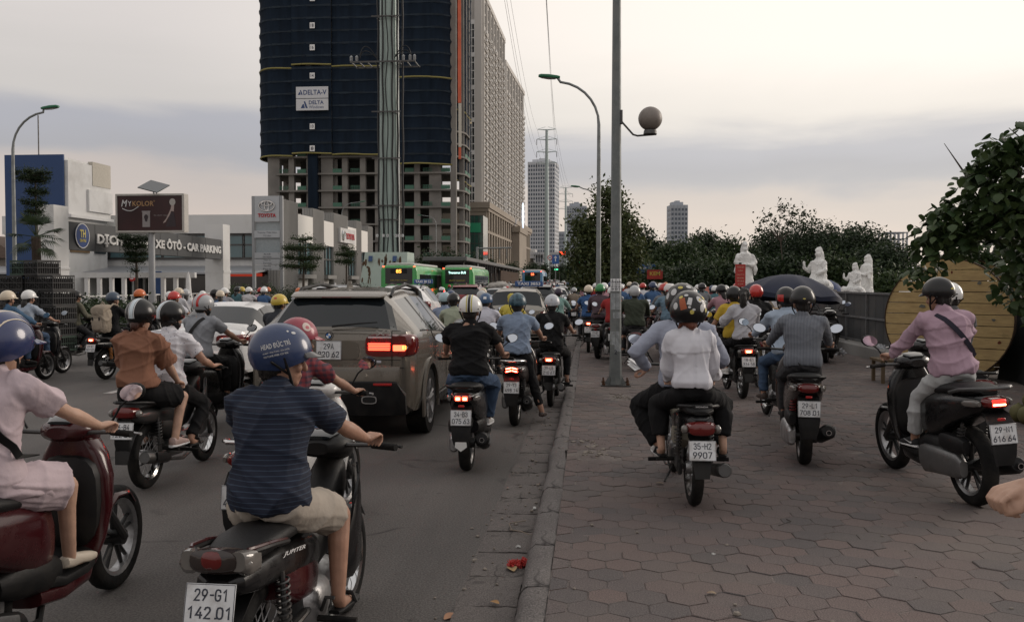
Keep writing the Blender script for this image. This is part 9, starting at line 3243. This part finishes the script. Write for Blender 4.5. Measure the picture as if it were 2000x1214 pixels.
# 23 red helmet, patterned helmet
for k,(px,Y,top,hm,kind,lab) in enumerate(((1483,14.6,BKT,HRED,'wave','rider in a black shirt and glossy red helmet'),(1474,18.5,GRT,dotted('helmet_spots',(.02,.02,.02),(.6,.6,.6),24,.3,.4),'scooter','rider in a black and white patterned helmet'),(1505,19.5,WHITE_C,HW,'wave','rider in a white shirt and white helmet with a tan shoulder bag'))):
 d=ray(px,600)
 x=d.x*Y/d.y
 b,ii=motorbike('bike of the '+lab,'motorbike',x,Y,.03,kind,PBLK,z=KZ,plate=('29-B%d'%(k+5),'46%d.1%d'%(k,k)),lit=0)
 hi=1.0 if k<2 else 1.08
 person(lab,ii,dict(vox=.014,s=.94*hi,seed=230+k,top=TEE(top),bottom=dict(m=GRT,length=1.9),hair='short',helmet=dict(m=hm,style='3q' if k==0 else 'half'),strap=(1,CAN) if k==2 else None,**LSH),ride(ii))
 if k==2:
  tb=thing('shoulder_bag','tan shoulder bag behind the rider in the white shirt','bag',(x,Y,KZ),.03)
  V,F,N=remesh(MB().loft_y([(-.09,1.02,.12,.09),(-.05,1.02,.17,.12),(.03,1.02,.17,.12),(.06,1.02,.12,.09)],18,3),.015,2)
  link('bag_body',mesh('bag_body',V,F,mat('tan_leather',(.24,.16,.09),.6),180,fixn=False),tb)
  put(tb,'flap',MB().loft_y([(-.115,1.06,.13,.07),(-.09,1.07,.165,.075),(.0,1.12,.165,.03)],14,3),mat('tan_leather',(.24,.16,.09),.6))
# 24 green helmet in plum coat behind the post, olive jacket, teal shirt
for k,(px,py,col,hm,kind,paint,lab,bl) in enumerate(((1168,700,(.075,.05,.06),HGRN,'scooter',PWHT,'rider in a plum coat and green helmet half behind the grey post','white scooter half behind the grey post'),
              (1240,724,(.040,.048,.034),HGRY,'wave',PBLK,'rider in an olive green jacket and silver helmet right of the grey post','black motorbike with a white plate right of the grey post'),
              (1310,708,(.13,.20,.26),mat('helmet_red_white',(.58,.56,.55),.3),'scooter',PRED,'rider in a blue teal shirt and white helmet with red rim','red scooter left of the white blouse woman'))):
 x,y=G(px,py,KZ)
 b,ii=motorbike(bl,'motorbike',x,y,(-.15,.0,.05)[k],kind,paint,z=KZ,plate=('29-E%d'%(k+1),'933.7%d'%k),lit=0)
 person(lab,ii,dict(vox=.013,seed=240+k,wide=(1,1.15,1.05)[k],top=(LONG if k<2 else TEE)(cloth('pv%d'%k,col),add=.026),bottom=dict(m=GRT,length=1.9),hair='short',helmet=dict(m=hm,style='3q' if k==1 else 'half',marks=[('patch',PI,-.22,.20,.03,0,HRED)] if k==2 else []),**LSH),ride(ii))
x,y=G(1157,668,KZ)
b,ii=motorbike('dark motorbike with a red lamp under the royal blue shirt rider','motorbike',-.02,21.6,0,'wave',PBLK,z=KZ,plate=('29-F7','120.66'),lit=1)
person('rider in a royal blue shirt and cream helmet left of the grey post',ii,dict(vox=.015,seed=250,top=TEE(cloth('royal',(.035,.085,.20))),bottom=dict(m=GRT,length=1.9),hair='short',helmet=dict(m=CREAM),**LSH),ride(ii))
# parked scooters by the wall
for k,(px,py,rz,paint,lab) in enumerate(((1612,708,-.35,PBLK,'black scooter parked across by the panel wall'),(1600,686,-.5,PGRY,'grey motorbike parked behind the black one by the wall'))):
 x,y=G(px,py,KZ)
 motorbike(lab,'motorbike',x,y,rz,'scooter' if k==0 else 'wave',paint,z=KZ,plate=('29-G%d'%(k+6),'71%d.80'%k),lit=0)
# 25 the walker whose hand enters at the right edge
RB=lambda *a: Vector(a)
ground_z=KZ
hx_,hz_=1.30,1.13
px_,py_=1.53,2.50
person('person in a dark shirt at the right edge, only a hand in view',(px_,py_,KZ,PI/2),
  dict(vox=.0055,seed=260,skin=SKIN_L,s=.95,top=TEE(BKT),bottom=dict(m=GRT,length=1.95),hair='short',**LSH),
  dict(hip=(0,0,.90),lean=.03,head=(0,0,0),arm=[dict(hand=(-.30,-.12,.80),u=(-1,0,0),v=(0,.5,-1),w=(0,1,.3),pole=(-.2,-1,0)),dict(hand=(.06,.38,1.06),u=(1,.25,.12),v=(-.2,1,-.25),w=(-.1,.25,1),pole=(.3,-1,-.6),fist=True)],
   leg=[dict(foot=(-.10,.22,.0),pole=(0,1,.2)),dict(foot=(.10,-.26,.02),pole=(0,1,.2))]))
# ---------------------------------------------------------------- the crowd farther off
SHIRT0=cloth('crowd_shirt',(.3,.3,.3))
CSH={n: cloth('c_'+n,c) for n,c in dict(black=(.014,.014,.015),white=(.48,.48,.50),navy=(.02,.03,.06),grey=(.16,.165,.175),maroon=(.12,.03,.035),teal=(.06,.13,.15),khaki=(.14,.125,.09),red=(.28,.03,.03),blue=(.05,.10,.20),pink=(.36,.20,.23)).items()}
CHM=dict(white=HW,red=HRED,black=HB,silver=HGRY,cream=CREAM,navy=HNAVY,green=HGRN,yellow=HYEL,rose=HMAR,orange=HORG)
protos,pill=[],[]
for k,(kind,fem,slv,hair,hem) in enumerate((('wave',False,.66,'short',-.08),('scooter',True,1.9,'long',-.1),('wave',False,1.9,'short',-.08),('scooter',True,.7,'bun',-.1))):
 kb_,inf=bike_kit(kind,PBLK,lit=1 if k%2==0 else 0,lod=True,mirrors=(1,1))
 bme=kb_.merged('motorbike_far',[PBLK])
 kp_,hi=person('',(0,0,0,0),dict(fem=fem,seed=k,top=dict(m=SHIRT0,sleeve=slv,hem=hem,add=.024),bottom=dict(m=GRT,length=1.9),hair=hair,helmet=dict(m=HW,style='half'),shoe='shoe',shoe_m=BLK),ride(inf,lean=.13,head=((0,.05,0),(.45,.05,0),(-.5,.05,0),(0,.15,0))[k]),lod=True)
 hp=[p for i,p in enumerate(kp_.p) if i==hi or p[4]==hi]
 kp2=Kit(); kp2.p=[p for p in kp_.p if p not in hp]
 kh=Kit(); kh.p=hp
 protos.append((bme,kp2.merged('rider_far',[SHIRT0]),kh.merged('helmet_far',[HW])))
 if k in (0,1):
  kq,hi=person('',(0,0,0,0),dict(fem=True,seed=k,s=.87,top=dict(m=SHIRT0,sleeve=slv,hem=hem,add=.022),bottom=dict(m=GRT,length=1.9),hair='long' if k else 'bun',helmet=dict(m=HW),shoe='shoe',shoe_m=BLK),ride(inf,passenger=True,lean=.05,dy=-.06,head=(.3-.6*k,0,0)),lod=True)
  hp=[p for i,p in enumerate(kq.p) if i==hi or p[4]==hi]
  kp2=Kit(); kp2.p=[p for p in kq.p if p not in hp]
  kh=Kit(); kh.p=hp
  pill.append((kp2.merged('pillion_far',[SHIRT0]),kh.merged('helmet_far',[HW])))
rc=random.Random(17)
PB=[PBLK,PBLK,PGRY,PRED,PBRN,PWHT]
def far_rider(x,y,z,shirt,helm,where,group,rz=0.0):
 ki=rc.randrange(4)
 bme,pme,hme=protos[ki]
 b=link('motorbike',bme,None,(x,y,z),rz)
 pm=rc.choice(PB)
 tag(b,'small distant %s motorbike under the %s helmet rider in %s '%(pm.name.split('_',1)[1].replace('_',' '),helm,shirt)+where,'motorbike','motorbikes '+group)
 setmat(b,pm)
 p=link('person',pme,None,(x,y,z),rz)
 tag(p,'%s helmet rider in %s '%(helm,shirt)+where,'person','riders '+group)
 setmat(p,CSH[shirt])
 s=rc.uniform(.95,1.04)
 p.scale=(s,s,s)
 h=link('helmet',hme,p)
 setmat(h,CHM[helm])
 if ki<2 and rc.random()<.55:
  s2,h2=rc.choice(sl),rc.choice(hl)
  p=link('person',pill[ki][0],None,(x,y,z),rz)
  tag(p,'%s helmet pillion in %s behind a %s helmet rider '%(h2,s2,helm)+where,'person','riders '+group)
  setmat(p,CSH[s2])
  h=link('helmet',pill[ki][1],p)
  setmat(h,CHM[h2])
hl=['white']*7+['red']*2+['black']*4+['silver']*3+['cream']*2+['navy','green','yellow','rose','orange']
sl=list(CSH)
used=[(-.02,21.6)]
def free(x,y,dx,dy):
 for a,b in used:
  if abs(a-x)<dx and abs(b-y)<dy:
   return False
 used.append((x,y))
 return True
# pavement crowd, packed, back to the wood
n=0
for tries in range(1400):
 y=18.6+28*rc.random()**1.1
 x=rc.uniform(.15,min(4.9,1.3+(y-15)*.42))
 if math.hypot(x-.28,y-31.4)<.8 or math.hypot(x-.9,y-44)<1.0:
  continue
 wx=6.35 if y<26 else 6.35-(y-26)*.4
 if y<32 and x>wx-1.1:
  continue
 if abs(x-4.0)<1.2 and abs(y-17.8)<1.3:
  continue
 if free(x,y,.72,1.75):
  far_rider(x,y,KZ,rc.choice(sl),rc.choice(hl),'in the pavement crowd','in the pavement crowd',rc.uniform(-.08,.08))
  n+=1
 if n>92:
  break
# ---- cars farther on (rear ends, brake lights lit)
cars_=[('suv','white',-5.9,27.5,'white car with a blue roof sign left of the red suv',1),('suv','red',-5.35,38.0,'dark red suv with a long lit brake strip',1),('mpv','champagne',-2.0,24.2,'champagne minivan with a blue roof sign in the queue',1),
   ('suv','black',-2.05,35.0,'black suv with red brake lamps in the queue',1),('hatch','white',-1.95,51.0,'white hatchback with glowing lamps ahead of the black suv',1),('hatch','silver',-5.2,50.0,'silver car carrying a white bundle on its roof',1),
   ('hatch','silver',-1.35,92,'silver car with bright rear window along the kerb lane',1),('sedan','white',-3.7,112,'small white sedan with orange lamp in mid distance',1),('suv','black',-6.6,88,'black car turned towards us with a lit headlamp',1),('hatch','red',-8.6,74,'red hatchback beside the second green bus',1),
   ('sedan','white',-4.9,76,'white sedan left of the blue bus lane',1),('hatch','grey',-8.4,96,'grey hatchback in front of the blue bus',1),('suv','silver',-8.9,30,'silver suv beyond the bronze suv roof',0),('hatch','grey',-2.2,68,'grey hatchback two cars ahead of the black suv',1)]
cproto={}
for kind,colr,x,y,lab,lit in cars_:
 key=(kind,lit)
 if key not in cproto:
  t=thing('car',lab,'car',(x,y,road_z(y)))
  car_kit(kind,CAR_PAINTS[colr],lit=2 if lit else 0,lod=True).objects(t)
  cproto[key]=t
  t['group']='cars queueing ahead'
 else:
  t=copy_tree(cproto[key],(x,y,road_z(y)),0,lab,'cars queueing ahead')
 for c in t.children:
  if c.name.split('.')[0] in ('body','bumper','side_mirror','roof_spoiler','antenna_fin'):
   setmat(c,CAR_PAINTS[colr])
  for g in c.children:
   if g.name.split('.')[0] in ('body',):
    setmat(g,CAR_PAINTS[colr])
CBL_S=mat('taxi_sign_blue',(.03,.08,.22),.4)
for x,y,z,w,tx,lab in ((-5.45,29.2,1.76,.62,'TAXI 38 53','blue taxi roof sign with white letters on the white car'),(-1.72,25.6,1.69,.80,'TAXI 3853','blue taxi roof sign on the champagne minivan')):
 t=thing('taxi_sign',lab,'roof sign',(x,y,z))
 bq=put(t,'sign_box',MB().b2(-w/2,w/2,-.06,.06,.0,.15,.015),CBL_S)
 face_text(tx,.085,w*.82,WHT,bq,(0,-.062,.078),ex=.001,bold=.02)
 put(t,'feet',MB().b2(-w*.35,-w*.3,-.04,.04,-.03,0).b2(w*.3,w*.35,-.04,.04,-.03,0),BLK)
V,F,N=remesh(MB().sph((-.35,0,.14),(.3,.3,.2)).sph((.1,.1,.17),(.42,.34,.24)).sph((.45,-.05,.12),(.22,.25,.17)),.04,2)
tag(link('bundle',mesh('bundle',folds(V,N,.02,4,12),F,cloth('bundle',(.38,.36,.33)),180,fixn=False),None,(-5.2,51.5,1.47)),'white tied bundle on the roof of the silver car','bundle')
# far ones: small, in lanes
sproto=cproto[('hatch',1)]
k=0
for lane,x in ((0,-1.9),(1,-4.9),(2,-8.2),(3,-11.6)):
 y=128+lane*4
 while y<330:
  yy=y+rc.uniform(-2,2)
  cn=rc.choice(['white','silver','black','grey','red','white'])
  t=copy_tree(cproto[('hatch',1)] if k%2 else cproto[('sedan',1)],(x+rc.uniform(-.3,.3),yy,road_z(yy)),0,'tiny %s car far ahead in the queue'%cn,'far cars in the queue')
  for c in t.children:
   if c.name.split('.')[0] in ('body','bumper','side_mirror'):
    setmat(c,CAR_PAINTS[cn])
  y+=rc.uniform(9,17)*(1+(y-128)/160)
  k+=1
# riders between the cars and along the kerb
used2=[(c[2],c[3]+2.2) for c in cars_]
for tries in range(900):
 y=26+170*rc.random()**1.6
 x=rc.choice([rc.uniform(-1.0,-.55),rc.uniform(-3.9,-3.1),rc.uniform(-7.4,-6.9),rc.uniform(-1.2,-.6),rc.uniform(-10.5,-9.5)])
 ok=all(not (abs(a-x)<1.25 and -3.6<b-y<3.0) for a,b in used2) and free(x,y,.8,2.3)
 if ok and not (24<y<62 and x>-2.7) and not (abs(x+.55)<.8 and abs(y-27)<3):
  far_rider(x,y,road_z(y),rc.choice(sl),rc.choice(hl),'among queueing cars','among the queueing cars')
  n+=1
 if n>165:
  break
# left side of the road
for tries in range(200):
 y=rc.uniform(21,46)
 x=rc.uniform(-12.5,-8.6)
 if free(x,y,1.0,2.4) and not (x>-10.2 and 24<y<36):
  far_rider(x,y,0,rc.choice(sl),rc.choice(hl),'beyond the white sedan','beyond the sedan')
  n+=1
 if n>176:
  break
# buses
GL=mat('led_white_green',(.6,1,.9),.4,emit=1.8,ecol=(.6,1,.9))
OL=mat('led_amber',(1,.5,.1),.4,emit=2.6,ecol=(1,.36,.05))
xb,_=AT(779,560,58)
bus('green bus with a glowing orange 85 in its rear window',xb,58,(.05,.34,.08),'85',OL,'THÂN THIỆN VĂN MINH')
xb,_=AT(893,560,66)
bus('green bus with a white glowing message beside the first one',xb,66,(.045,.30,.07),'Transerco BUS',GL,'BUYT NHANH')
xb,_=AT(1040,560,104)
bus('blue bus farther ahead with a small red display',xb,104,(.09,.24,.40),'25',mat('led_red',(1,.15,.05),.4,emit=5,ecol=(1,.12,.04)),'')
bpy.data.scenes.remove(TMP)
